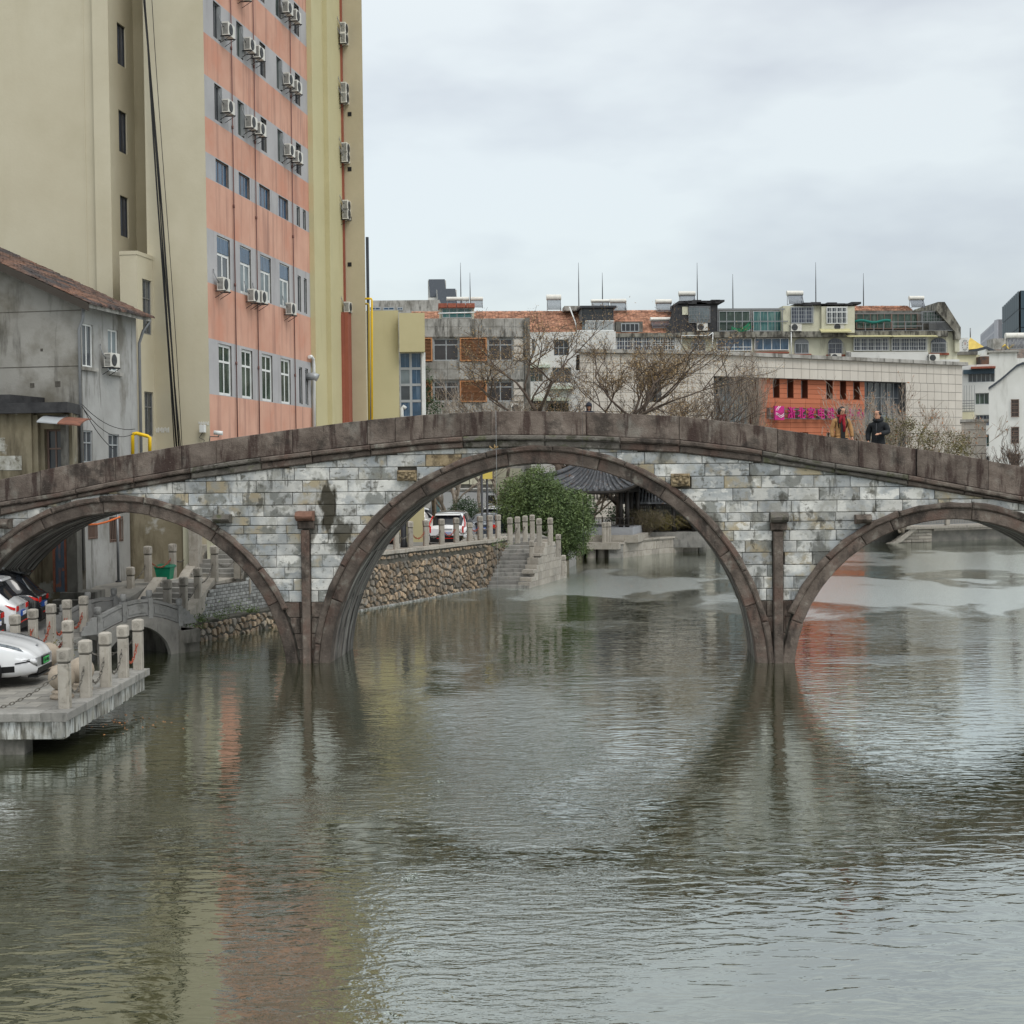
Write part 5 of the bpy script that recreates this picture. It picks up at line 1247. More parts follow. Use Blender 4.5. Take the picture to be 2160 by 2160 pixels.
for ya, yb in ((713, 762), (803, 848)):
    for a, b in lou:
        r = gr(a, b, ya, yb); f = MB(); f.box(r[0], r[0]+.1, -.2, -.02, r[2], r[3]); f.box(r[1]-.1, r[1], -.2, -.02, r[2], r[3]); f.box(r[0]+.1, r[1]-.1, -.2, -.02, r[2], r[2]+.08); f.box(r[0]+.1, r[1]-.1, -.2, -.02, r[3]-.08, r[3])
        fo = f.build('louvre_frame', louver_f, lv)
        n = 15
        for k in range(n):
            z = r[2]+.1+(r[3]-r[2]-.2)*(k+.5)/n; m2 = MB(); m2.loft([[(x, -.17, z-.045), (x, -.16, z-.02), (x, -.06, z+.035), (x, -.07, z+.01)] for x in (r[0]+.1, r[1]-.1)]); m2.build('slat', louver_m, fo)
        m2 = MB(); m2.box(r[0]+.1, r[1]-.1, -.03, -.01, r[2]+.08, r[3]-.08); m2.build('backing', conc_dark, fo)
# lower storeys seen through the arch
holes = gr(1092, 1130, 1010, 1050)
for (a, b, ya, yb) in ((905, 990, 1000, 1022), (990, 1058, 1000, 1022)):
    r = gr(a, b, ya, yb); mb = MB(); mb.cbox(r[0]+.02, r[1]-.02, -.3, 0, r[2], r[3]+.6, .03); mb.build('facing_panel', creamwall, lv)
for a in (960, 1000, 1040): 
    r = gr(a, a+38, 893, 990); mb = MB(); mb.cbox(r[0]+.02, r[1]-.02, -.12, 0, r[2], r[3], .02); mb.build('facing_panel', concrete, lv)
KK = Fr(AtY(957, 1060, 92), 0); k_, kr = bhelp(KK)
kiosk = fthing('blue_grey_kiosk', 'pale blue-grey single-storey building with roller shutters behind the parked cars', 'building', KK)
a = kr(910, 1037, 1037, 1110); mb = MB(); mb.box(a[0], a[1], 0, 5, .5, a[3]); mb.build('wall', S('blue_grey_paint', (150, 164, 176), .85), kiosk)
mb = MB(); mb.box(a[0]-.2, a[1]+.2, -.4, 5.2, a[3], a[3]+.15); mb.build('flat_roof', concrete, kiosk)
a = kr(976, 1004, 1044, 1080)
for k in range(9): z = a[2]+(a[3]-a[2])*k/9; mb = MB(); mb.box(a[0], a[1], -.06, 0, z+.02, z+(a[3]-a[2])/9); mb.build('shutter_slat', steel_dark, kiosk)
a = kr(922, 957, 1042, 1085)
for k in range(8): z = a[2]+(a[3]-a[2])*k/8; mb = MB(); mb.box(a[0], a[1], -.05, 0, z+.03, z+(a[3]-a[2])/8); mb.build('shutter_slat', S('pale_teal_shutter', (132, 168, 168), .7), kiosk)
# barred window wall right of the kiosk
t = fthing('cream_back_wall', 'cream ground-floor wall with barred window between kiosk and bush', 'wall', KK)
a = kr(1040, 1100, 1015, 1120, .5); mb = MB(); h = kr(1042, 1056, 1037, 1072, .5); mb.box(a[0], a[1], .5, 1, .5, a[3]+.8); mb.build('wall', creamwall, t)
window(t, *h, .4, rustf, g_dark, 1, (), .05, bars=[(h[0]+(h[1]-h[0])*k/5-.02, h[0]+(h[1]-h[0])*k/5+.02, .33, .36, h[2], h[3]) for k in range(6)], name='barred_window')
# white-green flats between louvre building and mall
WG = Fr(AtY(1117, 800, 126), 1); w_, wr = bhelp(WG)
t = fthing('white_balcony_flats', 'white flats with green-glazed balconies half hidden behind the budding tree', 'building', WG)
a = wr(1110, 1300, 700, 1000); hs = [wr(1118, 1145, 770, 805), wr(1165, 1205, 775, 808), wr(1118, 1142, 845, 870), wr(1155, 1200, 850, 890), wr(1122, 1128, 715, 745), wr(1168, 1200, 716, 750)]
mb = MB(); wall(mb, a[0], a[1], .5, a[3], hs, .5); mb.box(a[0], a[1], .6, 5, .5, a[3]); mb.build('wall', whitewall, t)
for i, h in enumerate(hs): window(t, *h, .3, alu, (g_green, g_grey, g_dark, g_green, g_dark, g_dark)[i], 3, (.5,), .06)
for (x0, x1, yy) in ((1115, 1160, 770), (1115, 1200, 840), (1160, 1210, 815)):
    r = wr(x0, x1, yy, yy+6); mb = MB(); mb.box(r[0], r[1], -.6, 0, r[2], r[3]); mb.build('awning', S('pale_awning', (196, 206, 188), .7), t)

# ================================================================ MALL WITH ORANGE FRONT
MLX = AtY(1505, 760, 105)
ML = Fr(MLX, 33); m_, mr_ = bhelp(ML)           # right-hand wing, turning away
mall = fthing('mall', 'beige stone-clad mall with an orange terracotta front and pink rooftop sign', 'building', ML)
xE = m_(2029, 780)[0]; zT = m_(1505, 747)[1]; zB = .6
zso = m_(1609, 797)[1]
UP_ = MB(); UP_.cbox(.018, .982, 0, 1, .022, .978, .0); upm = UP_.mesh('stone_panel', panel)
pcount = [0]; prest = MB()
def panel_grid(parent, fr, x0, x1, z0, z1, y, w, h, holes=(), th=.05):
    nx, nz = max(1, round((x1-x0)/w)), max(1, round((z1-z0)/h)); w, h = (x1-x0)/nx, (z1-z0)/nz
    for j in range(nz):
        for i in range(nx):
            a, c = x0+i*w, z1-(j+1)*h
            if any(q[0] < a+w/2 < q[1] and q[2] < c+h/2 < q[3] for q in holes): continue
            pcount[0] += 1
            if pcount[0] <= 300: inst(upm, 'stone_panel', parent, (a, y-th, c), (0, 0, 0), (w, th, h))
            else: prest.box(a+w*.018, a+w*.982, y-th, y, c+h*.022, c+h*.978)
# heights: band from zso to zT; below on the right end, panels to the ground
xg0, xg1 = m_(1505, 850)[0]+.1, m_(1592, 850)[0]; xo0, xo1 = m_(1609, 850)[0], m_(1832, 850)[0]; xw1 = m_(1910, 850)[0]
mb = MB(); mb.box(0, xE, .0, 14, zso, zT-.06); mb.box(xw1, xE, .02, 14, zB, zso); mb.build('core', panel_joint, mall)
panel_grid(mall, ML, 0, xE, zso, zT-.05, 0, .84, .66)
panel_grid(mall, ML, xw1, xE, zB+.2, zso, 0, .84, .66)
mb = MB(); mb.box(-.3, xE+.35, -.35, .6, zT-.05, zT+.22); mb.box(xE, xE+.3, -.3, 14, zT-.05, zT+.22); mb.build('roof_coping', conc_dark if 0 else concrete, mall)
# orange volume: recessed .5 under the band
oy = .45
sl = [(1629.8, 1643.4), (1659.6, 1672.8), (1689, 1703), (1742, 1755.6), (1771, 1784), (1799, 1812.8)]
zq1 = m_(1636, 838, oy)[1]; oh = []
for a, b in sl: oh.append((m_(a, 820, oy)[0], m_(b, 824, oy)[0], zq1, zso-.05))
zl1 = m_(1697, 908, oy)[1]
for a, b in ((1689, 1704), (1743, 1757), (1799, 1813)): oh.append((m_(a, 920, oy)[0], m_(b, 920, oy)[0], zl1-2.2, zl1))
mb = MB(); wall(mb, xo0, xo1, zB, zso, oh, .9, y=oy, rm=0); mb.poly([(xo0, oy, zB), (xo0, oy+2.4, zB), (xo0, oy+2.4, zso), (xo0, oy, zso)]); mb.build('orange_wall', orange_d, mall)
hrow = .36; z = zso; j = 0
while z > zB:
    xs = sorted({xo0, xo1} | {h[k] for h in oh for k in (0, 1) if h[2] < z-.1 and h[3] > z-.2}); 
    x = xo0
    segs = [(xs[i], xs[i+1]) for i in range(len(xs)-1) if not any(h[0] < (xs[i]+xs[i+1])/2 < h[1] and h[2] < z-.18 < h[3] for h in oh)]
    for a, b in segs:
        n = max(1, round((b-a)/1.5))
        for i in range(n):
            p, q = a+(b-a)*i/n, a+(b-a)*(i+1)/n; mb = MB(); mb.box(p+.01, q-.01, oy-.05, oy, z-hrow+.025, z); mb.build('terracotta_board', orange_m, mall)
    z -= hrow
for h in oh: window(mall, h[0], h[0]+(h[1]-h[0])*.98, h[2], h[3], oy+.55, alu, g_dark, 1, (), .07)
# curtain walls either side
def curtain(parent, fr, x0, x1, z0, z1, y, nx, nz, gm_top, gm_bot, zsplit):
    for i in range(nx):
        for j in range(nz):
            a, b, c, d_ = x0+(x1-x0)*i/nx, x0+(x1-x0)*(i+1)/nx, z0+(z1-z0)*j/nz, z0+(z1-z0)*(j+1)/nz
            mb = MB(); mb.box(a+.04, b-.04, y, y+.05, c+.04, d_-.04); mb.build('glass_pane', gm_bot if (c+d_)/2 < zsplit else gm_top, parent)
    mb = MB()
    for i in range(nx+1): x = x0+(x1-x0)*i/nx; mb.box(x-.04, x+.04, y-.08, y+.02, z0, z1)
    for j in range(nz+1): z = z0+(z1-z0)*j/nz; mb.box(x0, x1, y-.06, y+.01, z-.035, z+.035)
    mb.build('mullions', steel_grey, parent)
    mb = MB(); mb.box(x0, x1, y+.2, y+.3, z0, z1); mb.build('dark_interior', black, parent)
curtain(mall, ML, xg0, xo0+.3, zB, zso, 1.6, 6, 9, g_grey, g_frost, m_(1550, 835)[1])
curtain(mall, ML, xo1, xw1, zB, zso, .7, 6, 9, g_grey, g_frost, m_(1870, 858)[1])
# frontal left wing
MF = Fr((MLX.x, MLX.y), 17); f_, fr_ = bhelp(MF)
xl = f_(1222, 760)[0]
hs = [fr_(1296, 1311, 787, 850), fr_(1325, 1348, 787, 850), fr_(1361, 1385, 787, 850)]
wing = fthing('mall_wing', 'plain beige panelled wing of the mall with three slot windows behind the trees', 'building', MF)
mb = MB(); wall(mb, xl, -.02, zB, zT-.08, hs, .5); mb.poly([(xl, 0, zB), (xl+4, 10, zB), (xl+4, 10, zT-.4), (xl, 0, zT-.4)]); mb.loft([[(xl, .6, z), (0, .6, z), (0, 12, z), (xl+4, 12, z)] for z in (zT-.4, zT-.1)]); mb.build('wall', panel_joint, wing)
pcount[0] = 0
panel_grid(wing, MF, xl, 0, zB+.2, zT-.05, 0, 1.0, .66, hs)
for h in hs: window(wing, *h, .35, steel_dark, g_grey, 1, (.7,), .08)
mb = MB(); mb.box(xl-.2, .0, -.35, .6, zT-.03, zT+.22); mb.build('roof_coping', concrete, wing)
if prest.v: tag(prest.build('distant_panels', panel, wing), kind='stuff')
# small panelled block right of the mall
RB = Fr(AtY(2027, 900, 110), -17); r_, rr_ = bhelp(RB)
t = fthing('panelled_stair_block', 'small beige panelled block right of the mall below the white flats', 'building', RB)
a = rr_(2028, 2080, 890, 1000); mb = MB(); mb.box(a[0], a[1], 0, 4, .6, a[3]); mb.build('core', panel_joint, t)
n = 0
z = a[3]
while z > 1:
    for x0, x1 in ((a[0], a[0]+.24), (a[0]+.26, a[0]+1.03), (a[0]+1.05, a[1])): mb = MB(); mb.box(x0, x1, -.05, 0, z-.57, z-.02); mb.build('stone_panel', panel, t)
    z -= .59
mb = MB(); mb.box(a[0]-.1, a[1]+.18, -.25, 4, a[3], a[3]+.2); mb.build('roof_coping', concrete, t)
# ---- the sign: logo plate + eight characters on a rail frame
sg = fthing('shop_sign', 'magenta logo plate and eight magenta Chinese characters on the orange mall front', 'sign', ML)
z0, z1 = m_(1640, 886, 0)[1], m_(1640, 857, 0)[1]; xa, xb = m_(1629.5, 870, 0)[0], m_(1649.3, 870, 0)[0]
mb = MB()
for f in (.12, .45, .8): z = z0+(z1-z0)*f; mb.box(xa-.3, m_(1819, 875)[0], .0, .05, z-.03, z+.03)
for k in range(12): x = xa-.2+k*.72; mb.box(x-.02, x+.02, .03, .4, z0+.1, z1-.1)
mb.build('rail_frame', steel_grey, sg)
mb = MB(); mb.box(xa, xb, -.25, -.1, z0, z1); lp = mb.build('logo_plate', magenta, sg)
mb = MB(); W_, Hh = xb-xa, z1-z0
for q in (0, 1):
    mb.tube([(xa+W_*(.08+.88*t), -.26, z0+Hh*(.40-.12*q+.09*math.sin(t*6.0+.9))) for t in [i/14 for i in range(15)]], .028, 4)
    mb.tube([(xa+W_*(.10+.17*q+.14*t+.20*t*t), -.26, z0+Hh*(.66+.33*t)) for t in [i/8 for i in range(9)]], .026, 4)
mb.build('logo_wave', white_s, lp)
chs = '浙北家电维修中心'; zc = (z0+z1)/2
for k, ch in enumerate(chs):
    cu = bpy.data.curves.new('character', 'FONT'); cu.body = ch; cu.size = .74; cu.extrude = .05; cu.offset = .006; cu.align_x = 'CENTER'; cu.align_y = 'CENTER'; cu.materials.append(magenta)
    tmp = bpy.data.objects.new('tmp', cu); COL.objects.link(tmp); me = bpy.data.meshes.new_from_object(tmp.evaluated_get(bpy.context.evaluated_depsgraph_get())); bpy.data.objects.remove(tmp)
    o = bpy.data.objects.new('character', me); COL.objects.link(o); o.parent = sg
    px = 1665.5+k*20.7; o.location = (m_(px, 873, 0)[0], -.2, zc-.03); o.rotation_euler = (R_(90), 0, 0); o.scale = (1.06, 1.22, 1)
# ================================================================ APARTMENT BLOCK BEHIND
AP = Fr(AtY(1280, 700, 135), 3.5); a_, ar = bhelp(AP)
apt = fthing('apartment_block', 'long old walk-up apartment block with patched tile roof and caged windows', 'building', AP)
def A(n, r, y0, y1, mat, parent=apt): mb = MB(); mb.box(r[0], r[1], y0, y1, r[2], r[3]); return mb.build(n, mat, parent)
# main walls below the eaves
body = ar(870, 1436, 704, 770); A('wall', (body[0], body[1], .5, body[3]), 0, 9, whitewall)
body = ar(1436, 1995, 712, 780); A('wall', (body[0], body[1], .5, body[3]), 0.05, 9, creamwall)
def tileroof(px0, px1, yt, yb, dep, mat, name='roof', rowh=.30, y0=-.35):
    x0, _ = a_(px0, yb, y0); x1, _ = a_(px1, yb, y0); zt, zb_ = a_((px0+px1)/2, yt, y0+dep)[1], a_((px0+px1)/2, yb, y0)[1]
    n = max(3, int(math.hypot(dep, zt-zb_)/rowh)); mb = MB(); r_ = random.Random(int(px0))
    mb.loft([[(x, y0, zb_-.12), (x, y0, zb_), (x, y0+dep, zt), (x, y0+dep, zt-.12)] for x in (x0, x1)], m=0)
    for j in range(n):
        x = x0
        while x < x1:
            w = .30; u = r_.uniform(0, .05); t0, t1 = j/n, (j+1)/n
            ya, yb2 = y0+dep*t0, y0+dep*t1+.04; za, zc_ = zb_+(zt-zb_)*t0, zb_+(zt-zb_)*t1
            xe = min(x+w, x1); mb.poly([(x+.01, ya, za+.09+u), (xe-.01, ya, za+.09+u), (xe-.01, yb2, zc_+.05), (x+.01, yb2, zc_+.05)]); mb.poly([(x+.01, ya, za+.09+u), (xe-.01, ya, za+.09+u), (xe-.01, ya, za), (x+.01, ya, za)])
            x += w
    o = mb.build(name, mat, apt); return tag(o, kind='stuff')
tileroof(868, 1284, 657, 704, 4.2, tile_m)
tileroof(1284, 1430, 655, 704, 4.2, tile_m)
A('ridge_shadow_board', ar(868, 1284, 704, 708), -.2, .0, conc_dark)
tileroof(1800, 1925, 646, 655, 1.6, tile_m, y0=1.5)
A('eave_ledge', ar(1117, 1436, 704, 712), -.5, .1, roof_dirty)
# right half: roofline slab
A('roof_slab', ar(1513, 1800, 645, 650), 2.0, 8, conc_dark); A('upper_wall', ar(1510, 2000, 650, 702), 2.2, 8, creamwall); A('balcony_ledge', ar(1436, 1995, 700, 712), -.6, 2.4, roof_dirty)
def win(px0, px1, y0, y1, y=0, cols=4, rows=(), fm=pvc, gm=g_purple, cage=0, fw=.07, name='window'):
    r = ar(px0, px1, y0, y1, y); bars = []
    if cage:
        n = max(4, int((r[1]-r[0])/.22))
        bars += [(r[0]+(r[1]-r[0])*k/n-.012, r[0]+(r[1]-r[0])*k/n+.012, y-.32, y-.29, r[2], r[3]) for k in range(n+1)]
        bars += [(r[0], r[1], y-.34, y-.3, r[2]+(r[3]-r[2])*k/cage-.015, r[2]+(r[3]-r[2])*k/cage+.015) for k in range(cage+1)]
        bars += [(r[0]-.01, r[0]+.02, y-.32, y, r[2], r[2]+.03), (r[1]-.02, r[1]+.01, y-.32, y, r[2], r[2]+.03)]
    return window(apt, r[0], r[1], r[2], r[3], y-.08, fm, gm, cols, rows, fw, bars=bars, name=name)
def archwin(px0, px1, y0, ym, y1, gm=g_grey, cage=0):
    r = ar(px0, px1, ym, y1, 0); zt = ar(px0, px1, y0, ym, 0)[3]; o = window(apt, r[0], r[1], r[2], r[3], -.06, alu, gm, 2, (), .07)
    mb = MB(); cx, R = (r[0]+r[1])/2, (r[1]-r[0])/2; n = 10
    mb.loft([[(cx+R*math.cos(math.pi*k/n), y, r[3]+.02+(zt-r[3])*math.sin(math.pi*k/n)) for k in range(n+1)] for y in (-.05, .06)]); mb.build('arch_head', g_purple if cage else steel_grey, apt)
    mb = MB(); mb.box(r[0]-.2, r[1]+.2, -.2, .05, r[2]-.22, r[2]-.04); mb.build('window_sill', redbrown, apt)
    if cage:
        mb = MB()
        for k in range(8): x = r[0]+(r[1]-r[0])*k/7; mb.box(x-.012, x+.012, -.3, -.27, r[2], r[3]+(zt-r[3])*max(.1, math.sin(math.pi*k/7)))
        for k in range(3): z = r[2]+(r[3]-r[2])*k/2; mb.box(r[0], r[1], -.31, -.28, z-.015, z+.015)
        mb.build('window_cage', steel_grey, apt)
# row under the eaves, left half
win(1167, 1199, 717, 745, cols=2, gm=g_grey, cage=3); win(1219, 1293, 712, 740, cols=5, gm=g_frost, cage=2); win(1300, 1334, 711, 740, cols=2, gm=g_purple, cage=3, fm=pvc); win(1336, 1373, 711, 740, cols=2, gm=g_purple, cage=3)
win(1376, 1424, 711, 739, cols=3, rows=(.5,), gm=g_grey, cage=3)
# glazed roof box with balcony
bx = ar(1228, 1295, 648, 672, -.2); x0, x1 = a_(1203, 700, -.6)[0], a_(1295, 700, -.6)[0]; zb0, zt0 = a_(1250, 700, -.6)[1], a_(1250, 647, -.6)[1]; zm = a_(1250, 677, -.6)[1]
A('roof_box_floor', (x0+.5, x1, zb0, zb0+.15), -.7, 2, pvc)
window(apt, a_(1228, 660, -.4)[0], x1, zm, zt0-.1, -.4, steel_dark, g_dark, 3, (.62,), .12, name='glazed_box_front')
A('box_roof', (a_(1222, 650)[0], x1+.25, zt0-.1, zt0+.08), -.8, 3, steel_dark); A('box_side_glass', (a_(1229, 650)[0]-.1, a_(1229, 650)[0], zm, zt0), -.4, 2.5, g_frost); A('box_wall', (a_(1228, 690)[0], x1, zb0, zm), -.1, 0, g_frost)
mb = MB(); mb.tube([(a_(1200, 648)[0], -.5, zt0), (a_(1212, 688)[0], -.6, zb0+.9), (x0+.6, -.6, zb0+.05), (x1, -.7, zb0+.05)], .06, 5); mb.build('white_trim', pvc, apt)
mb = MB(); n = 22
for k in range(n+1): x = x0+1.4+(x1-x0-1.4)*k/n; mb.box(x-.02, x+.02, -.66, -.62, zb0+.1, zm)
mb.box(x0+1.4, x1, -.68, -.6, zm-.03, zm+.03); mb.build('balcony_railing', pvc, apt)
A('roof_hatch_block', ar(1195, 1240, 640, 650), 2, 4, concrete)
A('dark_dormer', ar(1298, 1355, 679, 701), -.25, 1.5, conc_dark)
win(1310, 1348, 682, 700, -.3, 4, (), alu, g_dark)
# black-clad unit
a = ar(1431, 1514, 642, 704, -.4); mb = MB(); mb.box(a[0], a[1], -.4, 6, a[2], a[3]); mb.poly([(a[0]-1.2, -.38, a[2]), (a[0], -.38, a[2]), (a[0], -.38, a[3]), (a[0]-.5, -.38, a[3]-.4)]); mb.build('black_clad_wall', M('black_cladding', Lc((46, 47, 50)), Lc((60, 60, 62)), rough=.8, sc=2, patches=[(Lc((100, 98, 92)), 3, .6, .7, .6)]), apt)
A('pale_wall_patch', ar(1439, 1451, 647, 664, -.45), -.47, -.42, creamwall)
win(1452, 1497, 647, 681, -.45, 2, (), steel_grey, g_frost, cage=4)
mb = MB(); rr = random.Random(4)
for k in range(9): x = a[0]+(a[1]-a[0])*k/8.5; mb.box(x, x+.8, -.7, 4, a[3]+rr.uniform(0, .25), a[3]+rr.uniform(.28, .4))
mb.build('patched_roof_sheets', M('tar_paper', (.025, .025, .027), (.05, .05, .052), rough=.9, sc=2), apt)
# glazed balcony with teal curtains
win(1516, 1582, 656, 699, .6, 4, (.5,), alu, g_green); win(1588, 1650, 656, 699, .6, 4, (.5,), alu, g_teal)
A('balcony_wall', ar(1514, 1650, 652, 702, 1.0), 1.0, 1.2, conc_dark)
mb = MB(); r = ar(1513, 1662, 677, 679, -.5); mb.box(r[0], r[1], -.55, -.5, r[2], r[3]); r = ar(1513, 1655, 651, 654, -.5)
mb.box(r[0], r[1], -.6, -.5, r[2], r[3])
for px in (1514, 1585, 1650): x = a_(px, 680, -.5)[0]; mb.box(x-.03, x+.03, -.56, -.5, a_(px, 699, -.5)[1], a_(px, 652, -.5)[1])
mb.build('balcony_rail', steel_grey, apt)
x0, z0 = a_(1543, 688, -.5); mb = MB(); mb.loft([[(x0+.1*k, -.5, z0-.02*k+.0), (x0+.1*k, -.45, z0-.35+.01*k*k*.2)] for k in range(1)]+[[(x0+1.9*t, -.5+.1*math.sin(9*t), z0-.45*math.sin(2.2*t)+1.1*t*t+.0), (x0+1.9*t, -.45, z0-.15-.55*math.sin(2.6*t)+.3*t)] for t in [i/8 for i in range(1, 9)]], closed=False, caps=False); 
tag(mb.build('green_tarp', S('green_tarp', (30, 120, 84), .7), None, AP.o, AP.deg), 'green tarpaulin slung from the rooftop balcony rail', 'tarp')
# cream units with cages
a = ar(1652, 1733, 645, 702, -.4); A('cream_unit_wall', a, -.4, 5, creamwall); a = ar(1733, 1803, 646, 702, -.7); A('cream_unit_wall', a, -.7, 5, creamwall)
win(1668, 1715, 648, 682, -.45, 3, (), alu, g_purple, cage=4); win(1743, 1786, 648, 683, -.75, 4, (.72,), pvc, g_grey, cage=3)
mb = MB()
for k in range(8): x = a[0]-2.5+k*.75; mb.box(x, x+.9, -.9, 4, a[3]+rr.uniform(0, .2), a[3]+rr.uniform(.22, .4))
mb.build('patched_roof_sheets', MATS['tar_paper'], apt)
r = ar(1729, 1793, 693, 702, -.9); mb = MB(); mb.loft([[(r[0], -.7, r[3]), (r[0], -1.4, r[2]+.1), (r[0], -1.4, r[2]), (r[0], -.7, r[3]-.1)], [(r[1], -.7, r[3]), (r[1], -1.4, r[2]+.1), (r[1], -1.4, r[2]), (r[1], -.7, r[3]-.1)]]); mb.build('awning', S('ochre_awning', (190, 184, 140), .8), apt)
# right balconies
win(1806, 1880, 661, 694, .6, 5, (), rustf, g_green); win(1880, 1935, 661, 694, .6, 4, (), rustf, g_green); win(1942, 1984, 657, 682, -.1, 3, (), steel_grey, g_green, cage=3)
A('balcony_wall', ar(1800, 2000, 655, 702, 1.0), 1.0, 1.2, conc_dark)
mb = MB()
for (p0, p1, yy) in ((1800, 1885, 678), (1883, 2015, 678), (1800, 2015, 697), (1883, 1945, 687), (1803, 1948, 660)):
    r = ar(p0, p1, yy, yy+1.4, -.5); mb.box(r[0], r[1], -.55, -.5, r[2], r[3])
for px in (1802, 1825, 1843, 1863, 1883, 1910, 1946): x = a_(px, 690, -.5)[0]; mb.box(x-.03, x+.03, -.56, -.5, a_(px, 699, -.5)[1], a_(px, 678 if px not in (1802, 1946) else 658, -.5)[1])
for k in range(24): x = a_(1960+k*2.3, 690, -.5)[0]; mb.box(x-.015, x+.015, -.55, -.51, a_(1980, 698, -.5)[1], a_(1980, 678, -.5)[1])
mb.build('balcony_rail', steel_grey, apt)
mb = MB(); r = ar(1803, 1878, 676, 680, -.6); mb.tube([(r[0]+(r[1]-r[0])*t, -.65, (r[2]+r[3])/2+.1*math.sin(t*9)) for t in [i/12 for i in range(13)]], .13, 6); tag(mb.build('rolled_net', S('teal_net', (30, 110, 100), .8), None, AP.o, AP.deg), 'rolled teal netting tied along the right balcony rail', 'net')
# lower row right
win(1511, 1586, 714, 740, -.05, 4, (.3,), pvc, g_blue); win(1591, 1664, 713, 739, -.05, 4, (), pvc, g_blue)
archwin(1458, 1488, 714, 724, 741); archwin(1676, 1706, 714, 724, 746, g_grey); archwin(1747, 1777, 714, 724, 747, g_purple, 1); archwin(1964, 1996, 713, 723, 744, g_grey, 1)
win(1800, 1875, 713, 740, -.05, 5, (), pvc, g_purple, cage=3); win(1880, 1955, 713, 740, -.05, 4, (), pvc, g_purple, cage=3)
for (p0, p1) in ((1785, 1880), (1882, 1975)):
    r = ar(p0, p1, 704, 710, -.8); mb = MB(); mb.loft([[(x, -.1, r[3]), (x, -1.2, r[2]), (x, -1.2, r[2]-.06), (x, -.1, r[3]-.08)] for x in (r[0], r[1])]); mb.build('awning', MATS['ochre_awning'], apt)
A('bay_base', ar(1795, 1958, 742, 765, -.4), -.4, .1, whitewall); A('sill_shelf', ar(1592, 1665, 742, 745, -.5), -.5, 0, redbrown); A('sill_shelf', ar(1513, 1585, 741, 744, -.5), -.5, 0, conc_dark)
# gable end: stepped sloping parapet
P = [a_(1978, 637, -.6), (a_(1992, 637, -.6)), a_(2026, 691, -.6), a_(2026, 716, -.6), a_(2015, 716, -.6), a_(2014, 700, -.6), a_(1975, 655, -.6)]
mb = MB(); mb.loft([[(p[0], y, p[1]) for p in P] for y in (-.7, 6)]); mb.build('gable_parapet', roof_dirty, apt)
A('gable_wall', ar(1995, 2019, 700, 780), .0, 6, creamwall); A('gable_slate', ar(1975, 1995, 657, 700, 1.0), .9, 1.0, MATS['tar_paper'])
A('side_ledge', ar(1980, 2024, 758, 763, -.3), -.3, 1, whitewall); A('gutter_box', ar(2014, 2024, 716, 742, -.4), -.4, 0, creamwall)
# white drainpipes
for pts_ in ([(1293, 700), (1293, 740)], [(1438, 741), (1438, 708), (1495, 708), (1504, 701)], [(1669, 700), (1669, 755)], [(1504, 702), (1502, 740)]):
    mb = MB(); mb.tube([(a_(p, q, -.65)[0], -.65, a_(p, q, -.65)[1]) for p, q in pts_], .05, 5); mb.build('drainpipe', pvc, apt)
# far a/c units on it
for px, py, lb in ((1481, 692, 'small air conditioner on the black-clad rooftop unit'), (1679, 693, 'air conditioner left of the ochre awning on the rooftop flat'), (1769, 692, 'air conditioner tucked behind the ochre awning'), (1763, 756, 'air conditioner under the caged arched window'), (1970, 757, 'air conditioner at the right end of the apartment block'), (1787, 752, 'narrow white unit beside the bay of caged windows')):
    x, z = a_(px, py, -.6); put_ac(AP.W(x, -.35, z-.25), AP.deg+(0 if px != 1787 else 70), lb, 'air conditioners on the apartment block', 1.25)
x, z = g_(1092, 862, -.5); put_ac(GV.W(x, -.2, z-.3), 0, 'air conditioner on the corner of the louvre building', 'air conditioners on the louvre building', 1.2)
# solar water heaters
def heater_model():
    t = thing('solar_water_heater', 'x', 'water heater')
    mb = MB(); mb.tube([(-.8, .1, 1.2), (-.79, .1, 1.2), (.79, .1, 1.2), (.8, .1, 1.2)], .26, 14); mb.build('tank', ac_white, t)
    mb = MB(); mb.box(-.72, .72, -.66, -.62, .02, .08); mb.box(-.76, -.72, -.62, .15, .0, .04); mb.box(.72, .76, -.62, .15, .0, .04)
    for x in (-.72, .72): mb.tube([(x, .2, 0), (x, .15, 1.0)], .025, 4); mb.tube([(x, -.62, .04), (x, 0, 1.0)], .02, 4)
    mb.build('stand', steel_grey, t)
    mb = MB()
    for k in range(16): x = -.66+1.32*k/15; mb.tube([(x, -.62, .08), (x, -.02, 1.02)], .03, 5)
    tag(mb.build('tube_bank', S('dark_evacuated_tube', (90, 94, 104), .25), t), kind='stuff'); return t
HT0 = heater_model(); _h = [0]
def put_heater(px0, px1, yt, yb, dep, lb):
    cx = (px0+px1)/2; x, z = a_(cx, yb, dep); k = (a_(px1, yb, dep)[0]-a_(px0, yb, dep)[0])/1.6; kz = (a_(cx, yt, dep)[1]-z)/1.46
    loc = AP.W(x, dep, z)
    if _h[0] == 0: t = HT0; t.location = loc; t.rotation_euler = (0, 0, R_(AP.deg)); t['label'] = lb; t.scale = (k, k, kz)
    else: t = dup(HT0, loc, AP.deg, lb, (k, k, kz))
    t['group'] = 'solar water heaters on the roofs'; _h[0] += 1; return t
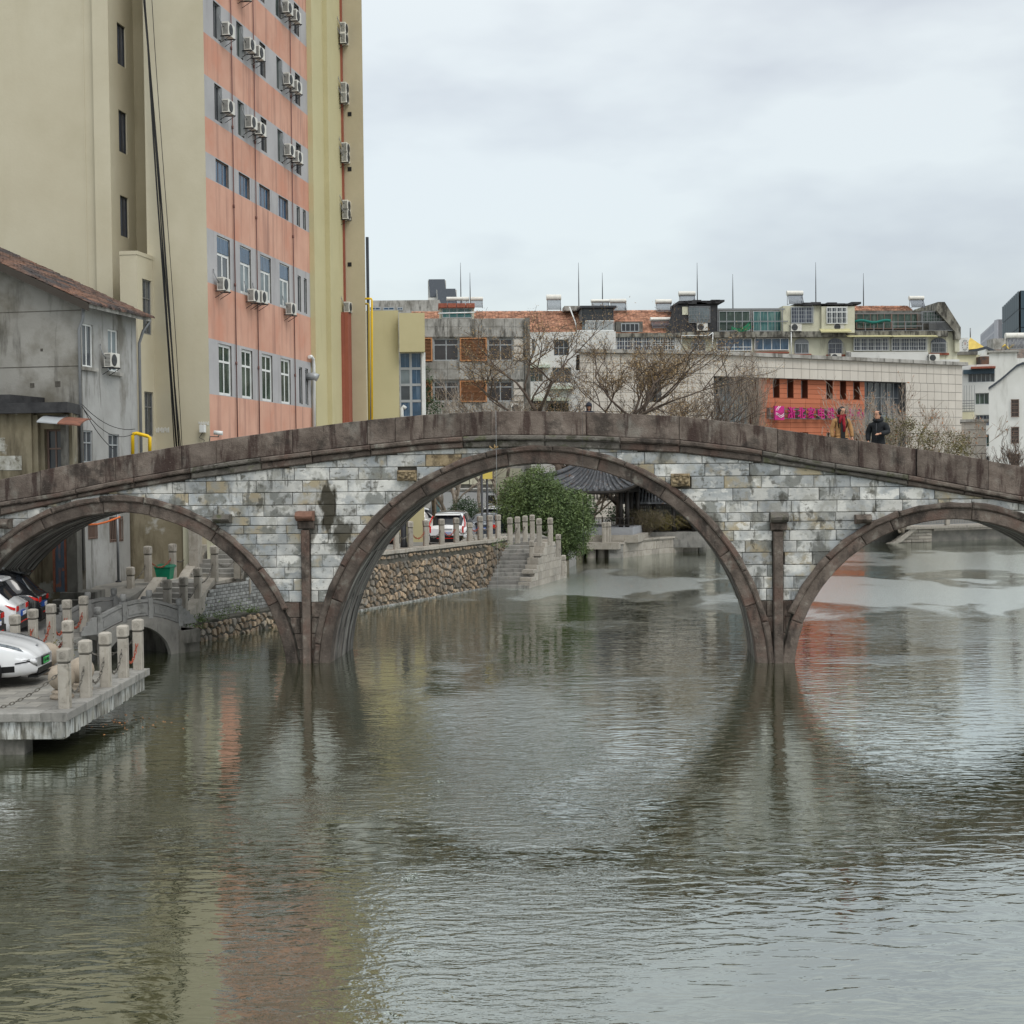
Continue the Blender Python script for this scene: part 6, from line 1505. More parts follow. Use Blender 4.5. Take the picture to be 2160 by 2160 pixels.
for v in ((942, 976, 626, 650, 4.5, 'solar heater with long white tank above the brown-capped dormer'), (970, 990, 626, 650, 5.2, 'short solar heater tucked behind the long white tank'), (993, 1019, 626, 650, 4.5, 'solar heater just right of the thin lightning rods over the dormer'),
  (1153, 1184, 621, 655, 3.2, 'solar heater standing alone on the middle of the tile roof ridge'), (1247, 1286, 631, 652, 4.6, 'solar heater behind the glazed roof box'), (1287, 1321, 630, 657, 3.6, 'solar heater with rusty spot right of the glazed roof box'),
  (1383, 1417, 631, 659, 3.4, 'solar heater with rusty tank near the black-clad unit'), (1372, 1414, 669, 694, .6, 'lower solar heater with cream tubes lying on the tile slope'), (1432, 1467, 614, 644, 1.5, 'solar heater with dark tank on top of the black-clad unit'),
  (1660, 1694, 613, 643, 1.5, 'solar heater with grimy tank and looped hose over the cream units'), (1918, 1949, 624, 650, 1.8, 'solar heater at the right end of the tiled roof')): put_heater(*v)
# lightning rods
for px, yt, yb, lb in ((972.3, 554, 640, 'tall lightning rod left of the pair over the dormer'), (992, 575, 645, 'shorter lightning rod right of the pair over the dormer'), (1221, 554, 642, 'tall lightning rod over the hatch block'), (1271, 575, 640, 'shorter lightning rod over the glazed roof box'), (1471, 554, 640, 'tall lightning rod over the black-clad unit'), (1546, 578, 648, 'shorter lightning rod over the teal balcony'), (1721, 553, 645, 'tall lightning rod over the cream units'), (1821.5, 576, 648, 'shorter lightning rod over the right balconies')):
    x, z0 = a_(px, yb+6, 5); z1 = a_(px, yt, 5)[1]; mb = MB(); mb.tube([(x, 5, z0), (x, 5, z0+(z1-z0)*.5), (x, 5, z1)], [.055, .045, .015], 5)
    tag(mb.build('lightning_rod', steel_dark, None, AP.o, AP.deg), lb, 'rod', 'lightning rods on the apartment roof')
# dormer with brown cap on the left of the roof
t = fthing('roof_dormer', 'green-glazed dormer with brown tiled cap on the left roof', 'dormer', AP)
r = ar(927, 1000, 649, 673, .4); A('wall', r, .4, 2, creamwall, t)
window(t, *ar(932, 996, 650, 671, .3), .3, alu, g_teal, 4, (.55,), .08)
r = ar(924, 1002, 640, 649, 0)
for k in range(4): mb = MB(); mb.box(r[0]+(r[1]-r[0])*k/4+.03, r[0]+(r[1]-r[0])*(k+1)/4-.03, -.2, 2, r[2], r[3]); mb.build('cap_panel', redbrown, t)
mb = MB(); r = ar(924, 1003, 659, 661, -.3); mb.tube([(r[0], -.3, r[2]), (r[1], -.3, r[3])], .07, 5); mb.build('drying_pole', pvc, t)

# ================================================================ SKYLINE
def simple_block(name, label, px0, px1, y0, y1, Y, mat, deg=0, cat='building', dep=None, ybase=None):
    fr = Fr(AtY(px0, y0, Y), deg); r = (0, fr.L(px1, y0)[0], 0, fr.L(px0, y0)[1]); t = fthing(name, label, cat, fr)
    mb = MB(); mb.box(0, r[1], 0, dep or r[1]*.6, .5, r[3]); mb.build('wall', mat, t); return t, fr, r
t, fr, r = simple_block('grey_white_block', 'pale grey flat-roofed block seen over the cream low building', 786, 927, 634, 660, 170, concrete, 0)
for a, b in ((780, 803), (808, 832), (838, 850)): h = (fr.L(a, 650)[0], fr.L(b, 650)[0], fr.L(a, 655)[1], fr.L(a, 648)[1]); window(t, *h, -.1, alu, g_blue, 2, (), .1)
for (p0, p1, y0, y1, Y, lb) in ((902, 942, 587, 640, 190, 'taller dark slate-clad roof turret on the left skyline'), (920, 965, 607, 640, 186, 'shorter dark slate-clad roof turret on the left skyline')):
    fr = Fr(AtY(p0, y0, Y), 2); x1 = fr.L(p1, y0)[0]; zt = fr.L(p0, y0)[1]; zb = fr.L(p0, y1)[1]; zm = fr.L(p0, y0+23)[1]
    t = fthing('roof_turret', lb, 'turret', fr, 'slate roof turrets'); mb = MB(); mb.box(.0, x1*.96, 1.3, 4, zb-18, zt-.1); mb.box(.0, x1*.9, -.1, 1.3, zb-18, zm-1.1); mb.build('wall', whitewall, t)
    mb = MB(); mb.loft([[(.1, 1, zt), (x1*.9, 1, zt), (x1, -.2, zm-1), (.3, -.2, zm-1)], [(.1, 1.2, zt), (x1*.9, 1.2, zt), (x1, .3, zm-1), (.3, .3, zm-1)]]); mb.build('slate_face', slate, t)
# glass tower at the right edge
GTW = Fr(AtY(2152, 700, 420), 0); gt = fthing('glass_office_tower', 'dark blue-green glass office tower at the right edge of the skyline', 'tower', GTW)
xa = AtY(2116, 640, 464.2).x-GTW.o.x;  zt = GTW.L(2152, 613)[1]
n = 9; m_rows = 13
mb = MB(); mb.loft([[(0, 0, z), (xa*1.0, 44.2, z), (45, 60, z), (25, 4, z)] for z in (0, zt)]); mb.build('core', black, gt)
uu = Vector((xa, 44.2, 0)); 
for j in range(m_rows):
    z1 = zt-j*5.3; z0 = z1-5.1
    for i in range(n):
        p, q = uu*(i/n), uu*((i+1)/n-.012); mb = MB(); mb.poly([(p.x-.4, p.y, z0), (q.x-.4, q.y, z0), (q.x-.4, q.y, z1), (p.x-.4, p.y, z1)]); mb.build('glass_panel', g_navy, gt)
    for i in range(3):
        p = i*8.3; mb = MB(); mb.poly([(p+.1, -.3+p*.16, z0), (p+8.1, -.3+(p+8)*.16, z0), (p+8.1, -.3+(p+8)*.16, z1), (p+.1, -.3+p*.16, z1)]); mb.build('glass_panel', g_navy, gt)
for i, j in ((.06, 2), (.2, 2), (.38, 1.8), (.52, 1.8), (.06, 4)): p = uu*(i+.03); mb = MB(); z = zt-5.3*j; mb.poly([(p.x, p.y-.4, z), (p.x-.9, p.y-3, z-1.5), (p.x-.9, p.y-3, z-5), (p.x, p.y-.4, z-4.6)]); mb.build('tilted_window', g_frost, gt)
# grey ribbed tower
fr = Fr(AtY(2103, 700, 520), 0); t = fthing('ribbed_office_tower', 'pale grey ribbed office tower left of the glass tower', 'tower', fr)
xL2, xR2 = AtY(2068, 690, 580).x-fr.o.x, fr.L(2114, 700)[0]; zt = fr.L(2103, 674)[1]
pm_ = S('pale_rib', (176, 178, 184), .7); mb = MB(); mb.loft([[(0, 0, z), (xL2, 60, z), (xL2+20, 80, z), (xR2, 8, z)] for z in (0, zt)]); mb.build('core', S('grey_facade', (128, 134, 146), .6), t)
uu = Vector((xL2, 60, 0))
for i in range(14): p = uu*(i/13.5); mb = MB(); mb.box(p.x-.15, p.x+.15, p.y-1.2, p.y, 0, zt); mb.build('rib', pm_, t)
for i in range(6): x = xR2*i/5.5; mb = MB(); mb.box(x, x+.5, -.6+x*.0, 3, 0, zt); mb.build('rib', pm_, t)
for j in range(16): z = zt-3.2*j; mb = MB(); mb.loft([[(0, -.8, zz), (xL2, 59.0, zz), (xL2, 60, zz), (0, .4, zz)] for zz in (z-.7, z)]); mb.build('floor_band', pm_, t)
# gold pyramid
fr = Fr(AtY(2042, 740, 300), 0); t = fthing('pyramid_roof', 'gold pyramid roof with a thin mast on the right skyline', 'roof', fr)
ap = fr.L(2050, 711); bl, br_ = fr.L(2034, 738)[0], fr.L(2077, 738)[0]; zb = fr.L(2050, 738)[1]
mb = MB(); B4 = [(bl, 0), ((bl+br_)/2+.6, -5), (br_, 0), ((bl+br_)/2, 8)]; b = mb._a([(x, y, zb) for x, y in B4]+[(ap[0], 1, ap[1])])
for k in range(4): mb.face((b+k, b+(k+1) % 4, b+4))
mb.build('gold_face', gold, t); mb = MB(); mb.tube([(ap[0], 1, ap[1]), (ap[0], 1, fr.L(2050, 691)[1])], .12, 5); mb.build('mast', steel_grey, t)
mb = MB(); mb.box(bl, br_, 0, 8, 20, zb); mb.build('drum', concrete, t)
# clock face building
t, fr, r = simple_block('clock_building', 'white tiled block carrying a round clock of dark dashes', 2022, 2043, 713, 748, 230, whitewall, -17)
mb = MB(); cx, cz = fr.L(2035.5, 728); 
for k in range(12):
    a = k*math.pi/6; c, s = math.cos(a), math.sin(a); mb.loft([[(cx+c*q+s*w_, y, cz+(s*q-c*w_)*1.9) for q, w_ in ((.34, -.03), (.44, -.03), (.44, .03), (.34, .03))] for y in (-.1, 0)])
mb.build('clock_mark', steel_dark, t)
mb = MB(); mb.tube([(cx, -.15, cz), (cx, -.15, cz+.45)], .04, 4); mb.tube([(cx, -.15, cz), (cx+.1, -.15, cz+.3)], .03, 4); mb.build('clock_hand', redbrown, t)
# nearer houses at the right
t, fr, r = simple_block('cream_gable_house', 'cream wall building with dark flat eave behind the mall', 2019, 2088, 749, 780, 160, M('butter_wall', Lc((226, 220, 190)), Lc((214, 208, 176)), rough=.9))
mb = MB(); mb.box(-.3, fr.L(2060, 749)[0], -.4, 5, r[3], r[3]+.35); mb.build('flat_eave', conc_dark, t)
x0, x1, xm = fr.L(2065, 750)[0], fr.L(2087, 750)[0], fr.L(2075, 736)[0]; z0, z1 = fr.L(2065, 753)[1], fr.L(2075, 736)[1]
mb = MB(); mb.loft([[(x0, y, z0), (x1, y, z0), (xm, y, z1)] for y in (-1, 5)]); mb.build('small_gable', whitewall, t); mb = MB(); mb.loft([[(xm-.1, y, z1+.2), (x1+1, y, z0+.3), (x1+1, y, z0), (xm-.1, y, z1-.05)] for y in (-1.2, 5.2)]); mb.build('dark_roof', slate, t)
mb = MB(); mb.box(x0-.3, x1, -1.4, 0, z0-.9, z0-.05); mb.build('low_roof', tile_dark, t)
t, fr, r = simple_block('grey_plant_room', 'plain grey rooftop block with small yellow lettering', 2095, 2165, 714, 745, 250, concrete)
mb = MB(); x0, z0 = fr.L(2113, 732)
for k in range(7): a = k*1.1; mb.tube([(x0+.25*k, -.3, z0+.4*math.sin(a)), (x0+.25*k+.5, -.3, z0+.4*math.cos(a))], .12, 4)
mb.build('yellow_mark', gold, t)
t, fr, r = simple_block('white_roof_block', 'white rendered rooftop block with dark pipe stubs', 2087, 2145, 744, 780, 150, whitewall, -17)
mb = MB(); mb.box(-.2, r[1]+.2, -.3, 3, r[3], r[3]+.18); mb.build('coping', concrete, t)
fr2 = Fr(AtY(2086, 742, 165), 0); t = fthing('red_tiled_roof', 'red tiled pitched roof at the right edge behind the white block', 'roof', fr2)
mb = MB(); x1 = fr2.L(2200, 742)[0]; za, zb = fr2.L(2100, 738)[1], fr2.L(2150, 760)[1]
n = 12
for j in range(n):
    x = 0
    while x < x1: mb.poly([(x+.02, -3+3*j/n, zb+(za-zb)*j/n+.12), (x+.38, -3+3*j/n, zb+(za-zb)*j/n+.12), (x+.38, -3+3*(j+1)/n, zb+(za-zb)*(j+1)/n), (x+.02, -3+3*(j+1)/n, zb+(za-zb)*(j+1)/n)]); x += .4
tag(mb.build('roof_tile', tile_m, t), kind='stuff')
mb = MB(); mb.box(0, x1, -3, 0, .5, zb); mb.build('wall', whitewall, t)
x, z = a_(2146, 735, 12); loc = AtY(2148, 738, 150)
hh = dup(HT0, loc, 0, 'large solar heater at the right edge above the red tiled roof', (1.6, 1.2, 1.2)); hh['group'] = 'solar water heaters on the roofs'
# white flats with bay windows
WF = Fr(AtY(2028, 800, 124), -17); w2, wr2 = bhelp(WF)
t = fthing('white_bay_flats', 'white flats with stacked bay windows and plant-filled balcony right of the mall', 'building', WF)
a = wr2(2026, 2100, 769, 1000); hs = [wr2(2042, 2098, 779, 806, 0), wr2(2057, 2086, 829, 853), wr2(2058, 2098, 875, 898), wr2(2080, 2098, 916, 942), wr2(2080, 2098, 962, 980)]
mb = MB(); wall(mb, a[0], a[1], .5, a[3], hs, .6); mb.box(a[0], a[1], .7, 6, .5, a[3]-.2); mb.build('wall', whitewall, t)
for i, h in enumerate(hs): window(t, *h, .25, alu, (g_grey, g_green, g_purple, g_green, g_dark)[i], (6, 3, 5, 2, 2)[i], (.66,) if i == 0 else (), .06)
r = wr2(2032, 2098, 779, 788, -.5); mb = MB(); mb.box(r[0], r[1], -.4, 0, r[2], r[3]); mb.build('blue_transom_band', g_navy, t)
r = wr2(2048, 2100, 773, 777, -.8); mb = MB(); mb.box(r[0], r[1], -.9, 0, r[2], r[3]); mb.build('awning', redbrown, t)
r = wr2(2028, 2055, 846, 868, -.8); mb = MB()
for k in range(5): z = r[2]+(r[3]-r[2])*k/4; mb.box(r[0], r[1], -.84, -.78, z, z+.05)
for k in range(6): x = r[0]+(r[1]-r[0])*k/5; mb.box(x, x+.03, -.84, -.8, r[2], r[3]+1.3)
mb.build('balcony_rail', steel_grey, t); mb = MB(); mb.box(r[0], r[1], -.8, 0, r[2]-1.1, r[2]-.02); mb.build('balcony_parapet', MATS['butter_wall'], t)
# white horse-head gable house
WH = Fr(AtY(2086, 850, 104), -18); w3, wr3 = bhelp(WH)
t = fthing('white_gable_house', 'white rendered house with a curved dark-edged gable at the right edge', 'house', WH)
cur = [w3(px, py) for px, py in ((2085, 822), (2098, 813), (2115, 800), (2132, 785), (2145, 774), (2157, 769), (2172, 768), (2190, 775))]
xR = cur[-1][0]; hs = [wr3(2133, 2149, 843, 879), wr3(2133, 2149, 901, 935), wr3(2132, 2149, 958, 985)]
zc = min(c[1] for c in cur)-.02
mb = MB(); wall(mb, 0, xR, .5, zc, hs, .3); 
for a, b in zip(cur, cur[1:]): mb.poly([(a[0], 0, zc), (b[0], 0, zc), (b[0], 0, b[1]), (a[0], 0, a[1])])
mb.poly([(0, 0, .5), (0, 7, .5), (0, 7, zc), (0, 0, zc)]); mb.build('wall', whitewall, t)
mb = MB(); mb.loft([[(c[0], -.15, c[1]), (c[0], -.15, c[1]+.16), (c[0], .6, c[1]+.16), (c[0], .6, c[1])] for c in cur]); mb.build('gable_coping', slate, t)
for h in hs: 
    bars = [(h[0]+(h[1]-h[0])*k/4-.012, h[0]+(h[1]-h[0])*k/4+.012, -.12, -.1, h[2]-.05, h[3]) for k in range(5)]+[(h[0]-.03, h[1]+.03, -.13, -.1, h[2]+(h[3]-h[2])*k/4-.02, h[2]+(h[3]-h[2])*k/4+.02) for k in range(5)]
    window(t, *h, .15, rustf, g_dark, 2, (.6,), .05, bars=bars)
# ================================================================ PAVILION AND GALLERY
PV = Fr(AtY(1255, 1100, 82), -14); p_, pr_ = bhelp(PV)
pav = fthing('water_pavilion', 'dark timber Chinese pavilion with sweeping grey tiled roof on stone piles over the water', 'pavilion', PV)
HW = 2.15      # half width
x0, x1 = p_(1196, 1100)[0], p_(1323, 1100)[0]; cx = (x0+x1)/2; HW = (x1-x0)/2; YD = 3.6
zfl = p_(1260, 1112)[1]; zE = p_(1280, 1030)[1]
mb = MB(); mb.box(x0-.3, x1+.35, -.3, YD+.3, zfl-.42, zfl); mb.build('plinth', S('grey_plinth', (150, 152, 156), .8), pav)
mb = MB(); mb.box(x0-.6, x1+.7, -.7, YD+.6, zfl-.82, zfl-.42); mb.build('stone_slab', granite, pav)
mb = MB(); mb.box(x0-1.5, x1-.2, -1.6, .8, zfl-1.15, zfl-.78); mb.build('landing_slab', granite, pav)
for (px, dy) in ((1247, -1.1), (1270, -.7), (1283, .2)):
    x = p_(px, 1170, dy)[0]; mb = MB(); mb.lathe([(.27, -1.5), (.27, zfl-1.15)], (x, dy, 0), 16); mb.build('pile', granite, pav)
for i, (px, dy) in enumerate(((1274, -1.4), (1281, -1.2), (1285, -1.0))):
    x, z = p_(px, 1140, dy); p = PV.W(x, dy, 0); put_post(p.x, p.y, zfl-.8, -14, ('front', 'middle', 'rear')[i]+' post of the close group on the pavilion landing', 'granite posts on the pavilion landing', 1.05)
for x in (x0, x0+.35, x1-.35, x1):
    for y in (.0, YD): 
        mb = MB(); mb.lathe([(.13, zfl), (.12, zE+.1)], (x, y, 0), 12); mb.build('column', darkwood, pav)
mb = MB(); mb.box(x0-.1, x1+.1, -.1, .1, zE-.25, zE); mb.box(x0-.1, x1+.1, YD-.1, YD+.1, zE-.25, zE); mb.box(x0-.1, x0+.1, .1, YD-.1, zE-.25, zE); mb.box(x1-.1, x1+.1, .1, YD-.1, zE-.25, zE); mb.build('lintel', darkwood, pav)
for y in (0, YD):   # lattice frieze
    mb = MB(); n = 12
    for k in range(n+1): x = x0+.45+(x1-x0-.9)*k/n; mb.box(x-.015, x+.015, y-.02, y+.02, zE-.75+(.18 if 3 < k < 9 else 0), zE-.25)
    for f in (.35, .5, .62): mb.box(x0+.45, x1-.45, y-.018, y+.018, zE-f-.01, zE-f+.012)
    mb.build('lattice_frieze', darkwood, pav)
mb = MB(); 
for zz in (.1, .5): mb.box(x0-.3, x1+.45, -.32, -.26, zfl+zz, zfl+zz+.05)
for k in range(18): x = x0-.25+(x1-x0+.6)*k/17; mb.box(x-.015, x+.015, -.3, -.27, zfl+.1, zfl+.5)
mb.build('bench_rail', darkwood, pav)
# roof: concave pyramid with upturned corners
apex = Vector((cx, YD/2, zE+2.6)); EO = 1.05
def eave(t):
    """t in 0..4 round the eave; corners flick out and up"""
    k = int(t) % 4; f = t-int(t); c = [(x0-EO, -EO), (x1+EO, -EO), (x1+EO, YD+EO), (x0-EO, YD+EO)]
    a, b = c[k], c[(k+1) % 4]; e = (2*abs(f-.5))**4
    m = Vector(((a[0]+b[0])/2, (a[1]+b[1])/2)); p = Vector(a).lerp(Vector(b), f); q = p+(p-Vector((cx, YD/2))).normalized()*.28*e
    return Vector((q.x, q.y, zE-.12+.75*e))
n = 64; m_n = 8
rings = []
for j in range(m_n+1):
    s = j/m_n; rings.append([tuple(eave(4*i/n).lerp(apex, s)-Vector((0, 0, .95*math.sin(math.pi*s)*.55))) for i in range(n)])
mb = MB(); mb.loft(rings, caps=False); mb.build('roof_deck', ctile, pav)
mb = MB()
for i in range(n):
    if i % 1: continue
    pts_ = [Vector(r[i])+Vector((0, 0, .05)) for r in rings[:-1]]
    mb.tube(pts_, [.075]*3+[.07, .065, .05, .04, .03], 5, m=0)
tag(mb.build('tile_rib', ctile, pav), kind='stuff')
for c in range(4):
    pts_ = [Vector(r[c*n//4])+Vector((0, 0, .12)) for r in rings]; mb = MB(); mb.tube(pts_, .13, 6); mb.build('hip_ridge', ctile, pav)
mb = MB(); mb.tube([eave(4*i/64)-Vector((0, 0, .1)) for i in range(65)], .09, 5); mb.build('eave_board', darkwood, pav)
mb = MB(); mb.lathe([(.2, 0), (.28, .2), (.15, .4), (.22, .6), (.05, .9), (.01, 1.1)], tuple(apex-Vector((0, 0, .1))), 12); mb.build('finial', ctile, pav)
# gallery to the right
GA = Fr(AtY(1326, 1060, 86), -8); q_, qr_ = bhelp(GA)
gal = fthing('covered_gallery', 'long grey-tiled covered gallery with dark lattice right of the pavilion', 'building', GA)
zE2 = q_(1370, 1058)[1]; xR = q_(1452, 1060)[0]; zf2 = 1.2
mb = MB(); mb.loft([[(x, -.8, zE2), (x, 1.5, zE2+1.55), (x, 3.8, zE2), (x, 3.8, zE2-.12), (x, -.8, zE2-.12)] for x in (-.4, xR+1)]); mb.build('roof_deck', ctile, gal)
mb = MB()
for k in range(26): x = -.3+(xR+1.2)*k/25; mb.tube([(x, -.85, zE2+.05), (x, 1.5, zE2+1.62)], .06, 5)
tag(mb.build('tile_rib', ctile, gal), kind='stuff')
mb = MB(); mb.tube([(-.5, 1.5, zE2+1.68), (xR+1.1, 1.5, zE2+1.68)], .14, 6); mb.build('ridge', ctile, gal)
for k in range(4): x = .3+(xR)*k/3; mb = MB(); mb.lathe([(.12, zf2), (.12, zE2)], (x, -.2, 0), 10); mb.build('column', darkwood, gal)
mb = MB(); mb.box(0, xR+.8, -.25, -.12, zE2-.25, zE2-.05)
for k in range(30): x = .2+(xR)*k/29; mb.box(x-.015, x+.015, -.2, -.17, zE2-.8+.2*(k % 3), zE2-.25)
for f in (.4, .6): mb.box(.2, xR, -.2, -.17, zE2-f, zE2-f+.03)
mb.build('lattice_frieze', darkwood, gal)
mb = MB(); mb.box(-.2, xR+1, 2.8, 3, zf2, zE2); mb.box(xR+.6, xR+.9, -.2, 3, zf2, zE2); mb.build('rear_wall', whitewall, gal)
mb = MB(); mb.box(-.5, xR+1, -.6, 3.2, .3, zf2); mb.build('base', granite_w, gal)

# ================================================================ VEGETATION
def leaf_cloud(mb, pts_, size, rnd, nper=1, elong=1.6, up=.0):
    for p in pts_:
        for _ in range(nper):
            a = Vector((rnd.gauss(0, 1), rnd.gauss(0, 1), rnd.gauss(0, .8))).normalized(); b = a.cross(Vector((rnd.gauss(0, 1), rnd.gauss(0, 1), rnd.gauss(0, 1)))).normalized(); s = size*rnd.uniform(.6, 1.3)
            q = p+Vector((rnd.gauss(0, s), rnd.gauss(0, s), rnd.gauss(0, s))) if nper > 1 else p
            mb.face(tuple(range(mb._a([q-a*s*elong*.5, q+b*s*.3, q+a*s*elong*.5, q-b*s*.3]), len(mb.v))))
def branch_tree(name, label, cat, base, h, seed, mat, spread=.55, levels=5, r0=.12, group=None, leaf=None, lsize=.07, ldens=1, trunk_h=.3, kids=(2, 4), shrink=.72, multi=1, droop=0., upw=.25, leafcat='foliage', lean=(0, 0), minr=.006, wx=1.):
    rr = random.Random(seed); t = thing(name, label, cat, base, 0, group)
    tr = MB(); br = MB(); tips = []
    def grow(p, d, L_, r, lv, mb):
        n = 3; pts_ = [p]; q = p
        for k in range(n):
            d = (d+Vector((rr.gauss(0, .13), rr.gauss(0, .13), rr.gauss(0, .08)+upw*.12-droop*.1*lv))).normalized(); q = q+d*(L_/n); pts_.append(q)
        rs = [max(minr, r*(1-.35*k/n)) for k in range(n+1)]
        mb.tube(pts_, rs, 6 if r > .05 else (4 if r > .015 else 3), sm=r > .03)
        if lv >= levels-2: tips.extend(pts_[1:])
        if lv >= levels: return
        for k in range(rr.randint(*kids)):
            i = rr.randint(1, n); e = pts_[i] if k else pts_[-1]
            ax = Vector((rr.gauss(0, 1), rr.gauss(0, 1), rr.gauss(0, .5))).normalized()
            nd = (d+ax*spread*rr.uniform(.6, 1.4)+Vector((0, 0, upw*.4))).normalized()
            grow(e, nd, L_*shrink*rr.uniform(.75, 1.15), max(minr, r*.62), lv+1, br)
    for m_ in range(multi):
        d0 = Vector((lean[0]+(rr.uniform(-.5, .5) if multi > 1 else 0), lean[1]+(rr.uniform(-.5, .5) if multi > 1 else 0), 1)).normalized()
        L0 = h*trunk_h; grow(Vector((rr.uniform(-.1, .1)*multi*.5, rr.uniform(-.1, .1)*multi*.5, -.1)), d0, L0, r0, 0, tr)
    mz = max(v[2] for v in tr.v+br.v); f = h/mz
    for m2 in (tr, br): m2.v = [(v[0]*f*wx, v[1]*f, v[2]*f) for v in m2.v]
    tips = [Vector((q.x*f*wx, q.y*f, q.z*f)) for q in tips]
    tr.build('trunk', mat, t); tag(br.build('branches', mat, t), kind='stuff')
    if leaf:
        lm = MB(); P = [q for q in tips for _ in range(1) if rr.random() < ldens]
        while ldens > 1: P = [q+Vector((rr.gauss(0, .16), rr.gauss(0, .16), rr.gauss(0, .22))) for q in tips for _ in range(int(ldens))]; break
        leaf_cloud(lm, P, lsize, rr, 1, 1.8); tag(lm.build('leaves', leaf, t), kind='stuff')
    return t
def bush(name, label, cat, base, blobs, n, size, mat, seed, stem=bark, group=None):
    """a crown of leaf clumps scattered in the outer shell of several overlapping lobes"""
    rr = random.Random(seed); t = thing(name, label, cat, base, 0, group); mb = MB(); tot = sum(b[3]*b[4]*b[5] for b in blobs)
    for (x, y, z, rx, ry, rz) in [(b[0], b[1], b[2], b[3], b[4], b[5]) for b in blobs]:
        m_ = int(n*rx*ry*rz/tot); C = Vector((x, y, z)); cl = []
        for _ in range(max(6, m_//26)):
            d = Vector((rr.gauss(0, 1), rr.gauss(0, 1), rr.gauss(0, 1))).normalized(); s = rr.uniform(.62, 1.08); cl.append(C+Vector((d.x*rx, d.y*ry, d.z*rz))*s)
        for c in cl:
            sp_ = .26*min(rx, rz)*rr.uniform(.5, 1.2)*.9
            P = [c+Vector((rr.gauss(0, sp_), rr.gauss(0, sp_), rr.gauss(0, sp_*.75))) for _ in range(26)]
            leaf_cloud(mb, P, size, rr, 1, 1.7)
    tag(mb.build('foliage', mat, t), kind='stuff')
    st = MB()
    for k in range(5): b = blobs[k % len(blobs)]; st.tube([(0, 0, -.2), (b[0]*.4, b[1]*.4, b[2]*.4), (b[0], b[1], b[2])], [.09, .06, .03], 5)
    st.build('trunk', stem, t); return t
# big evergreen by the canal steps: silhouette traced in metres from the photograph
BY = 70.5; bc = AtY(1150, 1140, BY)
def rel(px, py, dy=0): v = AtY(px, py, BY+dy)-Vector((bc.x, bc.y, .9)); return v
bl = []
for px, py, rpx, dy in ((1105, 1045, 46, 0), (1075, 1040, 28, .5), (1140, 1015, 32, .3), (1100, 1085, 48, -.3), (1150, 1065, 48, -.2), (1185, 1085, 45, 0), (1215, 1065, 32, .3), (1235, 1060, 18, .2), (1150, 1115, 48, -.4), (1195, 1120, 46, 0), (1225, 1110, 30, .2), (1175, 1150, 34, -.2), (1215, 1148, 28, 0), (1120, 1010, 22, .4), (1170, 1035, 26, .3), (1205, 1160, 20, .1), (1080, 1075, 30, 0), (1125, 1120, 36, .2), (1232, 1090, 20, 0)):
    v = rel(px, py, dy); R = rpx*BY/3100; bl.append((v.x, v.y, v.z, R, R*1.1, R))
bush('evergreen_tree', 'big round dark-green evergreen tree leaning over the water beside the canal steps', 'tree', (bc.x, bc.y, .9), bl, 52000, .075, leaf_g, 3)
v = AtY(950, 1063, 84); bush('clipped_shrub', 'round clipped dark shrub between the white car and the blue-grey kiosk', 'shrub', (v.x+.8, v.y, LOTZ), [(0, 0, 1.1, .85, .7, .75), (-.5, 0, .9, .6, .6, .6), (.55, 0, .9, .6, .6, .6)], 5200, .07, leaf_g2, 4)
v = AtY(1060, 1075, 80); bush('brown_hedge', 'low brown and green hedge behind the silver SUV', 'hedge', (v.x, v.y, LOTZ), [(0, 0, 1.2, 1.0, .7, .9), (1.1, 0, 1.1, .9, .7, .9), (-.6, 0, .8, .7, .6, .6)], 5000, .07, leaf_ol, 5)
v = AtY(1270, 1085, 90); bush('green_shrub', 'bright green shrub seen through the open pavilion', 'shrub', (v.x, v.y, .8), [(0, 0, 1.2, 1.6, .7, .9), (1.5, 0, 1.0, 1.2, .7, .8), (-1.5, 0, 1.1, 1.2, .7, .8)], 3000, .1, leaf_g2, 6)
gp_ = 'arching shrubs on the canal wall'
for k, (px, py, w_, h_, sd, mt, lb) in enumerate(((1362, 1125, 1.9, 1.35, 7, leaf_ol, 'largest arching olive shrub on the canal wall right of the pavilion'), (1400, 1122, 2.0, 1.1, 8, M('yellow_leaf', Lc((150, 138, 62)), Lc((120, 112, 56)), rough=.6, bump=0, island=.5), 'yellowish shrub in the middle of the canal wall planting'), (1448, 1125, 1.9, 1.0, 9, leaf_ol, 'rusty olive shrub at the far end of the canal wall'))):
    v = AtY(px, py, 84.5+k*1.2); base = (v.x, v.y, .85); rr = random.Random(sd); t = thing('arching_shrub', lb, 'shrub', base, 0, gp_)
    st = MB(); lm = MB()
    for _ in range(170):
        a = rr.uniform(0, 6.28); R = w_*rr.uniform(.3, 1); hh_ = h_*rr.uniform(.6, 1.25)
        P = [Vector((math.cos(a)*R*s, math.sin(a)*R*s*.6, hh_*math.sin(s*2.3)*1.05)) for s in (0, .25, .5, .75, 1)]
        st.tube(P, .008, 3); leaf_cloud(lm, [P[i].lerp(P[i+1], rr.random())+Vector((rr.gauss(0, .05), rr.gauss(0, .05), rr.gauss(0, .05))) for i in range(1, 4) for _ in range(9)], .045, rr)
    tag(st.build('stems', bark, t), kind='stuff'); tag(lm.build('leaves', mt, t), kind='stuff')
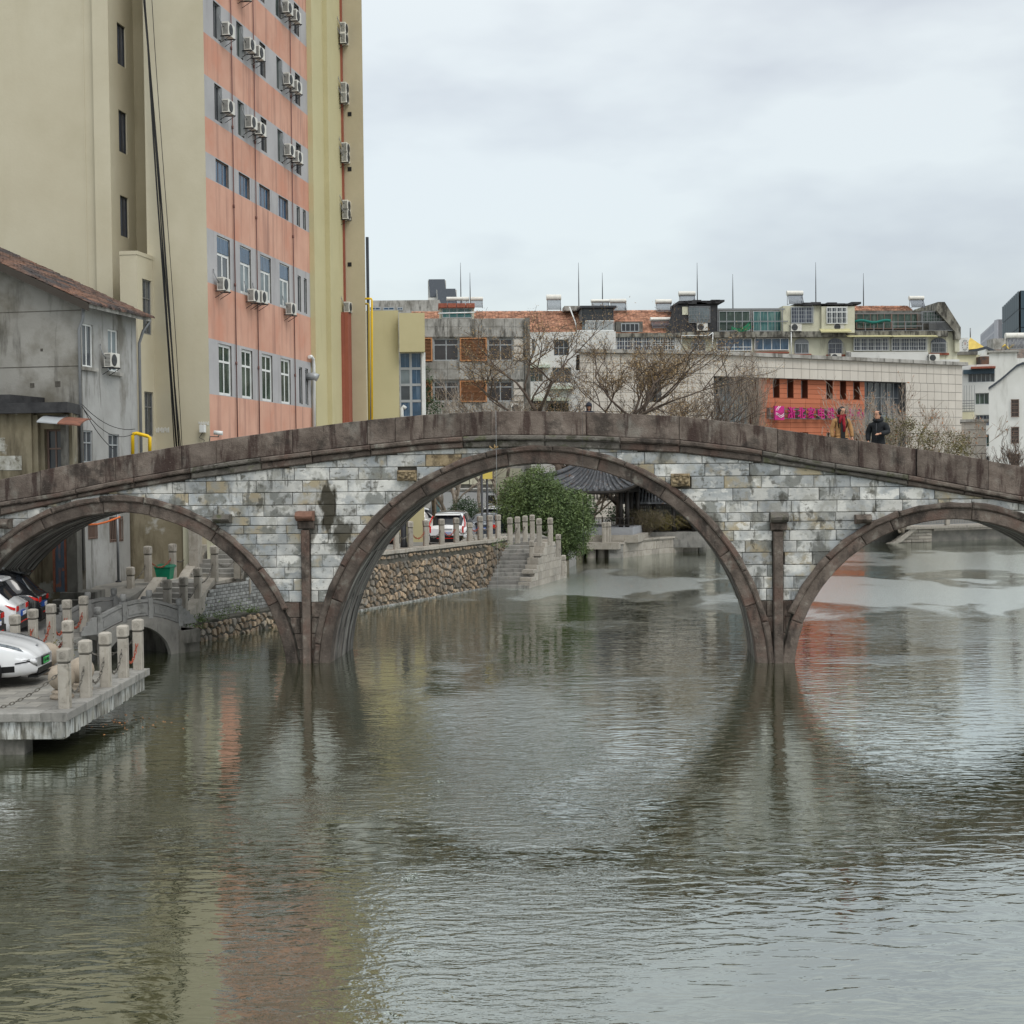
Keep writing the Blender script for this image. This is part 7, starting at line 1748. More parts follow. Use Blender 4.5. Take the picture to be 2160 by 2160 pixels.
# small weeds on quays
def weed(px, py, z, s, lb, sd, mt=leaf_g):
    p = G(px, py, z); rr = random.Random(sd); t = thing('wall_weed', lb, 'weed', p, 0, 'weeds on the quays'); mb = MB()
    leaf_cloud(mb, [Vector((rr.gauss(0, s), rr.gauss(0, s*.5), abs(rr.gauss(0, s)))) for _ in range(160)], .05, rr); tag(mb.build('leaves', mt, t), kind='stuff')
weed(497, 1293, .62, .22, 'tall leafy weed on the rubble footing under the brick wall', 1); weed(465, 1305, .6, .14, 'small weed left of the tall one on the rubble footing', 2); weed(412, 1325, .5, .2, 'drooping weed at the near end of the rubble footing', 3); weed(425, 1310, .6, .1, 'tiny weed on the footing edge', 4); weed(530, 1292, .62, .1, 'low weed tuft right of the tall weed', 5)
weed(117, 1392, .8, .22, 'yellow-green weed on the kerb behind the white car nose', 6, leaf_ol); weed(1058, 1155, 1.9, .18, 'green weed at the top left corner of the canal steps', 7); weed(985, 1140, 2.0, .22, 'yellowish weed between the car park posts', 8, leaf_ol); weed(1098, 1180, 1.0, .12, 'weed on the middle of the canal steps', 9); weed(600, 1290, .62, .1, 'weed under the brick wall by the left pier', 10)
# bare and budding trees
v = AtY(1185, 900, 84)
branch_tree('budding_tree', 'large spreading tree with ochre buds rising behind the bridge crown', 'tree', (v.x, v.y, LOTZ), 12.9, 12, bark_dark, .75, 7, .17, None, leaf_bud, .06, 2, .26, (2, 4), .77, 1, 0., .28, minr=.006, wx=1.35)
v = AtY(1310, 900, 87)
branch_tree('budding_tree', 'second ochre-budded tree leaning right of the first behind the parapet', 'tree', (v.x, v.y, LOTZ), 11.6, 31, bark_dark, .7, 7, .13, None, leaf_bud, .06, 2, .25, (2, 4), .76, 1, 0., .28, lean=(.12, 0), minr=.006, wx=1.25)
v = AtY(1418, 900, 92)
branch_tree('bare_tree', 'dark bare tree with a fine twig fan in front of the mall wing', 'tree', (v.x, v.y, LOTZ-.6), 11.2, 15, bark_dark, .6, 7, .15, 'bare winter trees', None, trunk_h=.28, kids=(2, 3), shrink=.76, lean=(-.05, 0), minr=.006, wx=1.25)
v = AtY(1565, 900, 94)
branch_tree('bare_tree', 'pale upright bare sapling clump in front of the mall window', 'tree', (v.x, v.y, LOTZ-.6), 12.6, 17, bark_pale, .24, 5, .06, 'bare winter trees', leaf_or, .05, .12, .30, (3, 4), .72, 3, 0., .8, minr=.007, wx=.55)
v = AtY(1530, 900, 93.0)
branch_tree('bare_tree', 'slim pale bare sapling left of the sapling clump', 'tree', (v.x, v.y, LOTZ-.6), 10.6, 18, bark_pale, .26, 5, .05, 'bare winter trees', leaf_or, .05, .1, .30, (3, 4), .72, 2, 0., .8, minr=.007, wx=.6)
v = AtY(1898, 930, 88)
branch_tree('orange_leaved_tree', 'thin tree with sparse dry orange leaves right of the man in the black coat', 'tree', (v.x, v.y, 1.0), 9.8, 19, bark_pale, .45, 6, .07, None, leaf_or, .10, .10, .24, (2, 4), .77, 3, 0., .45, minr=.007, wx=1.3)
v = AtY(1945, 950, 87); bush('orange_green_bush', 'dense green bush with dry leaves behind the right parapet', 'bush', (v.x, v.y, 3.1), [(-2.2, 0, 3.6, 1.2, 1, 1.0), (-.8, 0, 3.4, 1.4, 1, 1.1), (1.2, 0, 3.0, 1.4, 1, .9), (2.2, 0, 2.8, .9, .9, .8)], 5200, .08, leaf_ol, 21)
v = AtY(2125, 960, 90)
branch_tree('bare_tree', 'small dark bare tree in front of the white gable house', 'tree', (v.x, v.y, 1.5), 5.8, 23, bark_dark, .5, 6, .09, 'bare winter trees', leaf_or, .05, .08, .28, (3, 3), .74, 2, 0., .5, minr=.007)
for k, (px, sd, hh_) in enumerate(((955, 41, 8.8), (1010, 43, 9.4), (1060, 44, 8.2))):
    v = AtY(px, 950, 86+k); branch_tree('bare_tree', ('leftmost pale bare tree in front of the louvre building', 'pale bare tree with few tan leaves before the louvre screen', 'pale bare tree at the corner of the louvre building')[k], 'tree', (v.x, v.y, LOTZ), hh_, sd, bark_pale, .55, 6, .13, 'bare winter trees', leaf_bud, .06, .08, .33, (3, 3), .74, 1 if k else 2, 0., .3, minr=.007)
v = AtY(915, 860, 76); bush('climbing_evergreen', 'green climber at the corner of the cream low building', 'shrub', (v.x, v.y, 1.4), [(-.5, 0, 8.0, .45, .4, 1.4), (-.4, 0, 6.3, .8, .5, 1.2), (0, 0, 4.8, 1.2, .7, 1.2)], 6500, .08, leaf_g2, 25)
# far bushes hiding the base line behind the pavilion
v = AtY(1290, 1010, 100); branch_tree('bare_tree', 'brown twiggy tree crown behind the pavilion roof', 'tree', (v.x-1.5, v.y-4, 1.2), 7, 51, bark, .7, 6, .12, 'bare winter trees', None, minr=.007, kids=(3, 4))
# street lamps
for px, Y, zt, lb in ((1017, 63, 5.3, 'slim dark lamp pole standing between the dark sedan and the posts'), (1028, 66, 5.6, 'thicker dark lamp pole with a yellow plate behind the first one')):
    v = AtY(px, 1100, Y); t = thing('lamp_post', lb, 'lamp post', (v.x, v.y, LOTZ), 0, 'lamp posts in the car park'); mb = MB(); mb.lathe([(.10, 0), (.10, .3), (.055, .35), (.045, zt-LOTZ)], n=10); mb.build('shaft', steel_dark, t)
    if px == 1028: mb = MB(); mb.box(-.25, .25, -.12, -.08, 3.1, 3.55); mb.build('yellow_plate', S('yellow_plate', (206, 186, 92), .6), t)
    else: mb = MB(); mb.ball((0, 0, zt-LOTZ+.2), .2, 10); mb.build('globe', pvc, t)
t = thing('lamp_post', 'short black pole under the middle arch by the first wall post', 'lamp post', (AtY(850, 1140, 55.2).x, 55.6, 1.95), 0, 'lamp posts in the car park'); mb = MB(); mb.lathe([(.14, 0), (.12, .3), (.11, 2.6)], n=10); mb.build('shaft', steel_dark, t)

FLECKS('floating_leaves', leaf_or, 'dry leaves floating on the water by the platform and far canal', [(225, 1520, .5, .6), (290, 1530, .5, .5), (1230, 1225, 1.5, 1.2), (1320, 1235, 2.5, 1.5), (1900, 1180, 4, 1.5)], 34, .028)
FLECKS('foam_bubbles', foam_m, 'small patches of pale bubbles rising in mid canal', [(928, 1650, .05, .06), (915, 1680, .04, .05), (870, 1848, .05, .05), (852, 2010, .05, .05), (828, 2140, .04, .04), (860, 1855, .04, .04)], 22, .012, False)
# ================================================================ CARS
def cr_(P, x):
    """smooth interpolation through (x, v) keys"""
    if x <= P[0][0]: return P[0][1]
    if x >= P[-1][0]: return P[-1][1]
    for i in range(len(P)-1):
        if P[i][0] <= x <= P[i+1][0]: break
    a, b = P[i], P[i+1]; t = (x-a[0])/(b[0]-a[0])
    pa = P[i-1] if i else a; pb = P[i+2] if i+2 < len(P) else b
    ma = (b[1]-pa[1])/max(1e-6, b[0]-pa[0])*(b[0]-a[0]); mb_ = (pb[1]-a[1])/max(1e-6, pb[0]-a[0])*(b[0]-a[0])
    d = (b[1]-a[1]); ma = max(-2.5*abs(d), min(2.5*abs(d), ma)); mb_ = max(-2.5*abs(d), min(2.5*abs(d), mb_))
    t2, t3 = t*t, t*t*t
    return a[1]*(2*t3-3*t2+1)+ma*(t3-2*t2+t)+b[1]*(-2*t3+3*t2)+mb_*(t3-t2)
CARS = {
 'suv': dict(L=4.6, W=1.86, belt=[(0, .92), (.3, 1.02), (2.6, 1.0), (3.5, .98), (4.2, .88), (4.6, .62)], roof=[(0, .93), (.12, 1.03), (.22, 1.10), (.62, 1.55), (1.2, 1.66), (2.2, 1.68), (2.7, 1.6), (3.45, 1.03), (3.6, .99), (4.2, .9), (4.6, .63)],
     w=[(0, .80), (.12, .90), (.6, .93), (4.0, .93), (4.4, .84), (4.6, .66)], rw=.60, ax=(.85, 3.62), rwin=(.2, .60), wwin=(2.72, 3.42), sw=[(.75, 1.3), (1.34, 2.2), (2.24, 3.05)]),
 'sedan': dict(L=4.75, W=1.84, belt=[(0, .95), (.3, 1.0), (2.8, .94), (3.6, .9), (4.3, .76), (4.75, .55)], roof=[(0, .96), (.5, 1.03), (.62, 1.06), (1.35, 1.38), (2.0, 1.45), (2.6, 1.4), (3.5, .93), (3.7, .90), (4.3, .78), (4.75, .56)],
     w=[(0, .78), (.15, .88), (.7, .92), (4.0, .92), (4.5, .82), (4.75, .62)], rw=.58, ax=(1.0, 3.8), rwin=(.66, 1.32), wwin=(2.66, 3.45), sw=[(1.2, 1.55), (1.6, 2.35), (2.4, 3.1)]),
 'hatch': dict(L=4.75, W=1.92, belt=[(0, .98), (.3, 1.04), (2.6, 1.0), (3.5, .97), (3.95, .9), (4.35, .80), (4.6, .69), (4.75, .55)], roof=[(0, .99), (.15, 1.08), (.9, 1.42), (1.8, 1.60), (2.5, 1.56), (3.5, 1.02), (3.7, .98), (4.0, .92), (4.35, .83), (4.6, .72), (4.75, .56)],
     w=[(0, .80), (.15, .90), (.7, .96), (3.9, .96), (4.25, .93), (4.5, .84), (4.66, .70), (4.75, .54)], rw=.60, ax=(.9, 3.78), rwin=(.2, .9), wwin=(2.6, 3.44), sw=[(.95, 1.4), (1.45, 2.3), (2.36, 3.1)]),
}
def car(name, label, kind, loc, rz, paint, tail=None, front=False, roofm=None, rails=None, group=None, plate='blue', rack=False, lamps='L'):
    K = CARS[kind]; L_ = K['L']; t = thing(name, label, 'car', loc, rz, group)
    def sect(x, u):
        """u 0..10 : bottom centre, round the side, to the roof centre (left side y>0)"""
        w_ = cr_(K['w'], x); zb = .22+(.10*max(0, 1-x/.35)+.05*max(0, 1-(L_-x)/.4)); zh = cr_(K['belt'], x); zr = max(cr_(K['roof'], x), zh+.01); cab = min(1, max(0, (zr-zh)/.45))
        rw = K['rw']*cab+w_*.62*(1-cab)
        P = [(0, zb), (w_*.85, zb), (w_*.97, zb+.10), (w_, zb+.30), (w_*.995, zh-.16), (w_*.975, zh-.04), (w_*.93, zh), (w_*.93*.55+rw*1.02*.45, zh+(zr-zh)*.5), (rw+.02, zr-.055*cab-.004), (rw*.86, zr-.008), (0, zr+.022)]
        i = min(9, int(u)); f = u-i; a, b = P[i], P[i+1]; return (x, a[0]+(b[0]-a[0])*f, a[1]+(b[1]-a[1])*f)
    xs = [0, .04, .1, .18, .28, .4, .55, .7, .9]+[.9+(L_-1.6)*k/20 for k in range(1, 21)]+[L_-.5, L_-.35, L_-.22, L_-.12, L_-.05, L_]
    us = [0, 1, 1.5, 2, 2.5, 3, 3.5, 4, 4.5, 5, 5.5, 6, 6.5, 7, 7.5, 8, 8.5, 9, 9.5, 10]
    mb = MB(); rings = []
    for x in xs:
        h = [sect(x, u) for u in us]; rings.append(h+[(p[0], -p[1], p[2]) for p in reversed(h[1:-1])])
    mb.loft(rings, sm=True); mb.build('body', paint, t)
    def patch(xa, xb, ua, ub, off=.010, n=8, m=5, sgn=1, xoff=0):
        q = MB(); R = []
        for i in range(n+1):
            row = []
            for j in range(m+1):
                x = xa(j/m) if callable(xa) else xa; x2 = xb(j/m) if callable(xb) else xb; xx = x+(x2-x)*i/n; u = ua+(ub-ua)*j/m
                p = Vector(sect(xx, u)); e = .01; du = Vector(sect(xx, min(10, u+e)))-Vector(sect(xx, max(0, u-e))); dx = Vector(sect(min(L_, xx+e), u))-Vector(sect(max(0, xx-e), u)); nn = dx.cross(du); nn = nn.normalized() if nn.length > 1e-9 else Vector((0, 1, 0))
                if nn.y < 0 and abs(nn.y) > .3: nn = -nn
                if nn.z < 0 and abs(nn.y) <= .3: nn = -nn
                p = p+nn*off; row.append((p.x, p.y*sgn, p.z))
            R.append(row)
        q.loft(R, closed=False, caps=False, sm=True); return q
    # side glass, both sides
    for sg_ in (1, -1):
        for a, b in K['sw']:
            q = patch(lambda f, a=a: a+f*.10*(1 if a < 1 else 0)+.02, lambda f, b=b: b-(f*.45 if b > 2.9 else 0), 6.15, 7.85, .008, 6, 4, sg_); q.build('side_window', g_dark, t)
    def cross(xa, xb, um, mat, nm, off=.010):
        q = MB(); n, m = 6, 10; R = []
        for i in range(n+1):
            x = xa+(xb-xa)*i/n; row = []
            for j in range(m+1):
                f = j/m*2-1; u = 10-(10-um)*abs(f); p = sect(x, u); row.append((p[0]+(-off if xa < 1.5 else off)*.7, p[1]*(1 if f > 0 else -1), p[2]+off))
            R.append(row)
        q.loft(R, closed=False, caps=False, sm=True); return q.build(nm, mat, t)
    cross(*K['rwin'], 7.5, g_dark, 'rear_window'); cross(*K['wwin'], 7.4, g_dark, 'windscreen')
    if roofm: cross(K['rwin'][1]+.02, K['wwin'][0]-.02, 8.2, roofm, 'roof_panel', .006)
    # wheels
    for ax in K['ax']:
        for sg_ in (1, -1):
            w_ = cr_(K['w'], ax); y0 = sg_*(w_+.006)
            q = MB(lambda a, b, c, y0=y0, sg_=sg_: (ax+a, y0+sg_*c, .33+b)); q.lathe([(.405, -.02), (.405, 0), (.30, .004)], n=24); q.build('wheel_arch', blackm, t)
            q = MB(lambda a, b, c, y0=y0, sg_=sg_: (ax+a, y0+sg_*c, .335+b)); q.lathe([(.335, -.2), (.335, -.01), (.31, .02), (.22, .02), (.22, .0)], n=24); wo = q.build('tyre', black, t)
            q = MB(lambda a, b, c, y0=y0, sg_=sg_: (ax+a, y0+sg_*c, .335+b))
            q.lathe([(.215, .005), (.215, .018), (.05, .012)], n=20)
            for k in range(5): a = k*1.2566; q.tube([(.04*math.cos(a), .04*math.sin(a), .025), (.2*math.cos(a), .2*math.sin(a), .025)], .02, 4)
            q.build('rim', steel_grey, wo)
    # lower dark cladding
    for sg_ in (1, -1):
        q = patch(.25, L_-.35, 2.0, 2.6, .006, 20, 2, sg_); q.build('sill_trim', blackm, t)
    wr_ = cr_(K['w'], 0.0)
    def rear(yc, zc, w_, h_, nm, mat, out=.03, par=None): q = MB(); q.cbox(-w_/2, w_/2, 0, .1, -h_/2, h_/2, .015); o = q.build(nm, mat, par or t); o.location = (-out, yc, zc); o.rotation_euler = (0, 0, R_(-90)); return o
    rear(0, .48, wr_*1.9, .3, 'rear_bumper', blackm if kind == 'suv' else paint, .05)
    red = S('red_tail_lamp', (200, 30, 22), .25); zt = cr_(K['belt'], 0)
    if lamps == 'V':
        for s_ in (1, -1):
            rear(s_*(wr_-.06), zt-.02, .07, .3, 'tail_lamp', red, .03); q = MB(); q.tube([(.1, s_*(wr_+.02), zt+.1), (.3, s_*.80, 1.2), (.55, s_*.70, 1.48)], .032, 6); q.build('tail_lamp', red, t)
    else:
        for s_ in (1, -1):
            rear(s_*(wr_-.18), zt-.08, .26, .13, 'tail_lamp', red, .02); q = patch(.02, lambda f: .12+.14*f, 4.4, 4.95, .012, 4, 3, s_); q.build('tail_lamp', red, t)
    rear(0, .50, .9, .04, 'bumper_reflector', red, .062) if kind == 'suv' else None
    pm = S('blue_plate', (36, 76, 150), .4) if plate == 'blue' else S('green_plate', (80, 190, 110), .4)
    if not front:
        po = rear(0, .70 if kind != 'sedan' else .74, .44, .14, 'number_plate', pm, .05)
        q = MB()
        for k in range(7): x = -.18+.057*k+(.01 if k > 1 else 0); q.box(x, x+.012, -.006, 0, -.045, .045); q.box(x, x+.035, -.006, 0, .01*((k*3) % 4)-.02, .01*((k*3) % 4)-.008); q.box(x+.028, x+.038, -.006, 0, -.045 if k % 2 else 0, .045)
        q.build('plate_text', white_s, po)
        rear(0, zt+.0, .5, .03, 'chrome_strip', alu, .035)
    else:
        # nose: headlamps, intakes, plate
        for s_ in (1, -1):
            q = patch(lambda f: L_-.80+f*.02, lambda f: L_-.20-f*.10, 5.55, 6.6, .012, 8, 4, s_); q.build('headlamp', M('smoked_lamp', Lc((120, 128, 134)), Lc((60, 66, 72)), sc=9, rough=.1, bump=0), t)
            q = patch(L_-.34, L_-.10, 2.75, 2.88, .012, 6, 2, s_); q.build('side_intake', blackm, t)
        q = MB(); q.cbox(-.5, .5, 0, .14, -.055, .055, .01); o = q.build('lower_grille', blackm, t); o.location = (L_+.012, 0, .30); o.rotation_euler = (0, 0, R_(90))
        q = MB(); q.cbox(-.5, .5, 0, .2, -.03, .01, .01); o = q.build('front_lip', blackm, t); o.location = (L_+.0, 0, .20); o.rotation_euler = (0, 0, R_(90))
        q = MB(); q.cbox(-.24, .24, 0, .06, -.08, .08, .01); o = q.build('plate_holder', blackm, t); o.location = (L_+.035, 0, .47); o.rotation_euler = (0, 0, R_(90))
        q = MB(); q.box(-.20, .20, -.006, 0, -.06, .06); o2 = q.build('number_plate', S('green_plate2', (70, 190, 100), .45), t); o2.location = (L_+.036, 0, .47); o2.rotation_euler = (0, 0, R_(90))
        cu = bpy.data.curves.new('plate_text', 'FONT'); cu.body = '浙E·A8B62'; cu.size = .095; cu.extrude = .002; cu.align_x = 'CENTER'; cu.align_y = 'CENTER'
        tmp = bpy.data.objects.new('tmp', cu); COL.objects.link(tmp); me = bpy.data.meshes.new_from_object(tmp.evaluated_get(bpy.context.evaluated_depsgraph_get())); bpy.data.objects.remove(tmp); me.materials.clear(); me.materials.append(blackm)
        o = bpy.data.objects.new('plate_text', me); COL.objects.link(o); o.parent = t; o.location = (L_+.044, 0, .468); o.rotation_euler = (R_(90), 0, R_(90)); o.scale = (.86, 1, 1)
        q = MB(); q.tube([(L_-.16, 0, cr_(K['roof'], L_-.16)+.035), (L_-.13, 0, cr_(K['roof'], L_-.13)+.03)], .03, 8); q.build('bonnet_badge', steel_grey, t)
    # mirrors, roof rails, aerial
    xm = K['sw'][-1][1]-.12
    for s_ in (1, -1):
        q = MB(); q.ball((xm, s_*(K['W']/2+.08), 1.04), (.08, .12, .085), 8); q.box(xm-.03, xm+.03, s_*(K['W']/2-.05), s_*(K['W']/2+.05), 1.0, 1.04); q.build('mirror', blackm if paint is not carW or kind == 'suv' else paint, t)
    for s_ in (1, -1):
        q = patch(K['sw'][1][1]-.28, K['sw'][1][1]-.1, 5.2, 5.45, .02, 3, 1, s_); q.build('door_handle', alu, t)
    if rails:
        for s_ in (1, -1): q = MB(); q.tube([(x, s_*(K['rw']-.02), cr_(K['roof'], x)+.06) for x in (.9, 1.2, 1.7, 2.2, 2.5)], .022, 5); q.build('roof_rail', rails, t)
    q = MB(); q.loft([[(x, y, z) for x, z in ((.55, cr_(K['roof'], .62)+.0), (.35, cr_(K['roof'], .62)-.02), (.4, cr_(K['roof'], .62)+.03), (.75, cr_(K['roof'], .75)+.02))] for y in (-.56, .56)]) if kind == 'suv' else None
    if kind == 'suv': q.build('roof_spoiler', paint, t)
    return t
carW = M('white_car_paint', (.72, .73, .74), (.70, .71, .72), sc=1, rough=.25, bump=0, coat=1.); carB = M('black_car_paint', (.012, .013, .015), (.014, .015, .017), sc=1, rough=.22, bump=0, coat=1.)
carN = M('navy_car_paint', (.016, .024, .042), (.018, .028, .048), sc=1, rough=.25, bump=0, coat=1.); carS = M('silver_car_paint', (.45, .46, .47), (.47, .48, .49), sc=1, rough=.3, bump=0, coat=1., metal=.3)
# near platform: white hatchback, nose pointing right and a little towards us
def place_front(px, py, z, L_, rz):   # ground point under the nose tip -> rear-origin location
    p = G(px, py, z); a = R_(rz); return Vector((p.x-L_*math.cos(a), p.y-L_*math.sin(a), z))
car('white_car', 'glossy white electric hatchback with a green number plate on the platform', 'hatch', (-9.38-4.75*math.cos(R_(3)), 29.3-4.75*math.sin(R_(3)), .75), 3, carW, front=True)
# street under the arch: two SUVs seen from behind-right, plus a dark tail at the very edge
car('parked_suv', 'white SUV with red tail lamps parked under the left arch', 'suv', (-12.35, 36.9, .75), 188, carW, rails=alu, group='cars parked under the left arch')
car('parked_suv', 'black SUV with bright orange-red tail lamps parked under the left arch', 'suv', (-12.65, 39.55, .75), 189, carB, rails=alu, group='cars parked under the left arch', )
car('parked_suv', 'dark SUV tail just entering the left picture edge behind the white bonnet', 'suv', (-12.0, 34.1, .75), 188, carB, group='cars parked under the left arch')
cg = 'cars in the canal-side car park'
car('parked_suv', 'white SUV with black roof and tall upright red tail lamps in the car park', 'suv', (-2.95, 66.0, LOTZ-.05), 84, carW, roofm=carB, group=cg, lamps='V')
car('parked_car', 'dark navy sedan parked between the white and the silver car', 'sedan', (-1.45, 69.0, LOTZ), 80, carN, group=cg)
car('parked_suv', 'silver SUV parked at the right end of the car park row', 'suv', (-.95, 74.0, LOTZ), 78, carS, group=cg, rails=alu)
car('parked_car', 'white car parked sideways behind the white SUV', 'hatch', (-7.0, 77.0, LOTZ), 8, carW, group=cg)
car('parked_car', 'dark car partly hidden at the left end of the car park behind the posts', 'sedan', (-6.3, 70.0, LOTZ-.1), 95, carB, group=cg)
v = AtY(953, 1060, 88); van = thing('white_van', 'white van cab with a black mirror behind the white sedan', 'van', (v.x, v.y, LOTZ), 60)
mb = MB(); mb.loft([[(0, y, .35), (4.2, y, .35), (4.6, y, .9), (4.3, y, 1.15), (3.6, y, 2.1), (0, y, 2.2)] for y in (-.85, -.8, .8, .85)]); mb.build('body', carW, van)
for s_ in (1, -1): mb = MB(); mb.loft([[(2.8, s_*.86, 1.2), (4.0, s_*.86, 1.2), (3.5, s_*.86, 1.95), (2.8, s_*.86, 1.95)], [(2.8, s_*.87, 1.2), (4.0, s_*.87, 1.2), (3.5, s_*.87, 1.95), (2.8, s_*.87, 1.95)]]); mb.build('side_window', g_dark, van)
for s_ in (1, -1): mb = MB(); mb.box(3.9, 4.0, s_*.9, s_*1.15, 1.3, 1.65); mb.build('mirror', blackm, van)
for x in (.8, 3.5):
    for s_ in (1, -1): q = MB(lambda a, b, c, x=x, s_=s_: (x+a, s_*(.86+c), .34+b)); q.lathe([(.34, -.2), (.34, 0), (.2, .02)], n=18); q.build('tyre', black, van)
# ================================================================ PEOPLE ON THE BRIDGE
def skin_mesh(name, verts, edges, radii, mat, parent, sub=2, root=0):
    me = bpy.data.meshes.new(name); me.from_pydata(verts, edges, []); me.materials.append(mat)
    o = bpy.data.objects.new(name, me); COL.objects.link(o); o.parent = parent
    sk = o.modifiers.new('skin', 'SKIN'); sk.use_smooth_shade = True; sk.branch_smoothing = .6
    sv = me.skin_vertices[0].data
    for i, r in enumerate(radii): sv[i].radius = r if hasattr(r, '__len__') else (r, r)
    sv[root].use_root = True
    su = o.modifiers.new('sub', 'SUBSURF'); su.levels = sub; su.render_levels = sub
    return o
def chain_(V, E_, Rr, pts_, rad, start=None):
    prev = start
    for p, r in zip(pts_, rad):
        V.append(tuple(p)); Rr.append(r); i = len(V)-1
        if prev is not None: E_.append((prev, i))
        prev = i
    return prev
def hand(V, E_, Rr, wrist, fwd, side, start, curl=.5):
    """palm plus five separate unequal fingers; thumb leaves the side of the palm near its base"""
    f, s = Vector(fwd).normalized(), Vector(side).normalized(); n = f.cross(s); w = Vector(wrist)
    palm = chain_(V, E_, Rr, [w+f*.03, w+f*.075], [(.030, .017), (.036, .015)], start)
    for k, (off, ln) in enumerate(((.027, .068), (.009, .078), (-.009, .073), (-.027, .058))):
        b = w+f*.085+s*off; d = f; P = [b]; 
        for j in range(3): d = (d+n*curl*.5).normalized(); P.append(P[-1]+d*ln/3)
        chain_(V, E_, Rr, P, [.0095, .009, .0085, .007], palm)
    b = w+f*.035+s*.03; d = (f*.6+s*.8).normalized(); chain_(V, E_, Rr, [b, b+d*.03, b+(d+f*.6).normalized()*.055], [.011, .010, .008], palm-1)
def head(parent, c, tilt, yaw, hairm, glasses=False, hairlong=True, tilt_side=0):
    """skull, jaw, face, ears and hair built round the origin then rotated onto the neck"""
    hd = bpy.data.objects.new('head', None)
    T = Matrix.Translation(c) @ Matrix.Rotation(yaw, 4, 'Z') @ Matrix.Rotation(tilt, 4, 'X') @ Matrix.Rotation(tilt_side, 4, 'Y')
    tf = lambda x, y, z: tuple(T @ Vector((x, y, z)))
    # -y is the face
    mb = MB(tf); n = 16; rings = []
    for z, rx, ry, oy in ((-.115, .028, .03, -.045), (-.105, .042, .050, -.035), (-.08, .056, .068, -.022), (-.045, .067, .083, -.010), (0, .075, .094, 0), (.04, .077, .097, .004), (.08, .070, .088, .008), (.105, .052, .066, .010), (.12, .025, .032, .012), (.124, .004, .004, .012)):
        rings.append([(rx*math.sin(a), oy-ry*math.cos(a), z) for a in [2*math.pi*k/n for k in range(n)]])
    mb.loft(rings, sm=True); ho = mb.build('head', skin, parent)
    mb = MB(tf); mb.loft([[(-.006, -.094, .012), (.006, -.094, .012), (0, -.098, .014)], [(-.014, -.096, -.024), (.014, -.096, -.024), (0, -.120, -.026)], [(-.012, -.09, -.034), (.012, -.09, -.034), (0, -.106, -.036)]], sm=True); mb.build('nose', skin, ho)
    for s_ in (-1, 1):
        mb = MB(tf); mb.ball((s_*.03, -.088, .008), (.014, .008, .006), 8); mb.build('eye', hair_m, ho)
        mb = MB(tf); mb.ball((s_*.077, .01, -.005), (.008, .018, .03), 8); mb.build('ear', skin, ho)
        mb = MB(tf); mb.tube([(s_*.012, -.095, .028), (s_*.032, -.093, .034), (s_*.048, -.085, .028)], .004, 4); mb.build('eyebrow', hair_m, ho)
    mb = MB(tf); mb.ball((0, -.084, -.060), (.022, .008, .006), 8); mb.build('mouth', S('lip', (150, 80, 76), .5), ho)
    mb = MB(tf); rings = []   # hair cap
    for z, k in ((-.03 if hairlong else -.015, 1.10), (.02, 1.12), (.06, 1.12), (.095, 1.1), (.12, 1.0), (.135, .6), (.14, .05)):
        rx, ry = (.077*k*math.sqrt(max(.02, 1-(max(0, z)/.142)**2)), .098*k*math.sqrt(max(.02, 1-(max(0, z)/.142)**2)))
        ring = []
        for a in [2*math.pi*q/n for q in range(n)]:
            f = math.cos(a); zz = z
            if f > .45 and z < .055: zz = .055+.005*z
            ring.append((rx*math.sin(a)+random.uniform(-.002, .002), .012-ry*f*(1 if f < .4 else .94), zz+random.uniform(-.003, .003)))
        rings.append(ring)
    mb.loft(rings, sm=True)
    if hairlong:
        for q in range(22):
            a = math.radians(65+230*q/21); x, y = .083*math.sin(a), .012-.100*math.cos(a)
            mb.tube([(x*.9, y*.9, .06), (x*1.08, y*1.06, 0), (x*1.05, y*1.02, -.06-.02*random.random())], [.016, .018, .010], 5)
    mb.build('hair', hairm, ho)
    if glasses:
        mb = MB(tf)
        for s_ in (-1, 1):
            P = [(s_*.031+.023*math.cos(a), -.104, .008+.017*math.sin(a)) for a in [2*math.pi*k/10 for k in range(11)]]; mb.tube(P, .0022, 4, caps=False); mb.tube([(s_*.054, -.104, .012), (s_*.078, -.02, .01)], .002, 4)
        mb.tube([(-.01, -.105, .012), (.01, -.105, .012)], .002, 4); mb.build('spectacles', steel_dark, ho)
    return ho
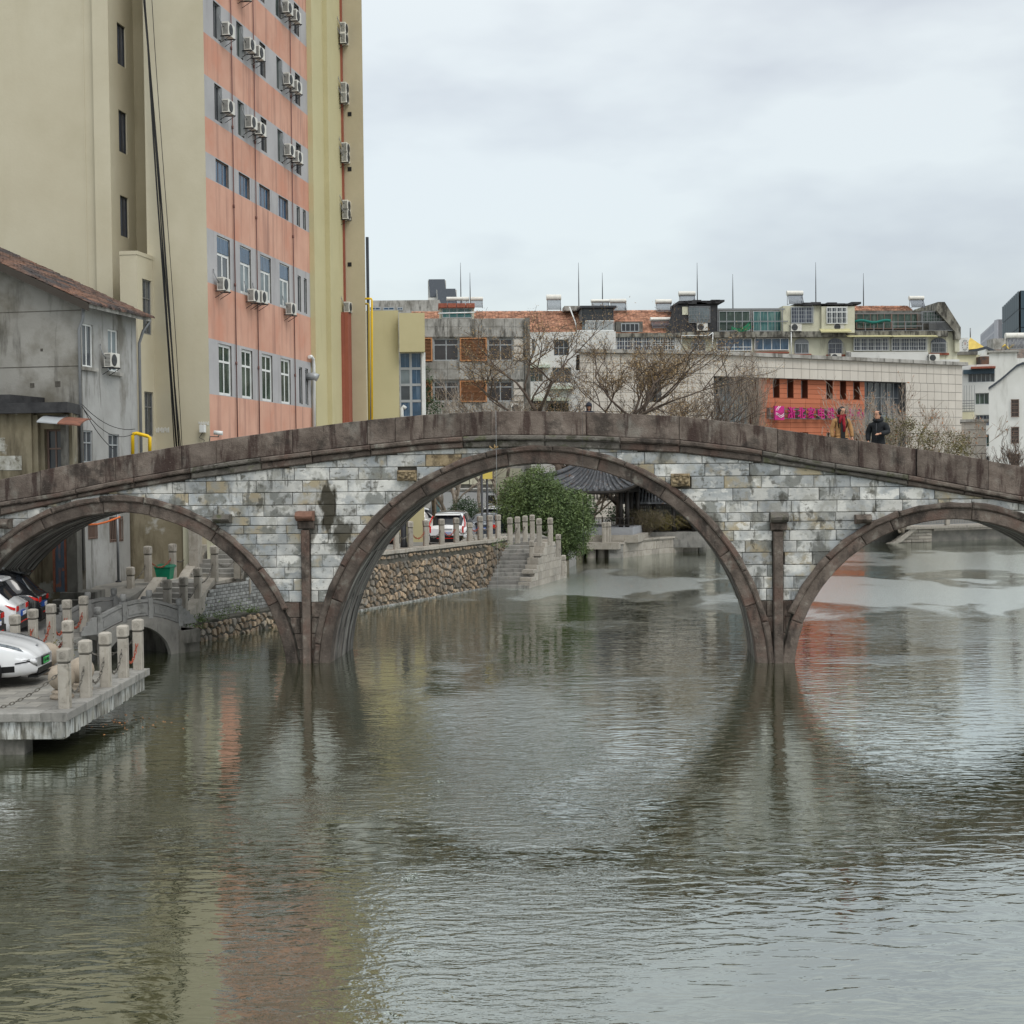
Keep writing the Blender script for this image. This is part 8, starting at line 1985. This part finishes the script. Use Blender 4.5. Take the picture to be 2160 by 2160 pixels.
def person(label, s, y, face, hgt, coat, trou, kind):
    zd = z_top(s)-.78; base = BR.W(s, y, zd)
    t = thing('person', label, 'person', base, face); t.scale = (hgt/1.70,)*3
    # local: -y is forward, z up, built for 1.70 m
    hip = .90; V, E_, Rr = [(0, 0, hip)], [], [(.13, .10)]
    walk = .16 if kind != 'child' else .02
    # trousers: pelvis and legs
    for s_, st in ((-1, 1), (1, -1)):
        chain_(V, E_, Rr, [(s_*.085, 0, hip-.08), (s_*.095, -st*walk*.55-.02, hip-.42), (s_*.095, -st*walk-(0 if st > 0 else -.10), .09)], [(.085, .09), (.062, .066), (.052, .055)], 0)
    skin_mesh('trousers', V, E_, Rr, trou, t)
    for s_, st in ((-1, 1), (1, -1)):
        mb = MB(); y0 = -st*walk+(0 if st > 0 else .10); mb.loft([[(s_*.095+x, y0+yy, z) for x, yy in ((-.04, .06), (.04, .06), (.048, -.08), (.03, -.17), (-.03, -.17), (-.048, -.08))] for z in (0, .05)]+[[(s_*.095+x*.8, y0+yy*.7, .10) for x, yy in ((-.04, .06), (.04, .06), (.048, -.03), (.03, -.06), (-.03, -.06), (-.048, -.03))]]); mb.build('shoe', blackm, t)
    nod = {'woman': .42, 'man': .05, 'child': .55}[kind]
    # body: neck, arms and hands
    sh = 1.38; P = {}
    if kind == 'woman': elb = {-1: (-.25, .02, 1.10), 1: (.25, -.02, 1.10)}; wr = {-1: (-.27, -.08, .86), 1: (.26, -.12, .86)}
    elif kind == 'man': elb = {-1: (-.27, .05, 1.10), 1: (.27, -.02, 1.12)}; wr = {-1: (-.24, -.06, .88), 1: (.13, -.30, 1.08)}
    else: elb = {-1: (-.22, -.10, 1.18), 1: (.22, -.10, 1.18)}; wr = {-1: (-.12, -.30, 1.20), 1: (.12, -.30, 1.20)}
    V, E_, Rr = [(0, 0, hip)], [], [(.12, .09)]
    c = chain_(V, E_, Rr, [(0, .0, 1.15), (0, .01, sh-.03)], [(.10, .07), (.06, .05)], 0)
    chain_(V, E_, Rr, [(0, .005-nod*.02, 1.46), (0, -nod*.05, 1.54)], [(.052, .052), (.052, .055)], c)
    for s_ in (-1, 1):
        a = chain_(V, E_, Rr, [(s_*.15, .01, sh-.08), elb[s_], wr[s_]], [.034, .034, .026], c)
        f = Vector(wr[s_])-Vector(elb[s_]); hand(V, E_, Rr, wr[s_], f, (0, -1, 0) if kind == 'woman' else (-s_*.8, -.5, .2), a, .45)
    skin_mesh('body', V, E_, Rr, skin, t)
    # coat
    V, E_, Rr = [(0, 0, 1.02)], [], [(.185, .135)]
    low_ = {'woman': .86, 'man': .72, 'child': .85}[kind]; bulk = 1.12 if kind == 'man' else 1.
    chain_(V, E_, Rr, [(0, 0, low_+.06), (0, 0, low_)], [(.20*bulk, .145*bulk), (.205*bulk, .15*bulk)], 0)
    c = chain_(V, E_, Rr, [(0, .01, 1.2), (0, .015, sh-.03), (0, .01, sh+.06)], [(.185*bulk, .13*bulk), (.165*bulk, .12), (.075, .08)], 0)
    for s_ in (-1, 1):
        k = 1.18 if kind == 'man' else 1
        w_ = Vector(elb[s_]).lerp(Vector(wr[s_]), .97); chain_(V, E_, Rr, [(s_*.19, .01, sh-.06), elb[s_], w_], [.078*k, .066*k, .052*k], len(V)-1 if False else c-1)
    co_ = skin_mesh('coat', V, E_, Rr, coat, t)
    if kind == 'woman':
        sm_ = M('red_scarf', Lc((150, 30, 44)), Lc((104, 20, 34)), sc=9, rough=.9, bump=.3)
        mb = MB(); mb.tube([(.095*math.sin(a), .0-.085*math.cos(a)-.01, 1.445+.015*math.sin(2*a)) for a in [2*math.pi*k/14 for k in range(15)]], .042, 8, caps=False)
        mb.tube([(.02, -.12, 1.42), (.015, -.155, 1.32), (.03, -.165, 1.18), (.03, -.165, 1.02)], [.045, .045, .04, .036], 8); mb.tube([(-.03, -.11, 1.42), (-.07, -.15, 1.36), (-.09, -.16, 1.25)], [.04, .04, .03], 8); mb.build('scarf', sm_, t)
        mb = MB(); mb.loft([[(x, -.142-.012*math.cos(x*12), z) for x in (-.06, -.02, .02, .06)]+[(x, -.12, z) for x in (.06, -.06)] for z in (.84, 1.3)]); mb.build('black_top', blackm, t)
        for s_ in (-1, 1): mb = MB(); mb.tube([(s_*.10, -.11, 1.12), (s_*.125, -.13, 1.28), (s_*.11, -.06, 1.42), (s_*.10, .08, 1.40)], .014, 6); mb.build('bag_strap', blackm, t)
        mb = MB(); mb.ball((0, .19, 1.2), (.13, .07, .19), 12); mb.build('backpack', blackm, t)
    if kind == 'man':
        mb = MB(); mb.tube([(.10*math.sin(a), .02-.10*math.cos(a), 1.45+.03*math.cos(a+math.pi)) for a in [2*math.pi*k/14 for k in range(15)]], .045, 8, caps=False); mb.ball((0, .11, 1.47), (.11, .06, .08), 10); mb.build('hood', coat, t)
        mb = MB(); mb.tube([(0, -.165, 1.36), (0, -.175, 1.1), (0, -.17, .76)], .008, 5); mb.build('zip', steel_dark, t)
    head(t, Vector((0, -.015-nod*.10, 1.578-nod*.03)), nod, {'woman': .25, 'man': -.35, 'child': 0}[kind], hair_m, kind == 'man', kind == 'woman')
    if kind == 'child':
        mb = MB(lambda x, y, z: tuple(Matrix.Translation((0, -.06, 1.585)) @ Matrix.Rotation(nod, 4, 'X') @ Vector((x, y, z)))); n = 14; rings = []
        for z, k in ((-.19, .11), (-.10, .12), (-.05, .125), (.03, .13), (.075, .13), (.12, .105), (.16, .06), (.18, .01)):
            rings.append([(k*math.sin(a)*1.0, .015-k*1.12*math.cos(a)*(1 if math.cos(a) < .55 or z > .05 else .62), z) for a in [2*math.pi*q/n for q in range(n)]])
        mb.loft(rings, sm=True); mb.build('hood', coat, t)
    return t
mustard = M('mustard_quilted_jacket', Lc((172, 132, 88)), Lc((148, 110, 70)), sc=6, rough=.85, bump=.5, bsc=22); jeans = S('blue_jeans', (86, 108, 128), .85); puffer = M('black_puffer', (.016, .018, .020), (.026, .028, .031), sc=5, rough=.75, bump=.6, bsc=12, spec=.15)
navy_t = S('dark_trousers', (36, 40, 50), .8)
s1, _ = BR.L(1775, 950, 1.0); s2, _ = BR.L(1853, 960, 1.1); s3, _ = BR.L(1242, 860, .5)
person('woman with bobbed black hair, mustard jacket and red scarf on the bridge', s1, 1.0, 4, 1.63, mustard, jeans, 'woman')
person('man with glasses in a black hooded puffer coat pointing on the bridge', s2, 1.15, -28, 1.68, puffer, navy_t, 'man')
person('small figure in a dark hooded jacket peeking over the bridge crown parapet', s3, .62, 0, 1.02, S('dark_hooded_jacket', (40, 44, 54), .85), navy_t, 'child')
